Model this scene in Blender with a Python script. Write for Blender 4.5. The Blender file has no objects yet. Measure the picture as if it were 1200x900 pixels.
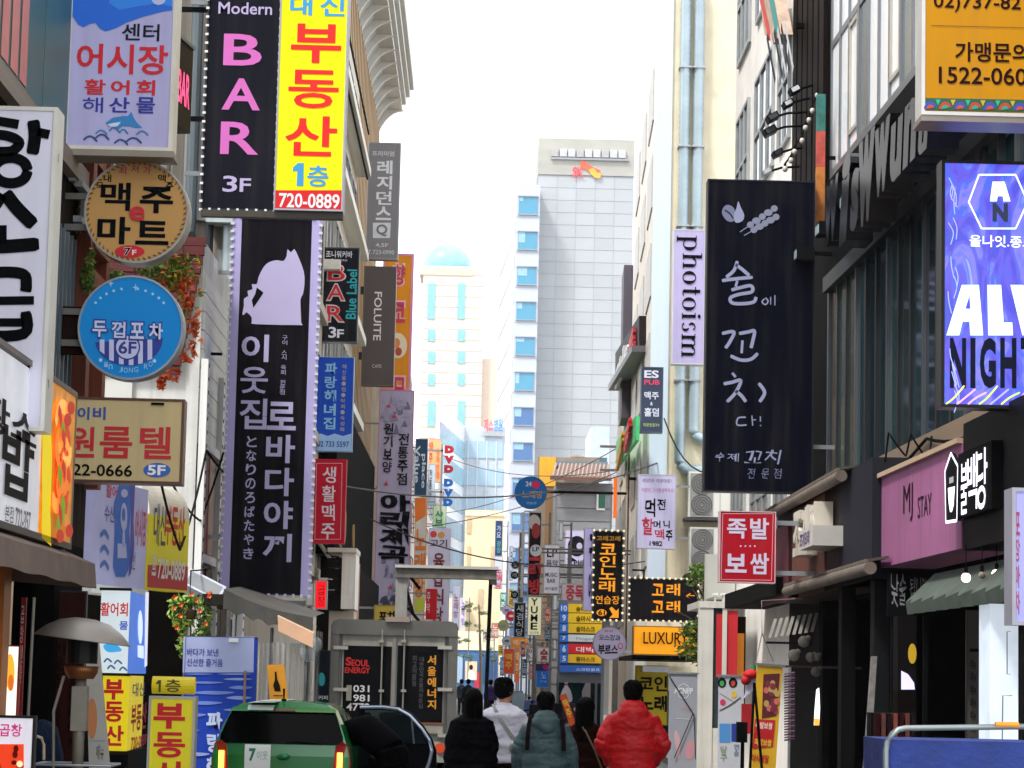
import bpy, bmesh, math, random
from mathutils import Vector, Matrix, noise
from mathutils.geometry import tessellate_polygon
random.seed(7)
S = bpy.context.scene
COL = S.collection
PI = math.pi
# ------------------------------------------------------------------ camera
F = 3000.0
EYE = Vector((0, 0, 1.8))
ROT = (Matrix.Rotation(-0.0107, 3, 'Z') @ Matrix.Rotation(PI/2 + math.atan(345/3000), 3, 'X') @ Matrix.Rotation(0.0225, 3, 'Z'))
cam = bpy.data.cameras.new('camera')
cam.sensor_width = 36; cam.lens = 90; cam.clip_end = 6000; cam.clip_start = .5
co = bpy.data.objects.new('camera', cam); COL.objects.link(co)
co.matrix_world = Matrix.Translation(EYE) @ ROT.to_4x4()
S.camera = co
S.render.resolution_x, S.render.resolution_y = 1024, 768
# ------------------------------------------------------------------ world: thin bright overcast over a physical sky
SUN_EL, SUN_AZ = math.radians(57), math.radians(226)      # compass azimuth from +Y, clockwise
w = bpy.data.worlds.new('World'); S.world = w; w.use_nodes = True
nt = w.node_tree; nt.nodes.clear()
sky = nt.nodes.new('ShaderNodeTexSky'); sky.sky_type = 'NISHITA'; sky.sun_disc = False
sky.sun_elevation = SUN_EL; sky.sun_rotation = SUN_AZ; sky.dust_density = 4; sky.air_density = 1
mixn = nt.nodes.new('ShaderNodeMixRGB'); mixn.inputs[0].default_value = .78
mixn.inputs[2].default_value = (12.5, 12.8, 13.4, 1)
bg = nt.nodes.new('ShaderNodeBackground'); bg.inputs[1].default_value = .13
wo = nt.nodes.new('ShaderNodeOutputWorld')
nt.links.new(sky.outputs[0], mixn.inputs[1]); nt.links.new(mixn.outputs[0], bg.inputs[0]); nt.links.new(bg.outputs[0], wo.inputs[0])
# ------------------------------------------------------------------ sun
sl = bpy.data.lights.new('sun', 'SUN'); sl.energy = 2.6; sl.angle = math.radians(9); sl.color = (1, .96, .9)
so = bpy.data.objects.new('sun', sl); COL.objects.link(so)
sd = Vector((math.sin(SUN_AZ)*math.cos(SUN_EL), math.cos(SUN_AZ)*math.cos(SUN_EL), math.sin(SUN_EL)))
so.rotation_euler = sd.to_track_quat('Z', 'Y').to_euler(); so.location = (0, -5, 60)
# ------------------------------------------------------------------ colour management
S.view_settings.view_transform = 'Standard'; S.view_settings.look = 'None'
S.view_settings.gamma = 1; S.view_settings.exposure = 0.68; S.view_settings.use_curve_mapping = False
S.cycles.max_bounces = 6; S.cycles.volume_bounces = 0
try:
    S.cycles.use_denoising = True; S.cycles.denoiser = 'OPENIMAGEDENOISE'
except Exception: pass
# ================================================================== materials
def lin(h):
    if isinstance(h, str):
        r = [int(h[i:i+2], 16)/255 for i in (0, 2, 4)]
        return tuple(c/12.92 if c <= .04045 else ((c+.055)/1.055)**2.4 for c in r)
    return h
MATS = {}
def mc(h, rough=.5, emit=0.0, metal=0.0, var=.12, scale=3.0, bump=0.0, spec=.4, dirt=0.0):
    if isinstance(h, str) and metal == 0 and .16 < spec <= .4 and sum(lin(h)) < .12: spec = .04
    if isinstance(h, str) and spec <= .16 and sum(lin(h)) < .16: spec = .04
    k = (h, rough, emit, metal, var, scale, bump, spec, dirt)
    if k in MATS: return MATS[k]
    m = bpy.data.materials.new('surface_%03d' % len(MATS)); m.use_nodes = True
    n = m.node_tree.nodes; l = m.node_tree.links; b = n['Principled BSDF']
    c = lin(h)
    if spec == .04: c = tuple(x*.6 for x in c)
    tc = n.new('ShaderNodeTexCoord'); nz = n.new('ShaderNodeTexNoise'); nz.inputs['Scale'].default_value = scale; nz.inputs['Detail'].default_value = 6
    l.new(tc.outputs['Object'], nz.inputs['Vector'])
    rp = n.new('ShaderNodeValToRGB'); rp.color_ramp.elements[0].position = .3; rp.color_ramp.elements[1].position = .7
    rp.color_ramp.elements[0].color = tuple(x*(1-var) for x in c)+(1,)
    rp.color_ramp.elements[1].color = tuple(min(1, x*(1+var*.6)) for x in c)+(1,)
    l.new(nz.outputs[0], rp.inputs[0]); out = rp.outputs[0]
    if dirt > 0:            # vertical rain streaks and grime
        mp = n.new('ShaderNodeMapping'); mp.inputs['Scale'].default_value = (5, 5, .35); l.new(tc.outputs['Object'], mp.inputs[0])
        n2 = n.new('ShaderNodeTexNoise'); n2.inputs['Scale'].default_value = 1.6; n2.inputs['Detail'].default_value = 8; l.new(mp.outputs[0], n2.inputs['Vector'])
        r2 = n.new('ShaderNodeValToRGB'); r2.color_ramp.elements[0].position = .45; r2.color_ramp.elements[1].position = .75
        r2.color_ramp.elements[0].color = (0, 0, 0, 1); r2.color_ramp.elements[1].color = (dirt,)*3+(1,)
        l.new(n2.outputs[0], r2.inputs[0])
        mx = n.new('ShaderNodeMixRGB'); mx.inputs[2].default_value = (.09, .08, .07, 1)
        l.new(r2.outputs[0], mx.inputs[0]); l.new(out, mx.inputs[1]); out = mx.outputs[0]
    l.new(out, b.inputs['Base Color'])
    b.inputs['Roughness'].default_value = rough; b.inputs['Metallic'].default_value = metal
    b.inputs['Specular IOR Level'].default_value = spec
    if bump > 0:
        bp = n.new('ShaderNodeBump'); bp.inputs['Strength'].default_value = bump; bp.inputs['Distance'].default_value = .02
        n3 = n.new('ShaderNodeTexNoise'); n3.inputs['Scale'].default_value = scale*8; l.new(tc.outputs['Object'], n3.inputs['Vector'])
        l.new(n3.outputs[0], bp.inputs['Height']); l.new(bp.outputs[0], b.inputs['Normal'])
    if emit > 0:
        l.new(out, b.inputs['Emission Color']); b.inputs['Emission Strength'].default_value = emit
    MATS[k] = m; return m
def glass(h='101c22', rough=.06, var=.3):
    return mc(h, rough, 0, 0, var, .8, 0, 1.0)
def metal(h='b9bcc0', rough=.35): return mc(h, rough, 0, .85, .15, 4)
def wallm(h, dirt=.35, bump=.25): return mc(h, .85, 0, 0, .1, 1.5, bump, .2, dirt)
# ================================================================== picture ray -> vertical plane
def ray(px, py): return ROT @ Vector(((px-600)/F, (450-py)/F, -1))
class Pl:
    """vertical plane, u runs left to right as seen from the street, n faces the viewer"""
    def __init__(s, o, u):
        s.o = Vector((o[0], o[1])); s.u = Vector(u).normalized(); s.n = Vector((s.u.y, -s.u.x)); s.ang = math.atan2(s.u.y, s.u.x)
    def __call__(s, px, py):
        d = ray(px, py); e = Vector((0, 0)); t = (s.o-e).dot(s.n)/Vector((d.x, d.y)).dot(s.n)
        p = EYE + d*t; return ((Vector((p.x, p.y))-s.o).dot(s.u), p.z)
    def xy(s, a, dep=0): return s.o + s.u*a - s.n*dep
def front(d, yaw=0, px=600):
    if yaw == 0: return Pl((0, d), (1, 0))
    r = ray(px, 795); x = r.x/r.y*d
    return Pl((x, d), (math.cos(yaw), math.sin(yaw)))
def line(x1, y1, x2, y2): return Pl((x1, y1), (x2-x1, y2-y1))
# ================================================================== mesh builder
class MB:
    def __init__(s): s.v = []; s.f = []; s.m = []; s.mats = []
    def mi(s, m):
        if m not in s.mats: s.mats.append(m)
        return s.mats.index(m)
    def add(s, vs, fs, m):
        b = len(s.v); s.v += [tuple(p) for p in vs]; k = s.mi(m)
        for f in fs: s.f.append(tuple(b+i for i in f)); s.m.append(k)
        return s
    def box(s, x0, x1, y0, y1, z0, z1, m):
        if x0 > x1: x0, x1 = x1, x0
        if y0 > y1: y0, y1 = y1, y0
        if z0 > z1: z0, z1 = z1, z0
        return s.add([(x0,y0,z0),(x1,y0,z0),(x1,y1,z0),(x0,y1,z0),(x0,y0,z1),(x1,y0,z1),(x1,y1,z1),(x0,y1,z1)],
              [(0,3,2,1),(4,5,6,7),(0,1,5,4),(1,2,6,5),(2,3,7,6),(3,0,4,7)], m)
    def quad(s, a, b, c, d, m): return s.add([a, b, c, d], [(0, 1, 2, 3)], m)
    def prism(s, poly, y0, y1, m, inner=None):
        """poly in (s,z), extruded from depth y0 (front) to y1"""
        n = len(poly); tri = tessellate_polygon([[Vector((p[0], p[1], 0)) for p in poly]])
        vs = [(p[0], y0, p[1]) for p in poly] + [(p[0], y1, p[1]) for p in poly]
        fs = []
        for t in tri:
            fs.append(tuple(t)); fs.append(tuple(n+i for i in reversed(t)))
        fs += [(i, (i+1) % n, n+(i+1) % n, n+i) for i in range(n)]
        return s.add(vs, fs, m)
    def flat(s, poly, y, m):
        tri = tessellate_polygon([[Vector((p[0], p[1], 0)) for p in poly]])
        return s.add([(p[0], y, p[1]) for p in poly], [tuple(t) for t in tri], m)
    def tube(s, pts, r, m, n=8, cap=True):
        pts = [Vector(p) for p in pts]; rs = r if isinstance(r, (list, tuple)) else [r]*len(pts)
        vs = []; fs = []
        for i, p in enumerate(pts):
            a = pts[max(0, i-1)]; b = pts[min(len(pts)-1, i+1)]; t = (b-a).normalized()
            up = Vector((0, 0, 1)) if abs(t.z) < .9 else Vector((0, 1, 0))
            u = t.cross(up).normalized(); v = u.cross(t)
            for k in range(n):
                q = 2*PI*k/n; vs.append(p+(u*math.cos(q)+v*math.sin(q))*rs[i])
        for i in range(len(pts)-1):
            for k in range(n): fs.append((i*n+k, i*n+(k+1) % n, (i+1)*n+(k+1) % n, (i+1)*n+k))
        if cap: fs.append(tuple(range(n))[::-1]); fs.append(tuple((len(pts)-1)*n+k for k in range(n)))
        return s.add(vs, fs, m)
    def cyl(s, c, r, h, m, n=24, axis='y'):
        a = {'x': (h, 0, 0), 'y': (0, h, 0), 'z': (0, 0, h)}[axis]
        return s.tube([c, (c[0]+a[0], c[1]+a[1], c[2]+a[2])], r, m, n)
    def ell(s, c, r, m, nu=12, nv=8, rot=None):
        vs = []; fs = []
        for j in range(nv+1):
            t = PI*j/nv
            for i in range(nu):
                p = 2*PI*i/nu; q = Vector((r[0]*math.sin(t)*math.cos(p), r[1]*math.sin(t)*math.sin(p), r[2]*math.cos(t)))
                if rot: q = rot @ q
                vs.append((c[0]+q.x, c[1]+q.y, c[2]+q.z))
        for j in range(nv):
            for i in range(nu): fs.append((j*nu+i, (j+1)*nu+i, (j+1)*nu+(i+1) % nu, j*nu+(i+1) % nu))
        return s.add(vs, fs, m)
    def lathe(s, prof, c, m, n=24):
        vs = []; fs = []
        for (r, z) in prof:
            for k in range(n):
                q = 2*PI*k/n; vs.append((c[0]+r*math.cos(q), c[1]+r*math.sin(q), c[2]+z))
        for j in range(len(prof)-1):
            for k in range(n): fs.append((j*n+k, j*n+(k+1) % n, (j+1)*n+(k+1) % n, (j+1)*n+k))
        return s.add(vs, fs, m)
def mesh_of(mb, off=(0, 0, 0), smooth=False, name='mesh'):
    me = bpy.data.meshes.new(name)
    me.from_pydata([(x-off[0], y-off[1], z-off[2]) for x, y, z in mb.v], [], mb.f)
    for m in mb.mats: me.materials.append(m)
    me.polygons.foreach_set('material_index', mb.m)
    if smooth: me.polygons.foreach_set('use_smooth', [True]*len(me.polygons))
    me.update(); return me
# ================================================================== things
class T:
    """a thing standing on a plane: local x = along the plane, y = depth behind it, z = up"""
    def __init__(s, name, label, cat, pl, sc, zb, group=None, kind=None):
        s.pl = pl; s.sc = sc; s.zb = zb
        o = bpy.data.objects.new(name, None); COL.objects.link(o); o.empty_display_size = .2
        p = pl.xy(sc); o.location = (p.x, p.y, zb); o.rotation_euler = (0, 0, pl.ang)
        if label: o['label'] = label
        if cat: o['category'] = cat
        if group: o['group'] = group
        if kind: o['kind'] = kind
        s.o = o
    def part(s, name, mb, parent=None, smooth=False, stuff=False, label=None):
        if not mb.f: return None
        if name in ('bracket', 'leg') and len(mb.v) > 8 and len(mb.v) % 8 == 0 and len(mb.f)*8 == len(mb.v)*6:
            for i in range(len(mb.v)//8):
                q = MB(); q.v = mb.v[i*8:i*8+8]; q.f = [tuple(k-i*8 for k in f) for f in mb.f[i*6:i*6+6]]; q.m = mb.m[i*6:i*6+6]; q.mats = mb.mats; r = s.part(name, q, parent)
            return r
        o = bpy.data.objects.new(name, mesh_of(mb, (s.sc, 0, s.zb), smooth, name)); COL.objects.link(o); o.parent = parent or s.o
        if stuff: o['kind'] = 'stuff'
        if label: o['label'] = label
        return o
    def inst(s, name, me, loc, parent=None, scale=None, rotz=0):
        o = bpy.data.objects.new(name, me); COL.objects.link(o); o.parent = parent or s.o
        o.location = (loc[0]-s.sc, loc[1], loc[2]-s.zb)
        if scale: o.scale = scale
        if rotz: o.rotation_euler = (0, 0, rotz)
        return o
def single(name, label, cat, mb, loc=(0, 0, 0), rz=0, kind=None, group=None, smooth=False):
    o = bpy.data.objects.new(name, mesh_of(mb, (0, 0, 0), smooth, name)); COL.objects.link(o); o.location = loc; o.rotation_euler = (0, 0, rz)
    if label: o['label'] = label
    if cat: o['category'] = cat
    if kind: o['kind'] = kind
    if group: o['group'] = group
    return o
# ================================================================== lettering
GL = {}
def glyphs(s, off=0.0, skew=0.0, res=3):
    k = (s, off, skew, res)
    if k in GL: return GL[k]
    c = bpy.data.curves.new('t', 'FONT'); c.body = s; c.offset = off; c.resolution_u = res; c.shear = skew
    o = bpy.data.objects.new('t', c); m = o.to_mesh()
    v = [tuple(p.co)[:2] for p in m.vertices]; f = [tuple(p.vertices) for p in m.polygons]
    o.to_mesh_clear(); bpy.data.objects.remove(o); bpy.data.curves.remove(c)
    GL[k] = (v, f); return GL[k]
def put(mb, s, s0, s1, z0, z1, m, bold=.02, skew=0, rot=0, xb=0, y=-.006, ext=0, wob=0):
    hg = [ord(ch)-0xAC00 for ch in s if 0xAC00 <= ord(ch) < 0xD7A4]
    if hg: bold = bold*(.42 if any(h % 28 for h in hg) else .6)
    elif s[0] > 'z': bold *= .6
    elif len(s) > 1: bold *= .6
    else: bold *= .75
    v, f = glyphs(s, round(bold, 3), skew)
    if not v: return
    if rot: # 90 degrees clockwise
        v = [(b, -a) if rot == 1 else (-b, a) for a, b in v]
    if wob: v = [(a+wob*noise.noise(Vector((a*2.1, b*2.1, len(s)*.7+ord(s[0])*.13))), b+wob*noise.noise(Vector((a*2.3+9, b*2.3, ord(s[0])*.31)))) for a, b in v]
    xs = [p[0] for p in v]; ys = [p[1] for p in v]; ax, bx, ay, by = min(xs), max(xs), min(ys), max(ys)
    kx = (s1-s0)/max(1e-6, bx-ax); ky = (z1-z0)/max(1e-6, by-ay)
    copies = [0] if not xb else [-xb, -xb/3, xb/3, xb]
    for i, dx in enumerate(copies):
        W = [(s0+(a-ax)*kx+dx, y-i*.0004, z0+(b-ay)*ky) for a, b in v]
        if ext:
            n = len(W); bk = [(a, y2+ext, c) for a, y2, c in W]
            ed = {}
            for fc in f:
                for q in range(len(fc)):
                    e = (fc[q], fc[(q+1) % len(fc)])
                    if (e[1], e[0]) in ed: del ed[(e[1], e[0])]
                    else: ed[e] = 1
            mb.add(W+bk, list(f)+[(a, b, n+b, n+a) for a, b in ed], m)
        else: mb.add(W, f, m)
def rng(pl, x0, y0, x1, y1):
    ym = (y0+y1)/2; xm = (x0+x1)/2
    s0 = pl(x0, ym)[0]; s1 = pl(x1, ym)[0]; z1 = pl(xm, y0)[1]; z0 = pl(xm, y1)[1]
    return s0, s1, z0, z1
def W(mbs, pl, s, x0, y0, x1, y1, col, bold=.02, stack=False, emit=0, y=-.006, ext=0, gap=.12, pad=0, wob=0, **k):
    """lettering s inside the picture box; stack=True writes downwards"""
    m = mc(col, .5, emit, 0, .03) if isinstance(col, str) else col
    mb = mbs.setdefault(col if isinstance(col, str) else 'x', MB())
    s0, s1, z0, z1 = rng(pl, x0, y0, x1, y1)
    if not stack: put(mb, s, s0, s1, z0, z1, m, bold, y=y, ext=ext, wob=wob, **k); return
    n = len(s); h = (z1-z0)/(n-(gap if n > 1 else 0))
    for i, ch in enumerate(s):
        if ch == ' ': continue
        t = z1-i*h; a, b = s0, s1
        if ch in 'I1lｌ|.': w_ = (s1-s0)*.3; a, b = s0+w_, s1-w_
        put(mb, ch, a, b, t-h*(1-gap), t, m, bold, y=y, ext=ext, wob=wob, **k)
def cr(pts, n=6, closed=True):
    """Catmull-Rom through picture points"""
    out = []; N = len(pts)
    for i in range(N if closed else N-1):
        p = [pts[(i+j-1) % N] if closed else pts[min(max(i+j-1, 0), N-1)] for j in range(4)]
        for k in range(n):
            t = k/n; o = []
            for c in (0, 1):
                a, b, d, e = (q[c] for q in p)
                o.append(.5*((2*b)+(-a+d)*t+(2*a-5*b+4*d-e)*t*t+(-a+3*b-3*d+e)*t**3))
            out.append(tuple(o))
    if not closed: out.append(pts[-1])
    return out
def shape(mbs, pl, pts, col, y=-.005, smooth=0, emit=0):
    mb = mbs.setdefault(col, MB())
    if smooth: pts = cr(pts, smooth)
    mb.flat([pl(*p) for p in pts], y, mc(col, .5, emit, 0, .03))
def stroke(mbs, pl, pts, wd, col, y=-.006, sm=5, emit=0):
    """brush stroke: polyline of (px,py[,w]) with tapering ends"""
    mb = mbs.setdefault(col, MB()); m = mc(col, .5, emit, 0, .03)
    q = cr([p[:2] for p in pts], sm, False) if len(pts) > 2 else [p[:2] for p in pts]
    q = [Vector(pl(*p)) for p in q]; n = len(q); k = (Vector(pl(pts[0][0]+1, pts[0][1]))-Vector(pl(*pts[0][:2]))).length
    L = []; R = []
    for i, p in enumerate(q):
        t = (q[min(n-1, i+1)]-q[max(0, i-1)]).normalized(); nn = Vector((-t.y, t.x))
        w_ = wd*k/2*(1 if 0 < i < n-1 else .75)
        L.append(p+nn*w_); R.append(p-nn*w_)
    vs = [(p.x, y, p.y) for p in L+R]
    mb.add(vs, [(i, i+1, n+i+1, n+i) for i in range(n-1)], m)
def ellipse(cx, cy, rx, ry, n=28, a0=0, a1=2*PI):
    return [(cx+rx*math.cos(a0+(a1-a0)*i/n), cy+ry*math.sin(a0+(a1-a0)*i/n)) for i in range(n)]
def letters(t, mbs, label=None, name='lettering'):
    for c, mb in mbs.items(): t.part(name, mb)
def board(name, label, pl, b, bc, th=.18, fc='c9c9cc', fw=.02, wall=None, group=None, cat='sign', emit=0, lace=None, up=.0, lip=.008, arms=(.15, .85), armw=.03, armc='8a8d90', bm=None, s_ext=None):
    s0, s1, z0, z1 = rng(pl, *b) if not s_ext else s_ext
    t = T(name, label, cat, pl, (s0+s1)/2, z0, group)
    t.s = (s0, s1, z0, z1)
    p = MB(); p.box(s0+fw, s1-fw, 0, th*.9, z0+fw, z1-fw, bm or mc(bc, .55, emit, 0, .06, 1.2, 0, .15, .13)); t.part('panel', p)
    f = MB(); fm = mc(fc, .4, 0, .3, .1)
    f.box(s0, s0+fw, -lip, th, z0, z1, fm); f.box(s1-fw, s1, -lip, th, z0, z1, fm)
    f.box(s0+fw, s1-fw, -lip, th, z1-fw, z1, fm); f.box(s0+fw, s1-fw, -lip, th, z0, z0+fw, fm); t.part('frame', f)
    if wall is not None:        # arms back to the facade (world X)
        ws = wall-pl.o.x if abs(pl.u.x) > .9 else None
        if ws is not None:
            for a in arms:
                zz = z0+(z1-z0)*a; m = MB(); e = s0 if ws < s0 else s1
                m.box(min(ws, e), max(ws, e), th*.3, th*.3+armw, zz-armw, zz+armw, mc(armc, .5, 0, .4, .2)); t.part('bracket', m)
    if lace:
        m = MB(); q = mc(lace, .6); r = .011*(s1-s0)/1.0+.004; st = .115
        k = int((z1-z0)/st)
        for i in range(k+1):
            z = z0+(z1-z0)*i/k
            for x in (s0+.004, s1-.004): m.box(x-r*1.4, x+r*1.4, -.03, -.012, z-r, z+r, q)
        k = int((s1-s0)/st)
        for i in range(1, k):
            x = s0+(s1-s0)*i/k
            for z in (z0+.004, z1-.004): m.box(x-r, x+r, -.03, -.012, z-r*1.4, z+r*1.4, q)
        t.part('lacing', m, stuff=True)
    return t
def rboard(name, label, pl, cx, cy, r, bc, th=.2, fc='9a9690', wall=None, group=None, emit=0, ry=None):
    s0, s1, z0, z1 = rng(pl, cx-r, cy-(ry or r), cx+r, cy+(ry or r)); c = ((s0+s1)/2, (z0+z1)/2); R = (s1-s0)/2
    t = T(name, label, 'sign', pl, c[0], z0, group); t.s = (s0, s1, z0, z1); t.c = c; t.R = R
    m = MB(); m.cyl((c[0], 0, c[1]), R*.965, th*.9, mc(bc, .55, emit, 0, .05, 1.2, 0, .15), 48); t.part('panel', m)
    m = MB(); n = 48; fm = mc(fc, .4, 0, .4, .25); vs = []; fs = []
    for k in range(n):
        q = 2*PI*k/n; cs, sn = math.cos(q), math.sin(q)
        for (rr, yy) in ((R*.96, -.01), (R, -.01), (R, th), (R*.96, th)): vs.append((c[0]+cs*rr, yy, c[1]+sn*rr))
    for k in range(n):
        for j in range(4): fs.append((k*4+j, k*4+(j+1) % 4, ((k+1) % n)*4+(j+1) % 4, ((k+1) % n)*4+j))
    m.add(vs, fs, fm); t.part('rim', m)
    if wall is not None:
        for dz in (-.3, .3):
            m = MB(); zz = c[1]+dz*R; e = c[0]-R*.9 if wall < c[0] else c[0]+R*.9
            m.box(min(wall, e), max(wall, e), th*.3, th*.3+.04, zz-.03, zz+.03, mc('6d6a66', .5, 0, .4)); t.part('bracket', m)
    return t
# ================================================================== the setting: ground
WP = Pl((0, 0), (1, 0))
def ztop(py, Y): return 1.8 + (795-py)/3000*Y
m = MB(); m.box(-900, 900, -60, 1500, -.6, -.05, mc('6f6a64', .9, 0, 0, .1, .3)); single('ground', None, None, m, kind='structure')
def road_mat():
    return mc('4e4d4c', .8, 0, 0, .25, 1.2, .5, .35, .15)
m = MB(); m.quad((-2.9, -40, 0), (3.6, -40, 0), (6.5, 420, 0), (-1.5, 420, 0), road_mat()); single('road', None, None, m, kind='structure')
for nm, xa, xb, xc, xd in (('pavement', -9, -3.0, -1.6, -9), ('pavement', 3.7, 12, 18, 6.6)):
    m = MB(); q = mc('8d8780', .85, 0, 0, .2, 2, .3, .3, .2)
    m.add([(xa, -40, -.05), (xb, -40, -.05), (xc, 420, -.05), (xd, 420, -.05), (xa, -40, .1), (xb, -40, .1), (xc, 420, .1), (xd, 420, .1)], [(4, 5, 6, 7), (0, 1, 5, 4), (1, 2, 6, 5), (3, 0, 4, 7), (2, 3, 7, 6)], q)
    single(nm, None, None, m, kind='structure')
m = MB(); wl = mc('d8d6cf', .7, 0, 0, .25, 6)
for x in (-2.62, 3.3): m.quad((x, -20, .004), (x+.12, -20, .004), (x+.12, 200, .004), (x, 200, .004), wl)
single('road_marking', None, None, m, kind='structure')
# ================================================================== buildings
def block(name, label, x0, x1, y0, y1, h, mat, group=None, cat='building', base=0):
    t = T(name, label, cat, WP, (x0+x1)/2, base, group)
    t.o.location = ((x0+x1)/2, y0, base); t.y0 = y0; t.off = y0
    m = MB(); m.box(x0, x1, 0, y1-y0, base, h, mat); t.part('wall', m); return t
def bpart(t, name, mb, stuff=False, parent=None, label=None, smooth=False):   # mb in world coordinates
    mb.v = [(x, y-t.y0, z) for x, y, z in mb.v]; return t.part(name, mb, parent, smooth, stuff, label)
UNIT = {}
def ubox(mat):           # shared unit cube, one per material
    if mat.name not in UNIT:
        m = MB(); m.box(-.5, .5, -.5, .5, -.5, .5, mat); UNIT[mat.name] = mesh_of(m, name='piece')
    return UNIT[mat.name]
def piece(t, name, x0, x1, y0, y1, z0, z1, mat, parent=None):
    o = bpy.data.objects.new(name, ubox(mat)); COL.objects.link(o); o.parent = parent or t.o
    L = t.o.location
    o.location = ((x0+x1)/2-L.x, (y0+y1)/2-L.y, (z0+z1)/2-L.z) if not parent else ((x0+x1)/2-L.x, (y0+y1)/2-L.y, (z0+z1)/2-L.z)
    o.scale = (abs(x1-x0), abs(y1-y0), abs(z1-z0)); return o
def side_window(t, X, y0, y1, z0, z1, fr, gl, sgn, nmul=1, nh=1, d=.12):
    """window on a street-parallel wall; sgn=+1 wall faces +X"""
    m = MB(); f = .07; xa, xb = X+sgn*.003, X+sgn*.06
    m.box(xa, xb, y0, y1, z0, z0+f, fr); m.box(xa, xb, y0, y1, z1-f, z1, fr); m.box(xa, xb, y0, y0+f, z0+f, z1-f, fr); m.box(xa, xb, y1-f, y1, z0+f, z1-f, fr)
    for i in range(1, nmul): yy = y0+(y1-y0)*i/nmul; m.box(xa, xb, yy-f/2, yy+f/2, z0+f, z1-f, fr)
    for i in range(1, nh): zz = z0+(z1-z0)*i/nh; m.box(xa, xb-sgn*.004, y0+f, y1-f, zz-f/2, zz+f/2, fr)
    o = bpart(t, 'window', m)
    g = MB(); g.box(xa, X+sgn*.025, y0+f, y1-f, z0+f, z1-f, gl); bpart(t, 'pane', g, parent=o); return o
def front_window(t, x0, x1, Y, z0, z1, fr, gl, nv=1, nh=1, f=.06):
    m = MB(); ya, yb = Y-.06, Y-.002
    m.box(x0, x1, ya, yb, z0, z0+f, fr); m.box(x0, x1, ya, yb, z1-f, z1, fr); m.box(x0, x0+f, ya, yb, z0+f, z1-f, fr); m.box(x1-f, x1, ya, yb, z0+f, z1-f, fr)
    for i in range(1, nv): x = x0+(x1-x0)*i/nv; m.box(x-f/2, x+f/2, ya, yb, z0+f, z1-f, fr)
    for i in range(1, nh): z = z0+(z1-z0)*i/nh; m.box(x0+f, x1-f, ya+.004, yb, z-f/2, z+f/2, fr)
    o = bpart(t, 'window', m); g = MB(); g.box(x0+f, x1-f, Y-.025, yb, z0+f, z1-f, gl); bpart(t, 'pane', g, parent=o); return o
white = mc('e9e9e6', .5, 0, 0, .08, 2); dk = mc('15171a', .6); alu = metal('aeb2b6', .4)
# ---- left A: dark timber house with green shop glass, Y 10..26
A = block('corner_building', 'dark timber clad building at the left edge with green glass upstairs', -10, -4.02, 9, 26, 18, wallm('3a2c24', .4), base=3.0)
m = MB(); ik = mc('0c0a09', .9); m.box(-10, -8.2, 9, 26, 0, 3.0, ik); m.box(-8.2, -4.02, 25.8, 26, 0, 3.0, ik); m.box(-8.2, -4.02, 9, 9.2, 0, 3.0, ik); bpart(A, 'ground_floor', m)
for i in range(4):      # green glass sheets
    y0 = 17.3+i*1.66
    piece(A, 'glass_panel', -4.015, -3.97, y0, y0+1.62, 6.6, 11.4, mc('3f6a62', .4, 0, 0, .25, .5, 0, .4))
m = MB()
for i in range(6): m.box(-3.965, -3.96, 19.0+i*.42, 19.2+i*.42+.1, 6.7, 10.3-i*.28, mc('d98880', .5))
bpart(A, 'striped_sticker', m)
piece(A, 'mullion', -3.99, -3.93, 23.93, 24.03, 6.4, 11.6, mc('b9c2c4', .4))
piece(A, 'fascia_beam', -4.0, -3.9, 18, 25, 6.42, 6.6, mc('8b7f72', .6))
for y0 in (24.62, 25.7): piece(A, 'timber_post', -4.0, -3.86, y0, y0+.22, 3.6, 9.4, mc('7c3a22', .6, 0, 0, .3, 6))
for i, z in enumerate((5.2, 5.55, 5.9, 6.8, 7.2, 7.6)):
    piece(A, 'timber_rail', -4.0, -3.9+i % 3*.03, 24.8, 25.75, z, z+.16, mc('8a4a2c', .6, 0, 0, .3, 6))
for z in (6.02, 6.36): piece(A, 'railing', -3.95, -3.87, 24.05, 26, z, z+.06, mc('8f9294', .5, 0, .3))
for y in (24.4, 25.1, 25.8): piece(A, 'railing_post', -3.94, -3.88, y, y+.1, 6.08, 6.36, mc('8f9294', .5, 0, .3))
m = MB()
for i in range(9): m.box(-3.99, -3.96, 22.6+i*.22, 22.64+i*.22, 4.1, 5.9, mc('5d6a70', .4, 0, .5))
bpart(A, 'window_bars', m, stuff=True)
# shop front
m = MB(); m.box(-4.2, -4.0, 24.2, 25.8, .1, 3.0, mc('0d0b0a', .9)); bpart(A, 'shopfront', m)
piece(A, 'orange_column', -4.0, -3.75, 20.3, 20.6, .1, 2.95, mc('b4631c', .4))
m = MB(); m.box(-3.995, -3.97, 21.2, 21.9, 1.0, 3.0, mc('caa98c', .4, .12)); bpart(A, 'lit_window', m)
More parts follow.
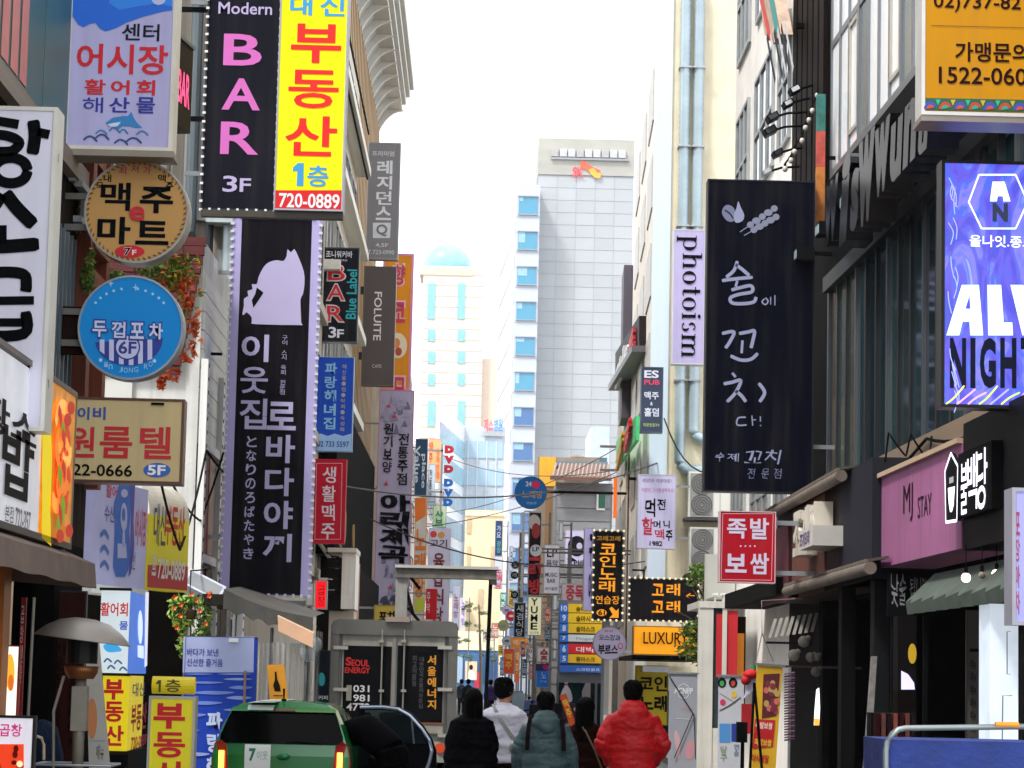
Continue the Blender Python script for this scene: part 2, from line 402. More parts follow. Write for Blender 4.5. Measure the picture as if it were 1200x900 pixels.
# awning: sloping canvas with valance
m = MB(); cv = mc('6d5c52', .9, 0, 0, .2, 3, .2)
pa, pb, y0, y1 = (-4.0, 3.0), (-3.18, 2.66), 13, 21.2
n = 30
for i in range(n):
    a = y0+(y1-y0)*i/n; b = y0+(y1-y0)*(i+1)/n; sg = .008*math.sin(i*1.3); sh = .008*math.sin((i+1)*1.3)
    m.quad((pa[0], a, pa[1]), (pb[0], a, pb[1]+sg*.3), (pb[0], b, pb[1]+sh*.3), (pa[0], b, pa[1]), cv)
    m.quad((pb[0], a, pb[1]+sg*.3), (pb[0]+.02, a, pb[1]-.2+sg), (pb[0]+.02, b, pb[1]-.2+sh), (pb[0], b, pb[1]+sh*.3), cv)
m.quad((pa[0], y1, pa[1]), (pb[0], y1, pb[1]), (pb[0]+.02, y1, pb[1]-.2), (pa[0], y1, pb[1]-.15), cv)
bpart(A, 'awning', m)
# ---- left B: white house, brown siding, Y 36..43
B = block('white_house', 'white clad house with maroon siding and a riveted white frame behind the round signs', -9, -3.82, 36, 43, 7.9, wallm('d6d6d2', .25))
sid = mc('5b2222', .7, 0, 0, .25, 3, .2)
for i in range(15):
    z = 5.95+i*.132; piece(B, 'siding_board', -5.6+random.uniform(0, .02), -3.76-.028*(15-i)*.8, 35.9-.012*(i % 2), 36, z, z+.122, sid)
cl = mc('dcdcd8', .55, 0, 0, .1, 3)
for i in range(9):      # white clapboards on the street wall
    z = 5.0+i*.27; piece(B, 'clapboard', -3.82, -3.775, 36.05, 39.2, z, z+.255, cl)
for i, (a, b) in enumerate(((36.02, 36.25), (38.3, 38.5), (40.7, 40.9), (42.7, 42.95))):
    o = piece(B, 'frame_strip', -3.8, -3.7, a, b, 2.0, 6.2, white)
for a in (2.1, 3.35, 4.95): piece(B, 'frame_rail', -3.8, -3.72, 36.25, 42.7, a, a+.12, white)
for a, b in ((36.35, 37.2), (37.35, 38.2), (38.6, 39.6), (39.7, 40.6)):
    piece(B, 'poster_panel', -3.8, -3.765, a, b, 3.5, 4.9, mc('7d2f22', .4, 0, 0, .7, 9))
    piece(B, 'poster_panel', -3.8, -3.765, a, b, 2.25, 3.3, mc('3d1f1c', .4, 0, 0, .7, 7))
m = MB()
for a in (36.14, 38.4, 40.8, 42.8):
    for k in range(22): m.box(-3.7, -3.69, a-.03, a+.03, 2.1+k*.19, 2.15+k*.19, mc('4a4c50', .5, 0, .5))
bpart(B, 'rivets', m, stuff=True)
m = MB(); m.box(-9, -3.9, 35.93, 36, 0.1, 3.1, mc('0e0b0a', .9)); bpart(B, 'opening_shade_sheet', m)  # flat near-black sheet stands in for the shade inside the opening
m = MB(); m.box(-8, -4.75, 35.94, 36, 3.1, 5.9, mc('cfd0cb', .6, 0, 0, .1, 2)); bpart(B, 'white_panel', m)
m = MB(); m.box(-8, -5.62, 35.9, 36, 5.95, 7.9, mc('5a3024', .8, 0, 0, .4, 5, .5)); bpart(B, 'brick_panel', m)
m = MB(); m.box(-9, -4.0, 36.2, 42.8, 7.9, 8.05, mc('3a3634', .7)); bpart(B, 'roof', m)
B.o.location.x -= .22
# ---- left C: grey-cream office block Y 43..62
C = block('cream_office', 'cream office block with pipes behind the tall black banner', -12, -4, 43, 62, 30, wallm('9f978a', .4))
for i, (x, r, c) in enumerate(((-5.05, .1, '5a6468'), (-4.72, .07, '2a2e33'), (-4.35, .14, '9aa6a8'), (-5.5, .09, '767067'))):
    m = MB(); m.cyl((x, 42.8, 5.5), r, 24, mc(c, .45, 0, .3), 10, 'z'); bpart(C, 'drain_pipe', m, smooth=False)
for z in (9.3, 12.2, 15.2): piece(C, 'meter_box', -4.75, -4.3, 42.45, 42.95, z, z+.8, mc('a9b4b4', .5))
for k in range(7):
    z0 = 4.6+k*3.1
    piece(C, 'floor_band', -4, -3.86, 43.1, 62, z0-.55, z0-.3, mc('a39b8d', .7))
    for a in (44, 48.4, 52.8, 57.2): side_window(C, -4, a, a+3.4, z0, z0+1.7, mc('55585a', .4, 0, .4), glass('1c2a30'), 1, 2)
for x0 in (-5.2, -4.6):
    for z in (9.2, 12.4): piece(C, 'steel_plate', x0, x0+.5, 42.88, 42.98, z-3, z-.3, mc('90908e', .5, 0, .4))
# ---- left D: cream wedge with ledges Y 62..75
D = block('ledged_building', 'pale cream building with jutting white window ledges behind the stacked blade signs', -12, -4.05, 62, 77, 19.5, wallm('cdc6b6', .3))
for k in range(6):
    z0 = 4.3+k*2.6
    piece(D, 'ledge', -4.05, -3.62, 62.1, 76.9, z0-.42, z0-.18, mc('d9d5ca', .6))
    for a in (62.6, 66.2, 69.8, 73.4): side_window(D, -4.05, a, a+2.8, z0, z0+1.6, mc('9b9a95', .4), glass('22303a'), 1, 2)
for z in (9.8, 11.2): piece(D, 'roof_rail', -3.75, -3.7, 62.1, 76.9, z+7, z+7.05, dk)
# ---- left E: curved cornice building Y 77..100
E_ = block('cornice_building', 'tall building with golden fins and a ribbed curved white cornice against the sky', -14, -4.1, 77, 100.5, 23.6, wallm('cfc9bb', .15))
fin = mc('9a7a48', .5, 0, .1, .2, 3)
for i in range(24): piece(E_, 'fin', -4.1, -3.8, 77.3+i*.98, 77.62+i*.98, 7, 22.9, fin)
rib = mc('c9c9c6', .6, 0, 0, .08); prof = []
for k in range(11):
    a = PI/2*k/10; prof.append((-4.05+1.15*(1-math.cos(a)), 21.7+2.0*math.sin(a)))
for i in range(13):
    y = 76.6+i*2.0; m = MB(); ps = [(x, z) for x, z in prof]+[(-2.9, 23.75), (-4.05, 23.75)]
    m.add([(x, y-.09, z) for x, z in ps]+[(x, y+.09, z) for x, z in ps], [], rib)
    nn = len(ps); b = 0
    tri = tessellate_polygon([[Vector((p[0], p[1], 0)) for p in ps]])
    m2 = MB(); m2.add([(x, y-.09, z) for x, z in ps]+[(x, y+.09, z) for x, z in ps], [tuple(t) for t in tri]+[tuple(nn+q for q in reversed(t)) for t in tri]+[(q, (q+1) % nn, nn+(q+1) % nn, nn+q) for q in range(nn)], rib)
    bpart(E_, 'rib', m2)
m = MB(); so_ = mc('b9b8b3', .7)
for k in range(10):
    (xa, za), (xb, zb) = prof[k], prof[k+1]; q = .22
    m.quad((xa-q*.6, 76.5, za+q), (xb-q*.6, 76.5, zb+q), (xb-q*.6, 100.7, zb+q), (xa-q*.6, 100.7, za+q), so_)
bpart(E_, 'soffit', m)
for i, (x, za, zb) in enumerate(((-2.95, 23.75, 24.0), (-2.8, 24.0, 24.3), (-2.65, 24.3, 24.6), (-2.5, 24.6, 24.95))):
    piece(E_, 'cornice_step', -5, x, 76.4, 100.8, za, zb, mc('bdbdb9', .6))
E_.o.location.x -= .62; E_.o.location.z += .55
# ---- left F row, slightly turned to the right
def turned(name, label, x, y, L, dx, h, dep, mat, left=True, group=None):
    """street-side block whose street wall runs from (x,y) for L metres with lateral drift dx per metre"""
    t = T(name, label, 'building', WP, 0, 0, group); t.o.location = (x, y, 0); t.o.rotation_euler = (0, 0, -math.atan(dx)); t.y0 = 0
    m = MB(); m.box(0, -dep if left else dep, 0, L, 0, h, mat); t.part('wall', m); return t
def tpiece(t, name, x0, x1, y0, y1, z0, z1, mat):
    o = bpy.data.objects.new(name, ubox(mat)); COL.objects.link(o); o.parent = t.o
    o.location = ((x0+x1)/2, (y0+y1)/2, (z0+z1)/2); o.scale = (abs(x1-x0), abs(y1-y0), abs(z1-z0)); return o
F1 = turned('shop_block', 'cream shop block behind the chicken sign with grey shutters', -4.1, 101, 30, .012, 17, 9, wallm('cfc4b4', .3))
for k in range(5):
    for a in range(5): side_window(F1, 0, 1+a*5.8, 5+a*5.8, 3.6+k*2.8, 5.4+k*2.8, mc('88898a', .4), glass('2a3338'), 1, 2)
    tpiece(F1, 'floor_band', 0, .15, .1, 29.8, 3.0+k*2.8, 3.25+k*2.8, mc('b3a898', .7))
F2 = turned('shop_block', 'narrow pale shop block behind the far cluster of vertical signs', -3.8, 133, 46, .014, 14.2, 9, wallm('d0cdc6', .3))
for k in range(4):
    for a in range(6): side_window(F2, 0, 1+a*7.4, 6+a*7.4, 3.6+k*2.8, 5.4+k*2.8, mc('a5a6a6', .4), glass('2f3b42'), 1, 2)
# dark timber frontage at street level on the left, behind the truck (px 370..480, y 600..740)
G = T('restaurant_front', 'dark open restaurant front with black louvres and a white box below the red sign', 'building', WP, -3.4, 0)
G.y0 = 0
pg_ = front(60); gq = lambda *b: rng(pg_, *b)
q = gq(384, 716, 412, 830); m = MB(); m.box(q[0], q[1]+.02, 60, 61.5, .1, q[3], mc('b5ab9b', .7, 0, 0, .1, 1, .2)); bpart(G, 'pier', m)
q = gq(384, 653, 401, 716)
for k in range(5):
    z = q[2]+(q[3]-q[2])*k/5; m = MB(); m.box(q[0], q[1], 59.8, 60.4, z+.01, z+(q[3]-q[2])/5-.03, mc('24211f', .6)); bpart(G, 'louvre', m)
q = gq(401, 648, 417, 714); m = MB(); m.box(q[0], q[1], 59.7, 61.4, q[2], q[3], mc('e4e0d6', .6, 0, 0, .08, 1, 0, .3, .3)); bpart(G, 'white_cabinet', m)
q = gq(385, 643, 419, 648); m = MB(); m.box(q[0], q[1], 59.6, 61.5, q[2], q[3], mc('c9c4b8', .6)); bpart(G, 'cabinet_lid', m)
q = gq(404, 470, 438, 640)
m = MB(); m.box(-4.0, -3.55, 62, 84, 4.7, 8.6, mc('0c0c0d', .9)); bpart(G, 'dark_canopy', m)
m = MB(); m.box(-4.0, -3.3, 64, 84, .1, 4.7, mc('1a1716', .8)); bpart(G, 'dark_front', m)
for k in range(2):
    m = MB(); y = 66+k*4.6; m.cyl((-3.54, y, 5.6-.1*k), .42, .04, mc('7a5a14', .5, 0, 0, .3), 16, 'x'); bpart(G, 'round_emblem', m)
for k in range(4):
    m = MB(); m.tube([(-3.9+k*.1, 60.5+k*.3, 5.0+k*.1), (-3.4, 66+k*3, 4.1)], .05, mc('9a9084', .5, 0, .5), 6); bpart(G, 'awning_arm', m)
m = MB(); m.box(-3.9, -3.28, 64.5, 70, 3.3, 4.8, mc('a8806c', .7, 0, 0, .4, 2)); bpart(G, 'folded_awning', m)
m = MB(); m.box(-3.58, -3.4, 61.8, 63, 5.1, 6.6, mc('d8d4c8', .6)); bpart(G, 'white_panel', m)
# ---- right RA: glass curtain wall, from (5.37,20) to (5.03,37)
RAL = line(5.03, 37, 5.45, 16)   # u runs towards the camera
RA = T('glass_fronted_building', 'dark glass fronted building on the right with tall mullions and black shop fascias', 'building', RAL, 0, 0)
LEN = math.hypot(.42, 21)
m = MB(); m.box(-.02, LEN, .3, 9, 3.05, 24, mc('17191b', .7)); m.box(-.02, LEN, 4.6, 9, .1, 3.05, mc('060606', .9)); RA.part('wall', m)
gd = mc('1d2a2c', .08, 0, 0, .35, .6, 0, 1); gw = mc('eef0f2', .12, 0, 0, .12, .35, 0, 1); mul = mc('7a7e82', .35, 0, .7); muld = mc('2a2c2e', .4, 0, .5)  # gw: sky reflection put into the near-white pane colour
s = 0.0; i = 0
gds = [mc(c, .08, 0, 0, .35, .6, 0, .8) for c in ('1c2a2e', '223438', '2c4040', '16262a', '2c3636')]
while s < LEN-.8:
    wd = .8
    piece_ = lambda nm, a, b, c, d, z0, z1, mt: (lambda o: (setattr(o, 'parent', RA.o), setattr(o, 'location', ((a+b)/2-RA.sc, (c+d)/2, (z0+z1)/2)), setattr(o, 'scale', (b-a, d-c, z1-z0)), COL.objects.link(o)))(bpy.data.objects.new(nm, ubox(mt)))
    piece_('glass_panel', s+.05, s+wd-.05, -.005, .1, 4.7, 7.5, gds[i*7 % 5])
    piece_('mullion', s-.05, s+.05, -.04, .12, 4.7, 7.5, muld if i % 3 else mc('5c6062', .35, 0, .6))
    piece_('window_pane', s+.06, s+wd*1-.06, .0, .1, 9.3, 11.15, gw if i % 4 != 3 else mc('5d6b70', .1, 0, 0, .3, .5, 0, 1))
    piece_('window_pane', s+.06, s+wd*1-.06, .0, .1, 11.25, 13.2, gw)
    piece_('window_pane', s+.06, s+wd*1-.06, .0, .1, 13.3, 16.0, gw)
    piece_('mullion', s-.06, s+.06, -.025, .12, 9.2, 16.1, mul)
    s += wd; i += 1
for z0, z1, mt, dp in ((11.15, 11.25, mul, -.02), (13.2, 13.3, mul, -.02), (9.1, 9.3, mul, -.03), (7.5, 7.72, muld, -.12), (4.45, 4.7, mc('7a6a58', .5), -.1)):
    piece_('transom', 0, LEN, dp, .1, z0, z1, mt)
for k in range(5):      # opening casements in the upper glazing
    a = 1.66+k*3.2; m = MB(); z0, z1 = 9.5+.0*k, 11.1; f = .06
    for (x0, x1, za, zb) in ((a, a+f, z0, z1), (a+.68-f, a+.68, z0, z1), (a+f, a+.68-f, z0, z0+f), (a+f, a+.68-f, z1-f, z1)): m.box(x0, x1, -.03, .05, za, zb, mc('b3aca0', .4, 0, .3))
    RA.part('casement_frame', m)
m = MB(); m.box(0, LEN, -.1, .28, 7.72, 9.1, mc('0e0f10', .7)); RA.part('black_band', m)
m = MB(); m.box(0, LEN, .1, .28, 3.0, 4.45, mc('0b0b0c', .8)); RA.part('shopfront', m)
for k in range(9):      # little floodlights above the dark glazing
    a = .6+k*2.1; m = MB(); m.box(a, a+.1, -.4, -.1, 7.95, 8.0, dk); m.box(a-.12, a+.2, -.62, -.36, 7.86, 8.04, mc('1c1e20', .4)); m.box(a-.1, a+.18, -.63, -.62, 7.88, 8.0, mc('9fb0b4', .2)); RA.part('floodlight', m)
# ---- right RB black building and floodlights
RB = block('black_building', 'narrow black building between the glass front and the white block', 5.0, 12, 37.05, 41.4, 26, mc('0f0f10', .7, 0, 0, .3, 1, .2))
for k in range(6): piece(RB, 'cladding_strip', 4.93, 5.0, 37.3+k*.66, 37.8+k*.66, 9.2, 25, mc('241d19', .6, 0, 0, .3))
# ---- right RC white block with windows Y 41.4..51
RC = block('white_block', 'bright white block with tall grey framed windows above the black skewer sign', 5.02, 13, 41.42, 51.6, 27, wallm('f2efe9', .06, .1))
wf = mc('9fa3a4', .4, 0, .3)
for z0, z1 in ((4.2, 6.1), (7.6, 9.5), (10.9, 13.1), (14.2, 16.6)):
    side_window(RC, 5.02, 42.0, 43.6, z0, z1, wf, glass('37454c'), -1, 2, 2)
    side_window(RC, 5.02, 44.4, 47.4, z0, z1, wf, glass('3a484f'), -1, 3, 2)
    side_window(RC, 5.02, 48.6, 50.9, z0, z1, wf, glass('2c3a41'), -1, 3, 2)
# ---- right RD cream wall facing the camera with ducts at Y 75, side drift .029
RD = T('cream_building', 'cream plastered building with silver ducts, a pale blue strip and air conditioners', 'building', WP, 4.9, 0)
RD.o.location = (4.9, 75, 0); RD.y0 = 75
cream = wallm('e6dbbf', .16, .3)
m = MB(); ya, yb = 75, 95.3
m.add([(4.9, ya, 0), (16, ya, 0), (16, yb, 0), (5.49, yb, 0), (4.9, ya, 22.8), (16, ya, 22.8), (16, yb, 22.8), (5.49, yb, 22.8)], [(0, 1, 5, 4), (1, 2, 6, 5), (2, 3, 7, 6), (4, 5, 6, 7)], cream)
m.add([(4.9, ya, 0), (5.49, yb, 0), (4.9, ya, 22.8), (5.49, yb, 22.8)], [(1, 0, 2, 3)], wallm('f0ede6', .08, .1))
bpart(RD, 'wall', m)
piece(RD, 'pale_blue_strip', 4.88, 5.4, 74.93, 75, 4.6, 22.7, mc('c9d8e6', .5, 0, 0, .06, 1))
du = mc('a4b6be', .35, 0, .25, .12, 2)
for k, x in enumerate((5.76, 6.17)):
    zb = (795-548)/3000*75+1.8 if k == 0 else (795-512)/3000*75+1.8
    m = MB(); pts = [(x, 74.78, 22.6)]; rs = [.15]; z = 22.6; j = 0
    while z > zb+.35:
        z -= .09; j += 1; pts.append((x, 74.78, z)); rs.append(.165 if j % 2 else .148)
    for a in range(1, 7): q = PI/2*a/6; pts.append((x+.3*(1-math.cos(q)), 74.78, z-.3*math.sin(q))); rs.append(.16)
    for a in range(1, 14): pts.append((x+.3+a*.09, 74.78, z-.3)); rs.append(.165 if a % 2 else .15)
    m.tube(pts, rs, du, 12); bpart(RD, 'duct', m, smooth=True)
    for zz in (20, 17.6, 15.2, 12.8, 10.6): piece(RD, 'duct_clamp', x-.19, x+.19, 74.6, 75, zz, zz+.05, alu)
for k in range(6):     # street wall windows / mouldings
    z0 = 5.2+k*2.7
    for a in range(3):
        y0 = 76+a*6.2; xx = lambda y: 4.9+.029*(y-75)
        m = MB(); m.add([(xx(y0)-.04, y0, z0), (xx(y0+4)-.04, y0+4, z0), (xx(y0+4)-.04, y0+4, z0+1.6), (xx(y0)-.04, y0, z0+1.6), (xx(y0)+.02, y0, z0), (xx(y0+4)+.02, y0+4, z0), (xx(y0+4)+.02, y0+4, z0+1.6), (xx(y0)+.02, y0, z0+1.6)], [(0, 1, 2, 3), (0, 4, 5, 1), (3, 2, 6, 7), (0, 3, 7, 4), (1, 5, 6, 2)], mc('b3b2ae', .4)); bpart(RD, 'window', m)
piece(RD, 'black_shutter_front', 5.0, 7.6, 74.7, 75, .1, 1.55, mc('14161a', .5))
# ---- right RE and beyond
RE = turned('brown_trimmed_building', 'pale building with a dark purple corner panel and a black projecting shop board', 5.5, 95.4, 20, .029, 16.8, 10, wallm('d2c2ae', .25), left=False)
tpiece(RE, 'corner_panel', -.35, 0, -.0, 3.2, 11.6, 17.4, mc('4f4a58', .6)); tpiece(RE, 'corner_strip', -.06, 0, 0, .5, 3, 11.5, mc('6a5648', .6))
for k in range(4):
    for a in range(3): side_window(RE, 0, 4.5+a*5, 8+a*5, 4+k*3, 6+k*3, mc('9d9d9c', .4), glass('3a4a50'), -1, 2)
RF = turned('grey_shop_block', 'grey shop block hung with the floor directory behind the coin karaoke sign', 6.15, 116, 16, .03, 8.6, 8, wallm('a9a49a', .3), left=False)
# ================================================================== far buildings
def far(name, label, d, x0, y0, x1, base_py=None, mat=None, dep=20, cat='building'):
    """box facing the camera: picture columns x0..x1, top at y0, at distance d"""
    pl = front(d); s0, s1, zb, z1 = rng(pl, x0, y0, x1, 795)
    t = T(name, label, cat, pl, (s0+s1)/2, 0); t.s = (s0, s1, 0, z1)
    m = MB(); m.box(s0, s1, 0, dep, 0, z1, mat); t.part('wall', m); return t
def fpiece(t, name, s0, s1, d0, d1, z0, z1, mat, parent=None):
    o = bpy.data.objects.new(name, ubox(mat)); COL.objects.link(o); o.parent = parent or t.o
    o.location = ((s0+s1)/2-t.sc, (d0+d1)/2, (z0+z1)/2-t.zb); o.scale = (abs(s1-s0), abs(d1-d0), abs(z1-z0)); return o
# the tower with the slab end wall
TW = far('office_tower', 'tall grey panelled tower slab with a red and orange emblem near its top', 300, 625, 163, 738, mat=mc('9a9fa2', .6), dep=16)
s0, s1, _, zt = TW.s
pg = [mc(c, .55, 0, 0, .04, .3) for c in ('a3a8ab', 'a6abae', 'a1a6a9')]
nr, nc = 40, 5; ph = (zt-6.5)/nr; pw = (s1-s0)/nc
for r in range(nr):
    for c in range(nc):
        fpiece(TW, 'wall_panel', s0+c*pw+.035, s0+(c+1)*pw-.035, -.03, 0, 2+r*ph+.035, 2+(r+1)*ph-.035, random.choice(pg))
fpiece(TW, 'parapet', s0-.05, s1+.05, -.16, 16, zt-4.4, zt, mc('a3a29a', .6))
pl = TW.pl; a = rng(pl, 646, 176, 737, 187)
for k in range(9): fpiece(TW, 'roof_light', a[0]+k*1.0, a[0]+k*1.0+.85, -.5, -.16, a[2]+.2, a[3], mc('b4b6b8' if k % 3 else 'a4a2a2', .5))
fpiece(TW, 'cradle_rail', a[0], a[1], -.45, -.18, a[2]-.15, a[2]+.1, mc('8d9296', .5))
ms = {}
W(ms, pl, 'SK', 671, 196, 684, 208, 'e8444f', .06, emit=.15, y=-.3)
shape(ms, pl, [(680, 191), (684, 189), (690, 193), (696, 197), (703, 200), (704, 206), (698, 207), (692, 203), (686, 199), (681, 198)], 'ee5a3c', y=-.28, smooth=3, emit=.15)
shape(ms, pl, [(690, 200), (696, 198), (700, 203), (704, 203), (703, 209), (696, 208)], 'f39a3c', y=-.32, smooth=3, emit=.15)
letters(TW, ms, name='emblem')
# side wing with blue windows
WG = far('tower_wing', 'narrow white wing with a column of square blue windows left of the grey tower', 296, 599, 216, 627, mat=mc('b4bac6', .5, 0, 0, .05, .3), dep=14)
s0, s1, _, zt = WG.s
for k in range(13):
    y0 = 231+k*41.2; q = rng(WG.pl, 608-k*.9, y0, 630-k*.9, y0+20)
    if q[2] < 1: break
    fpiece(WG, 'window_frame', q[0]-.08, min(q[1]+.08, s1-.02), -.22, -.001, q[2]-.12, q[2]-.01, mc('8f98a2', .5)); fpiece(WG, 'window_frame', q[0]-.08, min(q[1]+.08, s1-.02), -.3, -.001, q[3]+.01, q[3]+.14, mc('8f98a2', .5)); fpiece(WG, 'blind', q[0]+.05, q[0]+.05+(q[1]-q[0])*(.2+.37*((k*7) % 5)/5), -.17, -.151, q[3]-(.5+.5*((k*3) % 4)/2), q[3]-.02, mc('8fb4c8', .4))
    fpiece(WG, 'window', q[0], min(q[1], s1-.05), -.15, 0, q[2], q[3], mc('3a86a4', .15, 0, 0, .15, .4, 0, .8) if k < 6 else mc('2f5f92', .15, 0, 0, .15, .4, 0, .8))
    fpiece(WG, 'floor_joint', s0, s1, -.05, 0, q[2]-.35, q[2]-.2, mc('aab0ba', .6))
# its left flank runs away from the camera
fl = T('tower_flank', 'white flank of the tower with bands of grey window strips', 'building', WP, s0, 0); fl.o.location = (s0, 296, 0); fl.y0 = 296
m = MB(); m.add([(s0, 296, 0), (s0, 296, zt), (s0-1.6, 330, zt), (s0-1.6, 330, 0), (s0+.0, 330, 0), (s0+.0, 330, zt)], [(0, 1, 2, 3), (3, 2, 5, 4), (1, 5, 2)], mc('e2e4e6', .5, 0, 0, .03)); bpart(fl, 'wall', m)
for k in range(13):
    z = zt-6-k*4.1
    if z < 3: break
    m = MB(); m.add([(s0-.06, 296.5, z), (s0-1.64, 329.5, z), (s0-1.64, 329.5, z+1.9), (s0-.06, 296.5, z+1.9)], [(0, 1, 2, 3)], mc('8f9ca4', .3)); bpart(fl, 'window_strip', m)
fl.o['label'] = fl.o['label']
# domed tower far away
DT = far('domed_tower', 'pale haze-coloured tower with tall light blue windows under a glass dome', 600, 490, 312, 562, mat=mc('ecdccb', .7), dep=25)  # haze is put into the pale colours of tower, windows and dome
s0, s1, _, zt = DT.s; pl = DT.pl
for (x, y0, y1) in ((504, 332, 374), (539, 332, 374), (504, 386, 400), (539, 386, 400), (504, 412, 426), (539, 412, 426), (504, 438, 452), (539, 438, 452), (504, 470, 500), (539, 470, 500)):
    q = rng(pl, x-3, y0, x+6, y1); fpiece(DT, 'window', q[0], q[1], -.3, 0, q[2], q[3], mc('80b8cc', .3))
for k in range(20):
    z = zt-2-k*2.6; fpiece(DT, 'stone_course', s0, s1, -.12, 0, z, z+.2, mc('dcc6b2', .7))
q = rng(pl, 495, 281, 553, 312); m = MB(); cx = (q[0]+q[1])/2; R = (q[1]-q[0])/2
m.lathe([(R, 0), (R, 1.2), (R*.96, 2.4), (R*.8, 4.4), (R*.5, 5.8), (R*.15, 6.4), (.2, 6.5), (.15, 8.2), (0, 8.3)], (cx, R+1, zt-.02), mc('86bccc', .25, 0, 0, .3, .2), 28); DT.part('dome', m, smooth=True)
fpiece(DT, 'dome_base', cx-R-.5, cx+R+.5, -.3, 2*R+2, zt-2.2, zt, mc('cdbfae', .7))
DW = far('domed_tower_wing', 'lower stepped wing of the haze-coloured domed tower', 602, 560, 420, 584, mat=mc('d6c6b4', .7), dep=20)
# horizontal band glass building below the dome
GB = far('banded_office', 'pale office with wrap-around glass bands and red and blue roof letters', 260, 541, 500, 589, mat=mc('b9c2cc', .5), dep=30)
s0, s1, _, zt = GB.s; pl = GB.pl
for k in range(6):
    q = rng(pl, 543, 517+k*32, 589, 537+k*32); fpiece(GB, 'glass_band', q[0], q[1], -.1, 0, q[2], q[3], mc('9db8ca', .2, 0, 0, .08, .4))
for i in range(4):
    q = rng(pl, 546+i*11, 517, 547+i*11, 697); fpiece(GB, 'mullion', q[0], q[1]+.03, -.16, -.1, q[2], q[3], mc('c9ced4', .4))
t2 = line(s0-2.2, 238, s0, 260.0)
GS = T('banded_office_side', 'slanting glazed side of the pale office beside the DVD letters', 'building', t2, 1, 0)
L_ = math.hypot(2.2, 22); m = MB(); m.box(0, L_, 0, .3, 0, zt-.01, mc('dde2e6', .5)); GS.part('wall', m)
for k in range(6):
    z = zt-1.7-k*2.77-1.8; m = MB(); m.box(.3, L_-.1, -.06, 0, z, z+1.75, mc('8fc0d4' if k < 2 else 'a9b9c4', .15, 0, 0, .2, .3)); GS.part('glass_band', m)
mw = GS.o.matrix_basis.copy(); GS.o.parent = GB.o; GS.o.location = (GS.o.location.x-GB.o.location.x, GS.o.location.y-GB.o.location.y, 0); del GS.o['category']; del GS.o['label']; GS.o.name = 'glazed_side'
ms = {}
W(ms, pl, '제스', 567, 491, 578, 506, 'ee5868', .05, emit=.2, y=-.3); W(ms, pl, '병원', 579, 491, 589, 506, '3f7fe0', .05, emit=.2, y=-.3)
bb = T('roof_letters', 'red and blue roof letters on top of the pale banded office', 'sign', pl, pl(578, 500)[0], pl(578, 507)[1]); letters(bb, ms)
q = rng(pl, 566, 506, 590, 508); m = MB(); m.box(q[0], q[1], -.34, -.2, q[2]-.3, q[3], alu); bb.part('rail', m)
# cream building lower
CB = far('cream_corner_house', 'warm cream plain building at the end of the street behind the pine', 230, 543, 598, 589, mat=wallm('dcc9a4', .15), dep=20)
pl = CB.pl; s0, s1, _, zt = CB.s
for (x0, y0, x1, y1) in ((547, 606, 552, 625), (575, 640, 583, 668), (547, 640, 551, 672), (560, 690, 566, 712)):
    q = rng(pl, x0, y0, x1, y1); fpiece(CB, 'window', q[0], q[1], -.1, 0, q[2], q[3], mc('b6a284', .5))
fpiece(CB, 'string_course', s0, s1, -.12, 0, zt-.5, zt-.2, mc('e6d6b4', .6))
# blue shopfront at street end
BS = far('blue_shopfront', 'blue painted shopfront with a poster at the end of the street', 215, 533, 762, 584, mat=mc('35618f', .6, 0, 0, .1), dep=8)
pl = BS.pl; s0, s1, _, zt = BS.s
q = rng(pl, 533, 740, 584, 762); fpiece(BS, 'cream_fascia', q[0], q[1], -.1, 7, q[2], q[3], mc('d8ccb2', .6))
q = rng(pl, 545, 775, 559, 797); fpiece(BS, 'poster', q[0], q[1], -.12, 0, q[2], q[3], mc('cdbb9a', .5))
ms = {}; shape(ms, pl, ellipse(552, 782, 2.2, 3), '3a2a26', y=-.14); shape(ms, pl, [(547, 796), (548, 788), (552, 785), (556, 788), (557, 796)], 'e6e4e0', y=-.13); letters(BS, ms, name='poster_figure')
for (x0, y0, x1, y1, c) in ((556, 788, 563, 806, 'b5213f'), (536, 768, 542, 800, '93a9bd'), (566, 768, 581, 800, '23456e')):
    q = rng(pl, x0, y0, x1, y1); fpiece(BS, 'door_panel', q[0], q[1], -.1, 0, q[2], q[3], mc(c, .5))
LB = far('low_beige_block', 'low beige block with small balconies behind the truck gantry', 225, 470, 700, 545, mat=wallm('cbbfae', .3), dep=10)
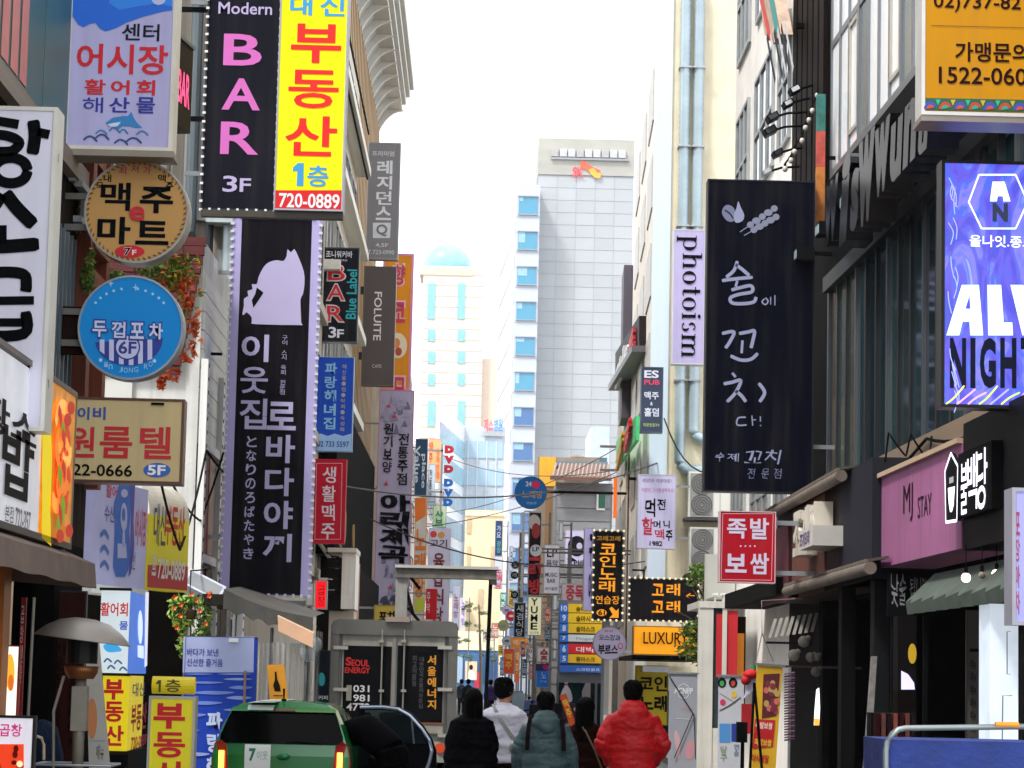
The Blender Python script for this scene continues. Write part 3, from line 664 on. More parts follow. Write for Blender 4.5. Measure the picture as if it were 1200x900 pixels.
# right background: grey tiled house
GH = far('grey_gabled_house', 'grey boarded house with a brown tiled eave and a green window', 128, 649, 566, 716, mat=mc('77787a', .7, 0, 0, .1, 1, .2), dep=6)
pl = GH.pl; s0, s1, _, zt = GH.s
q = rng(pl, 652, 566, 714, 720); bh = .66
k = 0; z = q[2]
while z+bh < q[3]: fpiece(GH, 'siding_board', q[0], q[1], -.05, 0, z+.03, z+bh-.02, mc('7f8083' if k % 2 else '85868a', .7, 0, 0, .1)); z += bh; k += 1
q = rng(pl, 699, 577, 709, 598); fpiece(GH, 'window_frame', q[0], q[1], -.12, -.05, q[2], q[3], white); fpiece(GH, 'pane', q[0]+.1, q[1], -.15, -.12, q[2]+.1, q[3]-.1, mc('2f6a5c', .2))
m = MB(); a = pl(644, 560); b = pl(716, 546); c = pl(660, 553); m.add([(a[0], -.9, a[1]), (b[0], -.9, a[1]), (b[0], 2.6, b[1]+.25), (c[0], 2.6, b[1]+.25), (a[0], -.9, a[1]-.16), (b[0], -.9, a[1]-.16), (b[0], 2.6, b[1]+.1), (c[0], 2.6, b[1]+.1)], [(0, 1, 2, 3), (4, 7, 6, 5), (0, 4, 5, 1), (1, 5, 6, 2), (3, 2, 6, 7), (0, 3, 7, 4)], mc('6b4a40', .7)); GH.part('roof', m)
for k in range(14): x = a[0]+.15+k*(b[0]-a[0]-.2)/14; m = MB(); m.tube([(x, -.92, a[1]+.02), (x+.25, 2.6, b[1]+.28)], .05, mc('8a7a70', .7), 5); GH.part('roof_tile_row', m)
OH = far('orange_house', 'orange walled upper storey behind the grey house with a yellow corner', 133, 628, 536, 700, mat=mc('8a7c6c', .7, 0, 0, .15, .6), dep=5)
pl = OH.pl; q = rng(pl, 632, 536, 651, 570); fpiece(OH, 'yellow_wall', q[0], q[1], -.2, 0, q[2], q[3]+.01, mc('dba32c', .7)); q = rng(pl, 660, 547, 706, 560); fpiece(OH, 'orange_wall', q[0], q[1], -.22, 0, q[2], q[3], mc('d8742c', .7)); q = rng(pl, 651, 541, 712, 547); fpiece(OH, 'grey_parapet', q[0], q[1], -.25, 0, q[2], q[3], mc('6f767c', .6))
q = rng(pl, 638, 570, 658, 720); fpiece(OH, 'timber_wall', q[0], q[1], -.15, 0, 2, q[3], mc('8a6a4a', .7, 0, 0, .3, 1))
m = MB(); q = rng(pl, 655, 530, 712, 546); m.box(q[0]+1.2, q[1], .5, 1.2, q[2], q[2]+.5, mc('4b6a74', .4)); OH.part('roof_box', m)
m = MB(); c = pl(676, 534); m.lathe([(0, 0), (.18, .02), (.34, .12), (.4, .22)], (c[0], .4, c[1]-.15), white, 14); m.cyl((c[0], .4, c[1]-.5), .03, .4, alu, 6, 'z'); OH.part('roof_dish', m)
SG = far('roof_gable', 'pale blue gabled rooftop room behind the orange house', 150, 690, 500, 712, mat=mc('b9c6cf', .6), dep=8)
# ================================================================== signs, left side
LV = 'b9b3dc'      # lavender-white sign film
LG = 'left side blade signs'
# giant white brush sign
pl = front(18.8, .0)
t = board('blade_sign', 'huge white blade sign with thick black brush characters at the far left', pl, (-72, 124, 60, 504), 'd9d8e6', .3, 'd8d6cc', .03, wall=-4.0, group=LG)
ms = {}
def char(px, bx, strokes, wd, col='0c0d12'):
    for st in strokes: stroke(ms, pl, [(p[0]+6, p[1]) for p in st], wd*1.35, col)
char(0, 0, [[(-14, 141), (16, 146)], [(33, 141), (35, 160), (32, 181)], [(38, 155), (52, 158)]], 11)
char(0, 0, [[(-22, 160), (-8, 158), (8, 161), (17, 168), (8, 177), (-8, 178)], [(-20, 208)]+[(8+20*math.cos(a), 199+15*math.sin(a)) for a in (3.4, 4.2, 5.2, 6.1, 7.0, 8.0, 9.2, 9.7)]][:1], 9)
stroke(ms, pl, [(13+20*math.cos(a*.7), 200+15*math.sin(a*.7)) for a in range(10)], 12.5, '0c0d12')
char(0, 0, [[(-2, 228), (-24, 262)], [(0, 226), (14, 244), (34, 264)], [(-4, 264), (-4, 286)], [(-44, 290), (0, 289), (40, 286)]], 12)
char(0, 0, [[(-34, 322), (0, 319), (22, 322), (25, 334), (24, 342)], [(-40, 353), (34, 352)], [(-30, 366), (-30, 391), (22, 391), (24, 365)], [(-30, 378), (22, 378)]], 10)
char(0, 0, [[(9, 416), (11, 434), (7, 456)], [(15, 431), (29, 433)], [(-40, 424), (-18, 422), (-26, 444), (-38, 456)], [(-20, 440), (-6, 454)]], 11)
stroke(ms, pl, [(-6+17*math.cos(a*.7), 480+14*math.sin(a*.7)) for a in range(10)], 12.5, '0c0d12')
letters(t, ms)
# fish restaurant sign
pl = front(23.6)
t = board('blade_sign', 'lavender fish market sign with a blue wave on top and a leaping fish below', pl, (79, -75, 206, 176), 'bdb8e2', .35, 'd7d2c4', .035, wall=-4.0, group=LG)
ms = {}
shape(ms, pl, [(84, -72), (201, -72), (202, 12), (190, 14), (170, 19), (150, 26), (136, 33), (124, 37), (118, 34), (112, 27), (106, 28), (98, 32), (92, 29), (86, 20), (83, 20)], '1668d8', smooth=0)
shape(ms, pl, [(135, -72), (201, -72), (202, 8), (185, 4), (160, 8), (140, 12), (128, 4)], '2a86ea', y=-.007)
shape(ms, pl, ellipse(186, -2, 8.5, 8), 'bfc4ea', y=-.009)
W(ms, pl, '센터', 143, 28, 187, 48, '2a2f3c', .035); W(ms, pl, '어시장', 90, 52, 197, 87, 'cf1226', .05)
W(ms, pl, '활', 99, 93, 124, 111, 'cf1226', .045); W(ms, pl, '어', 130, 94, 152, 111, 'cf1226', .045); W(ms, pl, '회', 160, 94, 182, 112, 'cf1226', .045)
W(ms, pl, '해', 97, 114, 121, 132, '26309a', .008); W(ms, pl, '산', 128, 114, 152, 132, '26309a', .045); W(ms, pl, '물', 160, 114, 182, 133, '26309a', .045)
shape(ms, pl, [(124, 144), (132, 138), (144, 136), (150, 136), (154, 131), (157, 138), (160, 143), (167, 150), (160, 150), (152, 148), (144, 148), (138, 152), (134, 147), (127, 148)], '2f84c4')
shape(ms, pl, [(126, 146), (134, 144), (142, 143), (138, 148), (130, 149)], 'd4dcf0', y=-.008)
for x, y, w_ in ((112, 157, 14), (128, 154, 12), (140, 156, 10), (160, 158, 14)):
    stroke(ms, pl, [(x, y), (x+w_*.35, y-4), (x+w_*.7, y-3), (x+w_, y+1)], 1.8, '2f7ab8')
for x, y, w_ in ((98, 164, 16), (112, 162, 16), (134, 168, 16), (148, 166, 18)):
    stroke(ms, pl, [(x, y), (x+w_*.35, y-4), (x+w_*.7, y-3), (x+w_, y+2)], 2.2, '2a4c86')
letters(t, ms)
m = MB(); s0, s1, z0, z1 = t.s; m.box(s0-.02, s1+.02, -.02, .36, z0-.06, z0, mc('8f877a', .5, 0, .3)); t.part('lower_trim', m)
# small dark BAR box behind it
pl = line(-3.75, 27.4, -3.3, 30)
t = T('wall_sign', 'small black box sign with glowing pink BAR letters beside the fish market sign', 'sign', pl, .6, 7.2, LG)
q = rng(pl, 208, 50, 225, 152)
m = MB(); m.box(q[0], q[1], 0, .3, q[2], q[3], mc('121015', .4)); t.part('panel', m); ms = {}
W(ms, pl, 'BAR', 208, 84, 222, 124, 'd8406e', .04, emit=1.2); letters(t, ms)
m = MB(); m.box(q[0]-.02, q[1]+.02, -.02, .32, q[3], q[3]+.04, mc('77797c', .4, 0, .5)); t.part('frame', m)
m = MB(); m.box(-4.6, -.1, .1, .16, q[2]+.3, q[2]+.36, dk); t.part('bracket', m)
# black BAR + yellow realtor sign
pl = front(33)
t = board('blade_sign', 'black sign with pink BAR letters and white laced edge hung beside the yellow one', pl, (240, -40, 327, 247), '23242f', .2, '3a3b40', .02, wall=-4.0, lace='e6e6e6', group=LG)
ms = {}; W(ms, pl, 'Modern', 256, 3, 319, 17, 'b4a9cf', .02)
for ch, y0, y1 in (('B', 40, 77), ('A', 92, 129), ('R', 143, 181)): W(ms, pl, ch, 262-(y0-40)*.035, y0, 307-(y0-40)*.035, y1, 'cf68b8', .022)
W(ms, pl, '3', 261, 206, 278, 225, 'b4a9cf', .02); W(ms, pl, 'F', 281, 209, 294, 225, 'b4a9cf', .02)
letters(t, ms)
pl = front(32.9)
t = board('blade_sign', 'bright yellow real estate sign with big red characters and a red phone strip', pl, (325, -40, 406, 247), 'f4e90a', .42, 'a9adb8', .022, wall=None, emit=.12, lace=None, group=LG)
ms = {}
W(ms, pl, '대', 340, -6, 366, 18, '3a9bd4', .05); W(ms, pl, '신', 375, -6, 404, 19, '3a9bd4', .05)
W(ms, pl, '부', 341, 28, 400, 74, 'ea1a10', .045); W(ms, pl, '동', 338, 82, 397, 127, 'ea1a10', .045); W(ms, pl, '산', 334, 136, 395, 183, 'ea1a10', .045)
shape(ms, pl, [(349, 191), (356, 191), (355.5, 218), (347.5, 218), (348.5, 200), (343, 201), (343.5, 196)], '3a9bd4'); W(ms, pl, '층', 360, 194, 385, 219, '3a9bd4', .04)
shape(ms, pl, [(322, 223), (402, 223), (401, 246), (321, 246)], 'd8121c', y=-.005)
W(ms, pl, '720-0889', 327, 227, 398, 244, 'f0eef4', .03, y=-.009); letters(t, ms)
m = MB(); q = t.s; m.box(q[0]-1.9, q[0], .2, .26, q[2]+1.2, q[2]+1.26, dk); m.box(q[0]-1.9, q[0], .2, .26, q[3]-.6, q[3]-.54, dk); t.part('bracket', m)
m = MB(); m.box(q[0]-.95, q[1], .05, .2, q[2]-.09, q[2]-.01, mc('4a463e', .5, 0, .4)); t.part('lower_rail', m)
# round beer sign
pl = front(23.9)
t = rboard('round_sign', 'round tan sign for the beer mart with bold black characters', pl, 160, 248, 61.5, 'c89a5c', .26, 'a8a49c', wall=-4.02, group=LG)
ms = {}
W(ms, pl, '맥', 118, 214, 153, 247, '10131a', .05); W(ms, pl, '주', 164, 219, 203, 250, '10131a', .05)
W(ms, pl, '마', 114, 254, 153, 286, '10131a', .05); W(ms, pl, '트', 159, 259, 198, 287, '10131a', .05)
W(ms, pl, 'e', 152, 242, 170, 259, 'd0142a', .03, y=-.02)
for i, ch in enumerate('국내최저가맥주'):
    a = math.radians((-52, -38, -16, 0, 16, 38, 52)[i]); cx, cy = 158+52*math.sin(a), 250-52*math.cos(a)
    W(ms, pl, ch, cx-4.5, cy-4.5, cx+4.5, cy+4.5, '1c1a1c' if i < 2 or i > 4 else 'a8324e', .03)
shape(ms, pl, ellipse(152, 295, 17.5, 7.5), 'd0142a'); W(ms, pl, '7', 145, 290, 154, 300, 'f0e8e0', .07, y=-.009); W(ms, pl, '7', 145.5, 290.5, 153.5, 299.5, '101010', .02, y=-.012); W(ms, pl, 'F', 155, 293, 160, 299, 'f0e8e0', .03, y=-.01)
letters(t, ms)
m = MB(); c, R = t.c, t.R; lc = mc('6b5334', .7)
for k in range(56):
    a = 2*PI*k/56; x, z = c[0]+R*.95*math.cos(a), c[1]+R*.95*math.sin(a); m.tube([(x, -.012, z), (x-.03*math.cos(a+.7), -.016, z-.03*math.sin(a+.7))], .006, lc, 5)
t.part('lacing', m, stuff=True)
# round blue sign (mascot left out)
pl = front(23.7)
t = rboard('round_sign', 'round sky blue sign with a striped emblem reading 6F over orange leaves', pl, 153, 384, 62, '1584cc', .22, '9aa4ac', wall=-4.02, emit=.06, group=LG)
ms = {}
shape(ms, pl, ellipse(151, 396, 40, 33, 20, 0, PI), '243a96'); 
for i, x in enumerate((117, 128, 139.5, 151, 162, 173)): shape(ms, pl, [(x, 398), (x+5.5, 398), (x+5.5, 398+30*math.sqrt(max(.02, 1-((x+3-151)/38)**2))), (x, 398+30*math.sqrt(max(.02, 1-((x-151)/38)**2)))], 'c9cbec', y=-.0075)
shape(ms, pl, ellipse(149.5, 407, 15, 15), '243a96', y=-.009); shape(ms, pl, ellipse(149.5, 407, 13.3, 13.3), 'c9cbec', y=-.0105)
W(ms, pl, '6F', 139, 400, 160, 415, '2c3a8c', .04, y=-.012)
for i, (ch, y) in enumerate(zip('두껍포차', (0, 2, 4, 5))):
    x = 107+i*22; W(ms, pl, ch, x, 374+y*.6, x+20, 397+y*.6, '243a96', .11, y=-.0125); W(ms, pl, ch, x+1.8, 376+y*.6, x+18.2, 395+y*.6, 'd0d2ee', .045, y=-.0155)
for i, ch in enumerate('in JONG RO'):
    if ch == ' ': continue
    a = math.radians(-30+i*6.8); cx, cy = 150+57*math.sin(a)*.9, 384+50*math.cos(a); W(ms, pl, ch, cx-2.4, cy-3, cx+2.4, cy+3, '8fc4ec', .01)
for a in range(-60, 61, 12):
    r_ = math.radians(a)
    if abs(a) > 8: shape(ms, pl, ellipse(152+46*math.sin(r_), 372-34*math.cos(r_), 1.7, 1.7, 10), '9fd0f0')
for cx, cy in ((118, 422), (181, 423)): shape(ms, pl, ellipse(cx, cy, 2.2, 2.2, 10), 'b4d8f4')
for cx, cy in ((159, 337), (130, 332)): shape(ms, pl, [(cx, cy-5), (cx+1, cy-1), (cx+4, cy), (cx+1, cy+1), (cx, cy+5), (cx-1, cy+1), (cx-4, cy), (cx-1, cy-1)], '9fd0f0')
letters(t, ms)
m = MB(); q = t.s; m.box(-4.3, q[0]+.1, .1, .18, t.c[1]-.25, t.c[1]+.2, mc('2b1a16', .6)); t.part('mount_plate', m)
# cream one-room sign
pl = front(23.8, .03, 130)
t = board('box_sign', 'worn cream box sign with red characters, a phone number and a blue 5F oval', pl, (62, 466, 215, 566), 'cdb887', .28, '5a3a28', .025, group=LG)
ms = {}
W(ms, pl, '·', 84, 480, 88, 484, '2450a0', .04); W(ms, pl, '이', 91, 477, 105, 492, '2450a0', .045); W(ms, pl, '비', 109, 477, 124, 492, '2450a0', .045)
W(ms, pl, '원', 80, 500, 111, 536, 'c01824', .045); W(ms, pl, '룸', 117, 500, 155, 537, 'c01824', .045); W(ms, pl, '텔', 164, 500, 201, 538, 'c01824', .045)
W(ms, pl, '722-0666', 75, 544, 155, 558, '1f1d1e', .03); shape(ms, pl, ellipse(184, 551, 16, 8.5), '2f62b4'); W(ms, pl, '5F', 173, 545, 194, 557, 'eeeef0', .05, y=-.009)
letters(t, ms)
m = MB(); s0, s1, z0, z1 = t.s; m.box(s0-.35, s0, .08, .14, z0+.1, z0+.16, dk); m.box(s0-.35, s0, .08, .14, z1-.16, z1-.1, dk); t.part('bracket', m)
m = MB(); c = pl(180, 472); m.box(c[0]-.02, c[0]+.1, -.02, .0, c[1]-.02, c[1], dk); t.part('clip', m)
# food light box, parallel to the street
pl = line(-3.36, 17.3, -3.36, 22)
t = T('light_box_sign', 'lit food sign with white lettered part and spicy noodle photo above the brown awning', 'sign', pl, 2, 2.9, LG)
def sz(px, py): return pl(px, py)
sA = pl(0, 560)[0]-1.2; sB = pl(47, 560)[0]; sC = pl(84, 550)[0]; zt_, zb_ = pl(84, 463)[1], pl(84, 638)[1]
m = MB(); m.box(sA, sB, 0, .3, zb_, zt_-.02, mc('cfd0d6', .4, .25)); t.part('white_panel', m)
m = MB(); m.box(sB, sC, -.01, .3, zb_, zt_, mc('e0901c', .4, .2, 0, .3, 6)); t.part('photo_panel', m)
m = MB(); m.box(sA, sC+.03, -.02, .32, zb_-.05, zb_, mc('55504a', .5, 0, .3)); m.box(sC, sC+.03, -.02, .32, zb_, zt_, mc('77706a', .5, 0, .3)); m.box(sA, sC+.03, -.02, .32, zt_, zt_+.04, mc('77706a', .5, 0, .3)); t.part('frame', m)
ms = {}
shape(ms, pl, [(47, 425), (60, 436), (56, 480), (58, 540), (56, 600), (57, 640), (46, 630)], 'e8cf10', y=-.02, emit=.3)
random.seed(5)
for k in range(46):     # noodles
    cx, cy, r_ = 70+random.gauss(0, 2.0), 550+random.gauss(0, 20), random.uniform(3, 15)
    a0 = random.uniform(0, 6.28); c_ = random.choice(('d85a14', 'e87a1e', 'c23c10', 'f0a040', 'f2b45a'))
    stroke(ms, pl, [(min(83, cx+r_*.55*math.cos(a0+j*.7)), cy+r_*1.6*math.sin(a0+j*.7)) for j in range(5)], random.uniform(1.5, 3), c_, y=-.024-.0004*k, emit=.38)
for k in range(9):
    x, y = random.uniform(58, 66), random.uniform(460, 620); stroke(ms, pl, [(x, y), (x+3, y+9), (x+2, y+19)], 2.4, random.choice(('6a9a1c', '8ab82c', 'b8281c')), y=-.044-.0004*k, emit=.35)
for x, y in ((76, 478), (72, 492), (63, 628), (74, 622)): shape(ms, pl, ellipse(x, y, 4.5, 8, 12), 'b82c10', y=-.05, emit=.3)
W(ms, pl, '밥', 0, 500, 38, 585, '101114', .06, y=-.012); W(ms, pl, '황소', -26, 470, 42, 515, '101114', .05, y=-.012); W(ms, pl, '비', -30, 505, -5, 580, '101114', .06, y=-.012)
W(ms, pl, '본점', 4, 592, 14, 612, '5c5c60', .02, y=-.012); W(ms, pl, '722-357', 16, 597, 34, 622, '5c5c60', .03, y=-.012)
letters(t, ms)
m = MB(); m.box(sA+1, sA+1.1, .3, .66, zb_+.3, zb_+.4, dk); m.box(sC-.5, sC-.4, .3, .66, zb_+.3, zb_+.4, dk); t.part('bracket', m)
# angled fabric signs (lavender + yellow)
x1, y1_ = (108-560)/3000*29.5, 29.5; x2, y2_ = (172-560)/3000*31.5, 31.5; x3, y3_ = (224-560)/3000*33, 33
pl = line(x1, y1_, x2, y2_)
t = T('fabric_sign', 'lavender fabric fish shop sign with a blue bottle shape beside the yellow one', 'sign', pl, .8, 3.0, LG)
q = rng(pl, 108, 566, 172, 688); m = MB(); m.box(q[0], q[1], 0, .25, q[2], q[3], mc('a7a6cc', .5, .08, 0, .1, 2)); t.part('panel', m)
ms = {}
shape(ms, pl, [(140, 566), (152, 566), (154, 590), (151, 620), (152, 650), (150, 668), (146, 676), (135, 676), (132, 664), (134, 620), (133, 590)], '1d62c0', smooth=0)
shape(ms, pl, [(152, 566), (158, 566), (156, 610), (157, 640), (153, 672), (150, 676), (152, 640), (153, 600)], '4a44a8', y=-.006)
shape(ms, pl, ellipse(145, 578, 4, 5, 14), 'b4b4dc', y=-.008); shape(ms, pl, ellipse(144.5, 606, 4, 17, 16), 'b4b4dc', y=-.008); shape(ms, pl, ellipse(144, 603, 2, 8, 12), '1d62c0', y=-.01); shape(ms, pl, [(137, 637), (147, 637), (148, 654), (137, 654)], 'b4b4dc', y=-.008); shape(ms, pl, [(143, 620), (145.5, 620), (146, 640), (142.5, 640)], 'b4b4dc', y=-.008)
W(ms, pl, '활어', 124, 568, 137, 584, 'c0203c', .04); W(ms, pl, '수산', 122, 592, 134, 612, '34408e', .03); W(ms, pl, '어시장', 158, 596, 171, 640, 'c8284c', .04)
for y in (628, 646, 664): stroke(ms, pl, [(117, y), (122, y-5), (127, y+3)], 2, '3a6ab0'); 
W(ms, pl, '생선', 152, 646, 158, 668, '3a3a50', .02); letters(t, ms)
m = MB(); m.box(q[0]-.05, q[1]+.02, -.04, .3, q[2]-.1, q[2], mc('e0e0da', .5)); t.part('lower_tube', m)
m = MB(); m.box(q[0]+.2, q[0]+.26, .25, 3.5, q[3]-.5, q[3]-.44, dk); m.box(q[1]-.3, q[1]-.24, .25, 3.2, q[3]-.5, q[3]-.44, dk); t.part('bracket', m)
pl = line(x2+.02, y2_, x3, y3_)
t = T('fabric_sign', 'yellow fabric real estate sign with red phone band bulging at the top', 'sign', pl, .8, 3.0, LG)
q = rng(pl, 174, 578, 221, 692); m = MB(); fy = mc('d8c80c', .45, .06, 0, .1, 2)
n = 10
for i in range(n):
    a, b = PI/2*i/n, PI/2*(i+1)/n; f_ = lambda a: (.35*(1-math.cos(a))*1.0, q[3]-.35+.5*math.sin(a)) if 0 else (.3-.3*math.cos(a), q[3]-.3+.42*math.sin(a))
    (ya, za), (yb, zb) = f_(a), f_(b); m.quad((q[0], ya, za), (q[1], ya, za), (q[1], yb, zb), (q[0], yb, zb), mc('cfc8b4', .4, .03, 0, .2, 2))
m.box(q[0], q[1], 0, .28, q[2], q[3]-.3, fy); t.part('panel', m, smooth=False)
ms = {}
W(ms, pl, '대신', 180, 590, 194, 640, '4a4a60', .03); W(ms, pl, '부동산', 193, 592, 216, 640, 'c81c1c', .05)
shape(ms, pl, [(173, 662), (220, 664), (219, 692), (172, 688)], 'b8222c'); W(ms, pl, '720-0889', 184, 656, 216, 680, 'e4d8d0', .04, y=-.01); W(ms, pl, '☎', 176, 648, 183, 676, 'cfd0c8', .01, y=-.01)
letters(t, ms)
m = MB(); m.box(q[1]-.3, q[1]-.24, .25, 2.6, q[3]-.6, q[3]-.54, dk); t.part('bracket', m)
# lit corner boxes below: fish shop and realtor
def corner_box(name, label, d, xa, xb, xc, y0, y1, c1, c2, emit, side_d):
    pf = front(d); q = rng(pf, xa, y0, xb, y1); X = q[1]; ps = line(X, d, (xc-560)/3000*side_d, side_d)
    t = T(name, label, 'sign', pf, q[0], q[2], LG); m = MB(); xe = (xc-560)/3000*side_d
    m.add([(q[0], 0, q[2]), (q[1], 0, q[2]), (xe, side_d-d, q[2]), (q[0], side_d-d, q[2]), (q[0], 0, q[3]), (q[1], 0, q[3]), (xe, side_d-d, q[3]), (q[0], side_d-d, q[3])], [(0, 1, 5, 4), (2, 3, 7, 6), (3, 0, 4, 7), (4, 5, 6, 7), (3, 2, 1, 0)], mc(c1, .4, emit, 0, .08)); m.add([(q[1], 0, q[2]), (xe, side_d-d, q[2]), (xe, side_d-d, q[3]), (q[1], 0, q[3])], [(0, 1, 2, 3)], mc(c2, .4, emit, 0, .08)); t.part('light_box', m)
    fr = MB(); fm = mc('3a2f2a', .5); fr.box(q[0]-.02, q[1]+.01, -.01, .05, q[2]-.04, q[2], fm); fr.box(q[0]-.02, q[1]+.01, -.01, .05, q[3], q[3]+.03, fm); t.part('frame', fr)
    return t, pf, ps
def side_letters(t, ps, ms, name='side_lettering'):
    for c, mb in ms.items():      # lettering laid out on the side plane, moved into the thing's frame
        vs = []
        for (s, dp, z) in mb.v:
            p = ps.xy(s, dp); v = Vector((p.x, p.y))-t.pl.o; vs.append((v.dot(t.pl.u), -v.dot(t.pl.n), z))
        mb.v = vs; t.part(name, mb)
t, pf, ps = corner_box('corner_light_box', 'lit white corner box with red characters, a blue fish and a blue side', 28, 117, 151, 174, 692, 789, 'c4d0d4', '3a6cc8', .5, 30)
ms = {}; W(ms, pf, '활어회', 118, 706, 150, 722, 'c01c28', .05, emit=.3); W(ms, pf, '물', 140, 728, 150, 738, '2a4cb4', .05, emit=.3)
shape(ms, pf, [(121, 757), (128, 754), (136, 755), (143, 762), (136, 764), (126, 764)], '3a9ad4', emit=.5, smooth=3)
for x, y in ((122, 776), (134, 778), (126, 784), (140, 786)): stroke(ms, pf, [(x, y), (x+4, y-4), (x+9, y)], 2, '2a5c8e', emit=.3)
letters(t, ms)
ms = {}; shape(ms, ps, ellipse(164, 735, 2.8, 20, 16), 'c8d8f0', emit=.6); shape(ms, ps, [(161, 756), (168, 757), (168, 772), (161, 770)], 'c8d8f0', emit=.6); shape(ms, ps, [(170, 694), (174, 694), (172, 780), (169, 782)], 'd8dce8', emit=.5, y=-.004); side_letters(t, ps, ms)
t, pf, ps = corner_box('corner_light_box', 'lit yellow corner box with red real estate characters under the fish light box', 27.9, 119, 150, 172, 792, 880, 'dcc81c', 'd8c414', .35, 29.8)
ms = {}
for ch, y0 in (('부', 796), ('동', 822), ('산', 850)): W(ms, pf, ch, 122, y0, 145, y0+24, 'b81420', .07, emit=.2)
letters(t, ms); ms = {}; W(ms, ps, '대신', 155, 800, 169, 816, '2a4c9a', .03); W(ms, ps, '부동산', 153, 824, 171, 856, 'b81420', .06); W(ms, ps, '720-0889', 153, 862, 171, 876, 'b81420', .04); side_letters(t, ps, ms)
m = MB(); q = rng(pf, 119, 880, 150, 900); m.box(q[0], q[1], .0, 1.6, .1, q[3], dk); t.part('plinth', m)
# yellow A-frame lit board with tube top
pl = front(25)
t = board('standing_sign', 'yellow standing light box with red characters and a yellow tube cap reading first floor', pl, (172, 816, 227, 960), 'd2c62a', .22, 'b9b6aa', .025, emit=.15)
s0, s1, z0, z1 = t.s; t.o.location.z = .1
for o in list(t.o.children): o.location.z = z0-.1
ms = {}
for ch, y0 in (('부', 824), ('동', 858), ('산', 892)): W(ms, pl, ch, 180, y0, 217, y0+30, 'b8141e', .07, emit=.1)
for c_, mb in ms.items(): o = t.part('lettering', mb); o.location.z = z0-.1
m = MB(); c = pl(198, 803); m.tube([(s0+.02, .08, c[1]), (s1-.02, .08, c[1])], .085, mc('cdb91c', .35, .15), 18); o = t.part('tube_cap', m, smooth=False); o.location.z = z0-.1
ms = {}; shape(ms, pl, [(186, 797), (189, 797), (188.5, 811), (186, 811), (186, 801), (183, 802), (183, 800)], '4a4a20', y=-.012); W(ms, pl, '층', 194, 796, 212, 811, '4a4a20', .03, y=-.012); 
for c_, mb in ms.items(): o = t.part('cap_lettering', mb); o.location.z = z0-.1
m = MB(); m.box(s0+.05, s0+.12, .02, .18, .1, z0, dk); m.box(s1-.12, s1-.05, .02, .18, .1, z0, dk); o = t.part('leg', m); o.location.z = z0-.1
# big black izakaya banner
pl = front(37.6)
t = board('blade_sign', 'very tall black banner with lavender borders, a white silhouette of an eater and Japanese kana', pl, (265, 254, 370, 698), '1c1a22', .22, 'a9a3cc', .012, wall=-4.0, group=LG, lace='cfcfd8')
ms = {}; s0, s1, z0, z1 = t.s; bw = (s1-s0)*.105
for a, b in ((s0+.012, s0+bw), (s1-bw, s1-.012)):
    mb = ms.setdefault('aba4d2', MB()); mb.box(a, b, -.006, 0, z0+.012, z1-.012, mc('aba4d2', .5, 0, 0, .05))
LW = 'b3abd2'
sil = [(337, 292), (341, 296), (345, 292), (350, 302), (356, 318), (357, 332), (355, 345), (352, 352), (353, 378), (350, 381), (300, 380), (295, 378), (295, 372), (289, 366), (286, 369), (284, 368), (286, 358), (286, 350), (291, 347), (290, 341), (296, 339), (295, 333), (301, 333), (303, 325), (309, 313), (316, 307), (325, 305), (332, 306), (336, 300)]
shape(ms, pl, sil, LW, y=-.008, smooth=2)
shape(ms, pl, [(301, 337), (309, 343), (303, 352), (297, 361), (295, 352), (299, 345)], '1c1a22', y=-.010)
for ch, y0, y1 in (('이', 392, 424), ('웃', 430, 461), ('집', 467, 503)): W(ms, pl, ch, 283-(y0-392)*.03, y0, 315-(y0-392)*.03, y1, LW, .04)
for i, ch in enumerate('로바다야끼'): y0 = 471+i*38.6; W(ms, pl, ch, 313-i*1.3, y0, 347-i*1.3, y0+33, LW, .04)
for i, ch in enumerate('となりのろばたやき'): y0 = 511+i*16.4; W(ms, pl, ch, 289-i*.5, y0, 301-i*.5, y0+13, LW, .03)
for i, ch in enumerate('구이 스시 육회 전문점'):
    if ch != ' ': W(ms, pl, ch, 331-i*.3, 393+i*5.8, 337-i*.3, 398.5+i*5.8, 'a29cc0', .01)
letters(t, ms)
# blue label bar
pl = front(62.5)
t = board('blade_sign', 'dark sign with red BAR letters outlined white and turquoise script down its side', pl, (376, 290, 420, 401), '26282f', .3, '3c3e44', .03, wall=-4.0, group=LG)
ms = {}; W(ms, pl, '조니워커바', 382, 294, 413, 302, 'd8d6de', .02); W(ms, pl, 'Jongno', 388, 303, 407, 307, 'c8c6ce', .01)
for ch, y0 in (('B', 309), ('A', 332), ('R', 357)): W(ms, pl, ch, 383-(y0-309)*.03, y0, 406-(y0-309)*.03, y0+21, 'd8cfd4', .06); W(ms, pl, ch, 384.5-(y0-309)*.03, y0+1.5, 404.5-(y0-309)*.03, y0+19.5, 'c8141e', .01, y=-.02)
W(ms, pl, '3', 385, 383, 394, 396, 'dcdae4', .03); W(ms, pl, 'F', 395, 386, 403, 396, 'dcdae4', .03); W(ms, pl, 'Blue Label', 406, 316, 418, 374, '1fa3ac', .03, rot=2, y=-.024)
letters(t, ms)
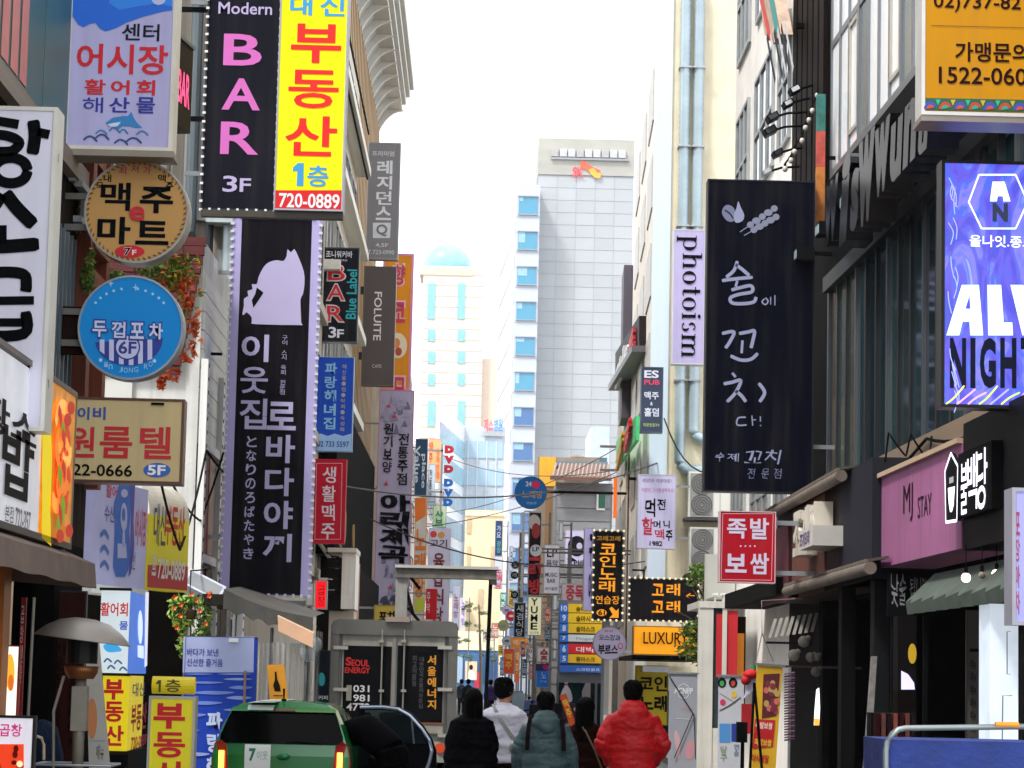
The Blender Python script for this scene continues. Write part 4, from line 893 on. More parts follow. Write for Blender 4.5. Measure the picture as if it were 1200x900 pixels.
# blue sea women sign
pl = front(60)
t = board('blade_sign', 'blue sign with pale characters and a white wave strip bearing a phone number', pl, (370, 418, 414, 529), '1c4fc4', .25, '8fa6cc', .02, wall=-4.0, group=LG)
ms = {}
for i, ch in enumerate('파랑해녀집'): W(ms, pl, ch, 381-i*.5, 425+i*16, 395-i*.5, 439+i*16, '8fc8ec', .05)
for i, ch in enumerate('해산물·찜·탁회·숙성회'): W(ms, pl, ch, 401-i*.25, 427+i*6.7, 406-i*.25, 432+i*6.7, 'b3a9a0', .02)
shape(ms, pl, [(368, 510), (376, 508), (384, 511), (392, 508), (402, 511), (412, 508), (412, 529), (368, 529)], '9cc4ec'); W(ms, pl, '02 733 5597', 372, 517, 409, 524, '2848a0', .03, y=-.01); letters(t, ms)
# red beer sign
pl = front(58)
t = board('blade_sign', 'red sign with four white brush characters in a thin white border', pl, (367, 538, 405, 637), 'c4102c', .25, 'c4102c', .02, wall=-4.0, group=LG)
ms = {}
for i, ch in enumerate('생활맥주'): W(ms, pl, ch, 378-i*.6, 547+i*22, 394-i*.6, 566+i*22, 'e2d2da', .03, wob=.05)
for a in (((371, 543), (401, 543)), ((401, 543), (399, 632)), ((399, 632), (369, 632)), ((369, 632), (371, 543))): stroke(ms, pl, list(a), .8, 'd8b4bc')
letters(t, ms)
pl = front(50)
t = board('box_sign', 'small glowing red box sign just above the grey tent roof', pl, (369, 680, 383, 714), 'e0141c', .3, '9a9a98', .02, wall=-4.0, emit=.9, group=LG); ms = {}
W(ms, pl, '곱창', 372, 686, 381, 710, '8a0c14', .03, stack=True); letters(t, ms)
t = board('box_sign', 'small white box sign left of the glowing red box', front(49), (358, 683, 368, 710), 'd9d9d4', .3, '9a9a98', .02, wall=-4.0, group=LG)
# grey residence sign
pl = front(83)
t = board('blade_sign', 'tall grey residence sign with white characters and a Q badge', pl, (430, 167, 468, 304), '7e7d80', .4, '8c8b8e', .04, wall=-4.1, group=LG, arms=(.1, .87), armw=.16, armc='a9bcc8')
ms = {}; W(ms, pl, '프리미엄', 436, 177, 462, 183, 'c6c8ce', .03)
for i, ch in enumerate('레지던스'): W(ms, pl, ch, 442-i*.5, 188+i*18, 460-i*.5, 204+i*18, 'd2d6dc', .05)
shape(ms, pl, [(437, 261), (458, 261), (457, 279), (437, 279)], 'c9ccd2'); W(ms, pl, 'Q', 441, 263, 454, 277, '6d6c70', .03, y=-.02)
W(ms, pl, '4,5F', 440, 285, 455, 290, 'c6c8ce', .02); W(ms, pl, 'T.723-0990', 431, 293, 462, 298, 'c6c8ce', .01); letters(t, ms)
pl = front(82)
t = board('blade_sign', 'brown sign with white FOLUITE lettering turned sideways', pl, (425, 312, 463, 452), '544c4a', .4, '5e5653', .03, wall=-4.1, group=LG, arms=(.25, .8), armw=.12, armc='2c3036')
ms = {}; W(ms, pl, 'FOLUITE', 438, 342, 447, 399, 'd9d4d6', .02, rot=1); W(ms, pl, 'CAFE', 436, 427, 447, 431, 'b9b4b4', .01); letters(t, ms)
# orange chicken sign
pl = front(92)
t = board('blade_sign', 'orange sign with fat pink and white characters and a chick, half behind the FOLUITE sign', pl, (447, 297, 483, 458), 'e8961c', .4, 'd88ab0', .08, wall=-4.1, group=LG)
ms = {}
for ch, y0 in (('향', 308), ('코', 352), ('모', 440)): W(ms, pl, ch, 459, y0, 477, y0+28, 'e8c4c8', .13); W(ms, pl, ch, 461, y0+2, 475, y0+26, 'd0305c', .05, y=-.03)
shape(ms, pl, ellipse(466, 405, 11, 15), 'ecdcc0', y=-.01); shape(ms, pl, ellipse(464, 402, 5, 6, 12), 'd88a3c', y=-.02); shape(ms, pl, ellipse(467, 412, 4, 5, 12), 'b8482c', y=-.03); letters(t, ms)
# ink banner
pl = front(88)
t = board('blade_sign', 'long ink landscape banner with heavy black characters above the truck', pl, (441, 457, 482, 722), 'b3aac6', .3, 'c07a94', .03, wall=-4.1, group=LG)
ms = {}; random.seed(11)
for k in range(60):
    y = random.choice((random.uniform(462, 500), random.uniform(650, 705))); x = random.uniform(445, 478); h_ = random.uniform(4, 14); w_ = random.uniform(2, 5)
    shape(ms, pl, [(x-w_, y+h_), (x-w_*.3, y+h_*.3), (x, y), (x+w_*.5, y+h_*.4), (x+w_, y+h_)], random.choice(('8a86a2', '9c96b4', '6c6c86', 'a49ebc')), y=-.005-k*.0004)
for k in range(14): x = random.uniform(443, 480); y = random.uniform(698, 712); shape(ms, pl, [(x-5, y+6), (x-2, y), (x+3, y-2), (x+6, y+6)], '3c3c50', y=-.032-k*.0004)
for x, y in ((455, 476), (462, 488), (452, 567), (449, 610), (457, 688)): shape(ms, pl, [(x-3, y), (x, y-1), (x+1, y-4), (x+2, y), (x+4, y+1), (x, y+2)], 'c8284c', y=-.04)
for i, ch in enumerate('원기보양'): W(ms, pl, ch, 450-i*.6, 496+i*15, 461-i*.6, 509+i*15, '1a1a22', .04, y=-.045, wob=.05)
for i, ch in enumerate('전통주점'): W(ms, pl, ch, 467-i*.6, 508+i*15.5, 479-i*.6, 522+i*15.5, '1a1a22', .04, y=-.045, wob=.05)
for i, ch in enumerate('아리계곡'): W(ms, pl, ch, 446-i*.9, 579+i*20, 481-i*.9, 600+i*20, '14141c', .09, y=-.045, wob=.06)
letters(t, ms)
t = board('box_sign', 'small yellow curved sign with two black characters under the ink banner', front(70), (438, 709, 470, 733), 'b8a040', .3, '8a7a3c', .03, wall=-4.1, group=LG); ms = {}; W(ms, front(70), '포차', 444, 716, 464, 729, '1c1a16', .08); letters(t, ms)
FG = 'far left blade signs'
def fs(label, b, d, bc, texts, fc='a9a9a9', shp=(), emit=0, wall=-4.0, group=FG):
    pl = front(d); t = board('blade_sign', label, pl, b, bc, .4, fc, .03, wall=wall, group=group, emit=emit); ms = {}
    for sh in shp: shape(ms, pl, sh[0], sh[1], y=-.01)
    for tx in texts: W(ms, pl, tx[0], *tx[1], tx[2], tx[3] if len(tx) > 3 else .03, stack=(tx[4] if len(tx) > 4 else True), rot=(tx[5] if len(tx) > 5 else 0), y=-.03)
    letters(t, ms); return t
fs('narrow navy sign with a white Value place script turned sideways', (486, 514, 501, 581), 118, '2c4a66', [('Value', (486, 522, 492, 566), 'c8d2dc', .03, False, 1), ('place', (493, 532, 499, 572), 'c8d2dc', .03, False, 1)])
fs('orange and white karaoke sign with orange characters in view above the gantry', (485, 583, 499, 735), 116, 'd8d4cc', [('노래랑', (486, 620, 498, 700), 'e07a1c', .06)], 'e8861c', [([(486, 584, ), (499, 584), (499, 604), (486, 613)], 'e8761c'), ([(486, 702), (498, 700), (496, 716), (486, 718)], 'c8d23c')])
fs('narrow salmon sign above a pale blue strip', (502, 514, 517, 565), 140, 'f0b07c', [('맥주', (503, 518, 507, 542), 'd85a2c', .03), ('중화반점', (511, 526, 515, 560), 'e0682c', .03)])
fs('pale blue strip sign with small dark characters', (502, 544, 510, 592), 139, 'c3d2e0', [('전통주', (503, 550, 506, 586), '3a4450', .03)])
fs('pale sign with green shabu characters', (507, 592, 523, 618), 136, 'cfe0b8', [('샤브', (510, 598, 519, 616), '1f8a5c', .06)], '3a9a7c')
fs('small white sign with grey THE lettering turned sideways', (510, 573, 522, 591), 138, 'dcd6de', [('THE', (515, 575, 520, 588), '6a6a74', .02, False, 1)])
fs('tall white meat restaurant sign with dark red brush characters', (501, 619, 527, 736), 134, 'c9c4d8', [('육갑식당', (507, 648, 520, 730), '6a1c2c', .06), ('고기', (504, 632, 524, 641), '3c3440', .03, False)], 'b4b0c4', [(ellipse(508, 626, 4, 4, 14), 'c83a34'), (ellipse(517, 627, 4, 4, 14), 'c8903c')])
fs('red banner with white characters beside the gantry post', (499, 690, 512, 726), 112, 'd8202c', [('주막', (500, 694, 504, 718), 'f0d8d8', .03)], 'd8202c')
fs('small slim white sign with faded red and blue characters', (530, 686, 539, 738), 175, 'd0cfe0', [('노래방', (532, 696, 537, 724), '9c5c8c', .03)])
# DVD letters
pl = front(132); t = T('letter_sign', 'stacked red and blue DVD letters standing on a thin pole', 'sign', pl, pl(524, 560)[0], 1, FG)
for i, (ch, y0, c_) in enumerate((('D', 522, 'b8182c'), ('V', 534, 'b8182c'), ('D', 545, 'b8182c'), ('D', 561, '1f6ac8'), ('V', 573, '1f6ac8'), ('D', 584, '1f6ac8'))):
    ms = {}; W(ms, pl, ch, 521-i*.3, y0, 532-i*.3, y0+9, c_, .14, ext=.25)
    for mb in ms.values(): t.part('letter', mb)
m = MB(); a = pl(519.5, 520); b = pl(518, 600); m.box(a[0]-.1, a[0]+.0, .1, .25, b[1], a[1], alu); m.box(-4.2, a[0], .1, .25, b[1]+1, b[1]+1.1, alu); m.box(-4.2, a[0], .1, .25, a[1]-.4, a[1]-.3, alu); t.part('pole', m)
# ================================================================== signs, right side
RG = 'right side blade signs'
# giant black skewer sign
pl = front(36.4)
t = board('blade_sign', 'giant black sign with white brush characters and a little skewer drawing at the top', pl, (827, 211, 954, 577), '0d1020', .3, '16181f', .02, wall=5.04, group=RG)
ms = {}; c = '8f93b4'
def br(sts, wd, col=c):
    for st in sts: stroke(ms, pl, st, wd, col, y=-.008)
br([[(864, 306), (860, 317), (851, 325)], [(862, 310), (870, 316), (878, 323)], [(846, 329), (860, 327), (882, 325)], [(864, 329), (862, 336)], [(857, 340), (868, 337), (880, 335), (881, 342), (866, 345), (856, 349), (858, 355), (870, 356), (883, 354), (886, 348)]], 4)
br([[(896, 350), (893, 354), (897, 357), (900, 353), (897, 349)], [(903, 348), (903, 357)], [(908, 346), (908, 358)]], 1.6)
br([[(846, 391), (860, 389), (855, 401), (850, 408)], [(866, 391), (877, 389), (884, 388), (882, 400), (880, 408)], [(870, 399), (869, 414)], [(856, 417), (868, 422), (880, 421), (888, 414)]], 4)
br([[(858, 437), (862, 442)], [(848, 450), (858, 448), (868, 446), (862, 460), (852, 471)], [(862, 458), (869, 464), (874, 471)], [(889, 449), (896, 460), (890, 471)]], 4)
br([[(874, 489), (865, 490), (864, 498), (875, 498)], [(881, 487), (882, 499)], [(882, 492), (886, 492)], [(891, 488), (891, 494)], [(891, 498), (891.5, 499.5)]], 1.8)
for ch, x0, x1, y0, y1 in (('수', 838, 849, 530, 541), ('제', 852, 866, 531, 541), ('꼬', 872, 893, 528, 543), ('치', 896, 916, 527, 544)): W(ms, pl, ch, x0, y0, x1, y1, c, .005, wob=.12, skew=.1)
for ch, x0 in (('전', 876), ('문', 892), ('점', 907)): W(ms, pl, ch, x0, 549, x0+9, 561, '6d7090', 0, wob=.1, skew=.1)
shape(ms, pl, [(848, 243), (853, 240), (860, 244), (862, 255), (858, 260), (851, 258), (846, 250)], '6f738f', smooth=3); stroke(ms, pl, [(849, 246), (855, 250), (859, 256)], 1.2, '0d1020', y=-.012)
shape(ms, pl, [(865, 236), (868, 243), (872, 252), (870, 259), (862, 261), (860, 252), (863, 244)], '8f93b4', y=-.009, smooth=3)
for (x0, y0, x1, y1) in ((867, 272, 908, 244), (872, 276, 910, 254)):
    stroke(ms, pl, [(x0, y0), (x1, y1)], 1.2, c)
    for k in range(5): u = .3+.17*k; shape(ms, pl, ellipse(x0+(x1-x0)*u, y0+(y1-y0)*u, 4.2+k % 2, 4.0, 10), '7d8199', y=-.011-.001*k)
letters(t, ms)
# photoism
pl = front(71)
t = board('blade_sign', 'lavender vertical sign with black serif lettering photoism turned sideways before the ducts', pl, (788, 269, 826, 427), 'b1a9d0', .45, 'c9c7cc', .03, wall=9.5, group=RG)
ms = {}; y = 274
s0, s1, z0, z1 = t.s
# Didone letters, built upright on an x axis that runs down the sign
def serif_word(mb, word, q, m_, y=-.02):
    x0, x1, zb, zt = q; xh = .66; n = []
    adv = {'p': 1.1, 'h': 1.12, 'o': .95, 't': .7, 'i': .55, 's': .78, 'm': 1.65}
    tot = sum(adv[ch] for ch in word); k = (zt-zb)/tot; cur = 0; wdt = x1-x0
    def P(u, v): return (x1-(1-v)*0-(1.0-v)*wdt if False else x0+wdt*v, zt-u*k)   # u along the word, v up the letter (0 = descender)
    def R(u0, v0, u1, v1):
        a, b = P(u0, v0), P(u1, v1); mb.add([(a[0], y, a[1]), (b[0], y, a[1]), (b[0], y, b[1]), (a[0], y, b[1])], [(0, 1, 2, 3)], m_)
    bl, xl, at = .25, .78, 1.0
    def ring(uc, hw, thick, a0=0, a1=2*PI, vb=bl, vt=xl):
        N = 20; vc, hv = (vb+vt)/2, (vt-vb)/2; vs = []
        for i in range(N+1):
            a = a0+(a1-a0)*i/N; cs, sn = math.cos(a), math.sin(a)
            p = P(uc+hw*cs, vc+hv*sn); q_ = P(uc+(hw-thick*abs(cs)**.7-.02)*cs, vc+(hv-.035)*sn); vs += [(p[0], y, p[1]), (q_[0], y, q_[1])]
        mb.add(vs, [(2*i, 2*i+1, 2*i+3, 2*i+2) for i in range(N)], m_)
    def stem(u, v0, v1, sb=True, stp=True, w_=.2):
        R(u, v0, u+w_, v1)
        if sb: R(u-.1, v0, u+w_+.1, v0+.035)
        if stp: R(u-.12, v1-.035, u+.05, v1)
    for ch in word:
        u = cur+.08
        if ch == 'p': stem(u+.1, 0, xl); ring(u+.5, .42, .2, -PI*.75, PI*.75)
        elif ch == 'h': stem(u+.1, bl, at); stem(u+.66, bl, xl-.12, True, False); ring(u+.55, .31, .15, 0, PI, xl-.26, xl)
        elif ch == 'o': ring(u+.4, .42, .2)
        elif ch == 't': stem(u+.2, bl+.04, .95, False, False); R(u+.02, xl-.035, u+.55, xl); ring(u+.42, .22, .1, PI, PI*1.85, bl, bl+.2)
        elif ch == 'i':
            stem(u+.12, bl, xl); c_ = P(u+.22, .92); mb.flat([(c_[0]+.055*wdt*math.cos(a*PI/8), c_[1]+.13*k*math.sin(a*PI/8)) for a in range(16)], y, m_)
        elif ch == 's': ring(u+.32, .27, .14, PI*.15, PI*1.35, .5, xl); ring(u+.32, .3, .16, -PI*.85, PI*.4, bl, .54)
        elif ch == 'm':
            stem(u+.1, bl, xl)
            for e in (.62, 1.16): stem(u+e, bl, xl-.12, True, False)
            ring(u+.52, .3, .15, 0, PI, xl-.26, xl); ring(u+1.06, .3, .15, 0, PI, xl-.26, xl)
        cur += adv[ch]
mb = MB(); q = rng(pl, 792, 275, 822, 421)
# letters read clockwise: tops point right
serif_word(mb, 'photoism', (q[0], q[1], q[2], q[3]), mc('15131a', .5)); t.part('lettering', mb)
# ES PUB
pl = front(73.5)
t = board('blade_sign', 'small charcoal pub sign with white and red letters below the pale blue strip', pl, (751, 430, 777, 507), '39435a', .4, '4b5468', .03, wall=4.95, group=RG)
ms = {}; W(ms, pl, 'ES', 755, 434, 772, 443, 'd3d5e4', .05); W(ms, pl, 'PUB', 755, 445, 773, 451, 'd0405c', .05); W(ms, pl, '맥주', 755, 459, 772, 468, 'd3d5e4', .05); W(ms, pl, '&', 762, 471, 765, 475, 'd3d5e4', .03); W(ms, pl, '홀덤', 755, 478, 772, 488, 'd3d5e4', .05); W(ms, pl, '마운틴킹TV', 754, 496, 773, 500, 'b4c06a', .02); letters(t, ms)
# granny beer
pl = front(72.5)
t = board('blade_sign', 'white square-cornered sign with brush characters in black and red dated 1982', pl, (747, 556, 792, 643), 'c9c3e2', .4, 'b9b6c4', .03, wall=5.9, group=RG)
ms = {}; W(ms, pl, '따로데! 여왕마트!', 753, 561, 787, 566, '6a5a84', .0, skew=.2); W(ms, pl, '이랬던 그시절생맥주의', 752, 572, 789, 577, 'b8649a', .0)
for s_, x0, y0, x1, y1, cc in (('먹', 756, 584, 768, 606, '15131c'), ('전', 770, 585, 780, 598, '15131c'), ('할', 752, 606, 766, 627, 'b81c3c'), ('머', 766, 610, 774, 619, '15131c'), ('니', 777, 610, 785, 619, '15131c'), ('맥', 767, 620, 779, 632, 'b81c3c'), ('주', 780, 621, 788, 634, '15131c'), ('1982', 761, 634, 776, 640, '2a2832')): W(ms, pl, s_, x0, y0, x1, y1, cc, .05, wob=.1)
letters(t, ms)
# red jokbal sign
pl = front(33.5)
t = board('blade_sign', 'red sign with white characters and a dotted line below the giant black sign', pl, (843, 599, 909, 683), 'a30a1e', .26, 'd8b8bc', .012, wall=4.5, group=RG, emit=.08)
ms = {}
for s_, x0, y0, x1, y1 in (('족', 852, 608, 875, 631), ('발', 879, 607, 901, 632), ('보', 850, 649, 875, 671), ('쌈', 879, 648, 901, 673)): W(ms, pl, s_, x0, y0, x1, y1, 'cfc4dc', .055)
for k in range(4): shape(ms, pl, ellipse(868+k*5.5, 640, 1.1, 1.1, 8), 'cfc4dc')
for a in (((847, 602), (906, 602)), ((906, 602), (904, 680)), ((904, 680), (845, 679)), ((845, 679), (847, 602))): stroke(ms, pl, list(a), .9, 'd8a8b4')
letters(t, ms)
# yellow box sign at the top right corner
pl = front(20.6)
t = board('box_sign', 'big yellow box sign at the top right with dark phone numbers and a patterned band', pl, (1080, -60, 1300, 137), 'c88a08', .3, 'd2d0cc', .03, wall=None, group=RG)
ms = {}; W(ms, pl, '02)737-82', 1094, -6, 1196, 15, '3a1a1c', .02); W(ms, pl, '68', 1200, -6, 1222, 14, '3a1a1c', .02)
stroke(ms, pl, [(1091, 30), (1290, 35)], .9, '5a2a20')
W(ms, pl, '가맹문의', 1119, 50, 1205, 73, '3a1a1c', .045); W(ms, pl, '1522-060', 1100, 79, 1203, 99, '3a1a1c', .02); W(ms, pl, '9', 1206, 80, 1217, 99, '3a1a1c', .02)
shape(ms, pl, [(1084, 115), (1296, 119), (1296, 133), (1084, 129)], '1a5a3c', y=-.009)
for k in range(12):
    x = 1090+k*17.5; shape(ms, pl, ellipse(x, 128+k*.3, 7.5, 9, 10, PI, 2*PI), ('3a4ab0', 'b8402c')[k % 2], y=-.011); shape(ms, pl, ellipse(x, 128+k*.3, 4.5, 5, 10, PI, 2*PI), ('c8482c', '2a9a7c')[k % 2], y=-.013)
    shape(ms, pl, [(x+6, 117+k*.3), (x+12, 117+k*.3), (x+9, 124+k*.3)], ('2ab08c', 'c8a82c')[k % 2], y=-.012)
letters(t, ms); s0, s1, z0, z1 = t.s
m = MB(); m.box(s0-.0, s1, .0, .4, z0-.05, z0-.002, mc('8a8078', .4, 0, .6)); t.part('lower_trim', m)
m = MB(); m.box(4.6, 5.3, .12, .2, z0+.3, z0+.38, dk); t.part('bracket', m)
# LED screen
pl = front(22.2)
t = board('led_screen', 'bright blue and violet LED screen with white and dark bar lettering in a black frame', pl, (1103, 189, 1265, 479), '2a2ee0', .25, '15151a', .03, wall=5.32, group=None, cat='screen',
  bm=None)
# screen picture: swirling neon noise
sm = bpy.data.materials.new('screen_picture'); sm.use_nodes = True; n_ = sm.node_tree.nodes; l_ = sm.node_tree.links; b_ = n_['Principled BSDF']
tc = n_.new('ShaderNodeTexCoord'); mp = n_.new('ShaderNodeMapping'); mp.inputs['Scale'].default_value = (2.2, 1, .8); mp.inputs['Rotation'].default_value = (0, .5, 0); l_.new(tc.outputs['Object'], mp.inputs[0])
nz = n_.new('ShaderNodeTexNoise'); nz.inputs['Scale'].default_value = 1.3; nz.inputs['Detail'].default_value = 2.5; nz.inputs['Distortion'].default_value = 2.4; l_.new(mp.outputs[0], nz.inputs['Vector'])
rp = n_.new('ShaderNodeValToRGB'); e = rp.color_ramp.elements; e[0].position = .3; e[0].color = (.06, .12, .75, 1); e[1].position = .75; e[1].color = (.75, .7, 1, 1)
for p_, c_ in ((.38, (.08, .08, .8, 1)), (.45, (.16, .12, .9, 1)), (.5, (.06, .16, 1, 1)), (.56, (.3, .26, 1, 1)), (.62, (.12, .2, .95, 1)), (.68, (.4, .5, 1, 1))): x_ = rp.color_ramp.elements.new(p_); x_.color = c_
l_.new(nz.outputs[0], rp.inputs[0]); l_.new(rp.outputs[0], b_.inputs['Emission Color']); b_.inputs['Emission Strength'].default_value = .62; b_.inputs['Base Color'].default_value = (.02, .02, .05, 1); b_.inputs['Roughness'].default_value = .35
[o for o in COL.objects if o.parent == t.o and o.name.startswith('panel')][0].data.materials[0] = sm
ms = {}; hx = [(1135, 237), (1147, 205), (1190, 205), (1204, 237), (1190, 268), (1150, 268)]
for i in range(6): stroke(ms, pl, [hx[i], hx[(i+1) % 6]], 2.6, 'd8e8f8', emit=.8, y=-.01)
shape(ms, pl, [(1163, 213), (1177, 213), (1184, 236), (1176, 236), (1175, 230), (1169, 230), (1168, 236), (1160, 236)], 'd0f0fa', emit=.9)
W(ms, pl, 'N', 1163, 238, 1181, 260, '30405c', .08); W(ms, pl, '올나잇.종로', 1136, 276, 1212, 290, 'd0d8fa', .04, emit=.8)
shape(ms, pl, [(1109, 393), (1127, 334), (1147, 334), (1152, 393), (1137, 393), (1136, 377), (1128, 377), (1124, 393)], 'c8ecf8', emit=.9)
shape(ms, pl, [(1131, 362), (1136, 346), (1137, 362)], '4a3cd0', emit=.8, y=-.008)
shape(ms, pl, [(1157, 334), (1173, 334), (1176, 378), (1186, 378), (1187, 393), (1158, 393)], 'c8ecf8', emit=.9)
shape(ms, pl, [(1184, 334), (1199, 334), (1206, 365), (1212, 334), (1228, 334), (1216, 393), (1198, 393)], 'c8ecf8', emit=.9)
x = 1111
for ch, w_ in (('N', 21), ('I', 8), ('G', 21), ('H', 21), ('T', 18)): W(ms, pl, ch, x+2, 396, x+w_, 455, '262c44', .06); x += w_+3
random.seed(3)
for k in range(16): 
    x, y = random.uniform(1108, 1120), random.uniform(200, 460); stroke(ms, pl, [(x, y), (x+random.uniform(-2, 6), y+12), (x+random.uniform(-2, 8), y+26)], 1.1, '9aa4f4', emit=.6, y=-.007)
for k in range(10):
    x = 1108+k*13; stroke(ms, pl, [(x, 474), (x+10, 466), (x+22, 452+k % 3*4)], 2.2, random.choice(('e8a0d8', 'c8d86a', '9a9aff')), emit=.6, y=-.008)
letters(t, ms)
# lavender pillar sign at the right edge
pl = front(19.8)
t = board('standing_sign', 'lavender pillar sign at the right edge with small red writing', pl, (1186, 572, 1245, 733), '9a9cd8', .3, 'a9a9b8', .03, emit=.25)
ms = {}; W(ms, pl, '포장마차', 1189, 600, 1195, 720, 'a03050', .03, stack=True, emit=.1); letters(t, ms)
m = MB(); s0, s1, z0, z1 = t.s; m.box(s0+.1, s1-.1, .05, .25, .1, z0, dk); t.part('post', m)
# thick black script letters on the band (street-parallel)
pl = line(4.42, 35.5, 4.62, 22)
t = T('letter_sign', 'thick black script letters standing off the black band beneath the white glazing', 'sign', pl, 4, 7.5)
ms = {}; x = None
xs = [(968, 'W', 222, 292), (985, 'i', 192, 290), (998, 's', 205, 275), (1008, 'w', 170, 270), (1027, 'w', 155, 235), (1045, 'u', 150, 218), (1060, 'n', 128, 200), (1078, 'u', 150, 185)]
bm_ = mc('17191e', .25, 0, .2, .1)
for (px_, ch, y0, y1), nx in zip(xs, [984, 998, 1008, 1027, 1045, 1060, 1076, 1090]):
    mb = MB(); q0 = pl(px_, (y0+y1)/2); q1 = pl(nx, (y0+y1)/2); put(mb, ch, q0[0], q1[0], pl(px_, y1)[1], pl(px_, y0)[1], bm_, .07, skew=.15, y=-.02, ext=.34); t.part('letter', mb)
m = MB(); a, b = pl(966, 250)[0], pl(1092, 160)[0]
m.box(a, b, .33, .38, 8.35, 8.42, dk); t.part('rail', m)
for k in range(4): m = MB(); q = a+(b-a)*(k+.5)/4; m.box(q, q+.06, .36, .72, 8.3, 8.36, dk); t.part('standoff', m)
# ---- shop fascias on the right
def fascia(name, label, X0, Y0, X1, Y1, z0, z1, dep, mat_, ang=None):
    pl = line(X0, Y0, X1, Y1); L = math.hypot(X1-X0, Y1-Y0); t = T(name, label, 'shop sign', pl, 0, z0); t.L = L
    m = MB(); m.box(0, L, 0, dep, z0, z1, mat_); t.part('panel', m); return t, pl
t, pl = fascia('shop_fascia', 'pink shop fascia with thin dark serif letters MJ STAY', 4.47, 28.55, 4.55, 24.2, 3.12, 4.12, .6, mc('9c5f88', .5, 0, 0, .25, .5, 0, .2, .35))
t.o.location.z = 3.12; ms = {}; W(ms, pl, 'MJ', 1059, 567, 1070, 612, '2a1428', -.005); W(ms, pl, 'STAY', 1076, 580, 1092, 605, '2a1428', -.005); letters(t, ms)
m = MB(); m.box(-.02, t.L, -.05, .62, 4.12, 4.17, mc('b49a80', .6)); t.part('top_trim', m)
t, pl = fascia('shop_fascia', 'black shop fascia with glowing white characters and a little house emblem beside the pink one', 4.56, 24.18, 4.62, 19.6, 3.1, 4.3, .6, mc('17181b', .5))
ms = {}
W(ms, pl, '불', 1138, 543, 1146, 603, 'e8e8f4', .02, emit=1.2, y=-.1); W(ms, pl, '백', 1146, 532, 1158, 598, 'e8e8f4', .02, emit=1.2, y=-.1); W(ms, pl, '당', 1157, 526, 1170, 597, 'e8e8f4', .02, emit=1.2, y=-.1)
m = MB(); a, b = pl(1134, 560)[0], pl(1174, 560)[0]; m.box(a, b, -.09, 0, pl(1141, 606)[1], pl(1141, 530)[1], mc('0e0e10', .7)); t.part('letter_backing', m)
letters(t, ms)
plf = line(4.42, 24.4, 4.46, 22.9); 
m = MB(); P_ = [plf(*p) for p in ((1108, 552), (1115, 531), (1123, 546), (1122, 610), (1109, 612))]
tt = T('house_shaped_sign', 'small house shaped light sign with a bottle drawing fixed on the black fascia', 'sign', plf, P_[0][0], P_[4][1])
m.prism(P_, 0, .04, mc('17181b', .5)); tt.part('panel', m); ms = {}
for i in range(5): stroke(ms, plf, [((1108, 552), (1115, 531), (1123, 546), (1122, 610), (1109, 612))[i], ((1108, 552), (1115, 531), (1123, 546), (1122, 610), (1109, 612))[(i+1) % 5]], 1.0, 'e8e8f4', emit=1.2)
shape(ms, plf, [(1111.5, 572), (1119.5, 570), (1118, 592), (1116, 600), (1114, 600), (1112.5, 590)], 'e8e8f4', emit=1.2); shape(ms, plf, [(1113, 560), (1118, 558), (1118, 565), (1113, 567)], '9a9aa4', emit=.3); letters(tt, ms)
# shop with round white letters, grey return panel and two tube awnings
t, pl = fascia('shop_fascia', 'dark shop fascia with chunky white letters, a grey end panel and rolled awnings', 4.42, 38.2, 4.4, 28.6, 3.0, 4.35, .62, mc('2a1a1a', .5, 0, 0, .2))
m = MB(); q0, q1 = pl(986, 600)[0], t.L; m.box(q0, q1+.02, -.03, .64, 3.0, 4.36, mc('34363f', .6, 0, 0, .1, 1, 0, .15)); t.part('grey_panel', m)
m = MB(); a, b = pl(930, 640)[0], pl(968, 640)[0]; m.box(a, b, -.02, 0, 3.0, 4.25, mc('5d3022', .6)); t.part('brown_panel', m)
m = MB(); a, b = pl(895, 640)[0], pl(925, 640)[0]; m.box(a, b, -.02, 0, 3.0, 4.1, mc('5a1c2c', .6)); t.part('maroon_panel', m)
ms = {}; W(ms, pl, '조', 951, 600, 960, 652, 'c9c2b4', .07, y=-.25, ext=.23); W(ms, pl, '개', 961, 594, 969, 648, 'c9c2b4', .07, y=-.25, ext=.23); W(ms, pl, '찜', 970, 590, 978, 640, 'c9c2b4', .07, y=-.25, ext=.23)
for mb in ms.values(): t.part('letter', mb)
m = MB(); a, b = pl(974, 630)[0], pl(991, 625)[0]; z0_, z1_ = pl(982, 643)[1], pl(982, 620)[1]; m.box(a, b, -.4, -.03, z0_, z1_, mc('b9b6b0', .5)); ob = t.part('small_box_sign', m)
ms = {}; W(ms, pl, '조개요리', 975, 624, 987, 641, '3a3a6a', .03, y=-.406); letters(t, ms, name='small_lettering')
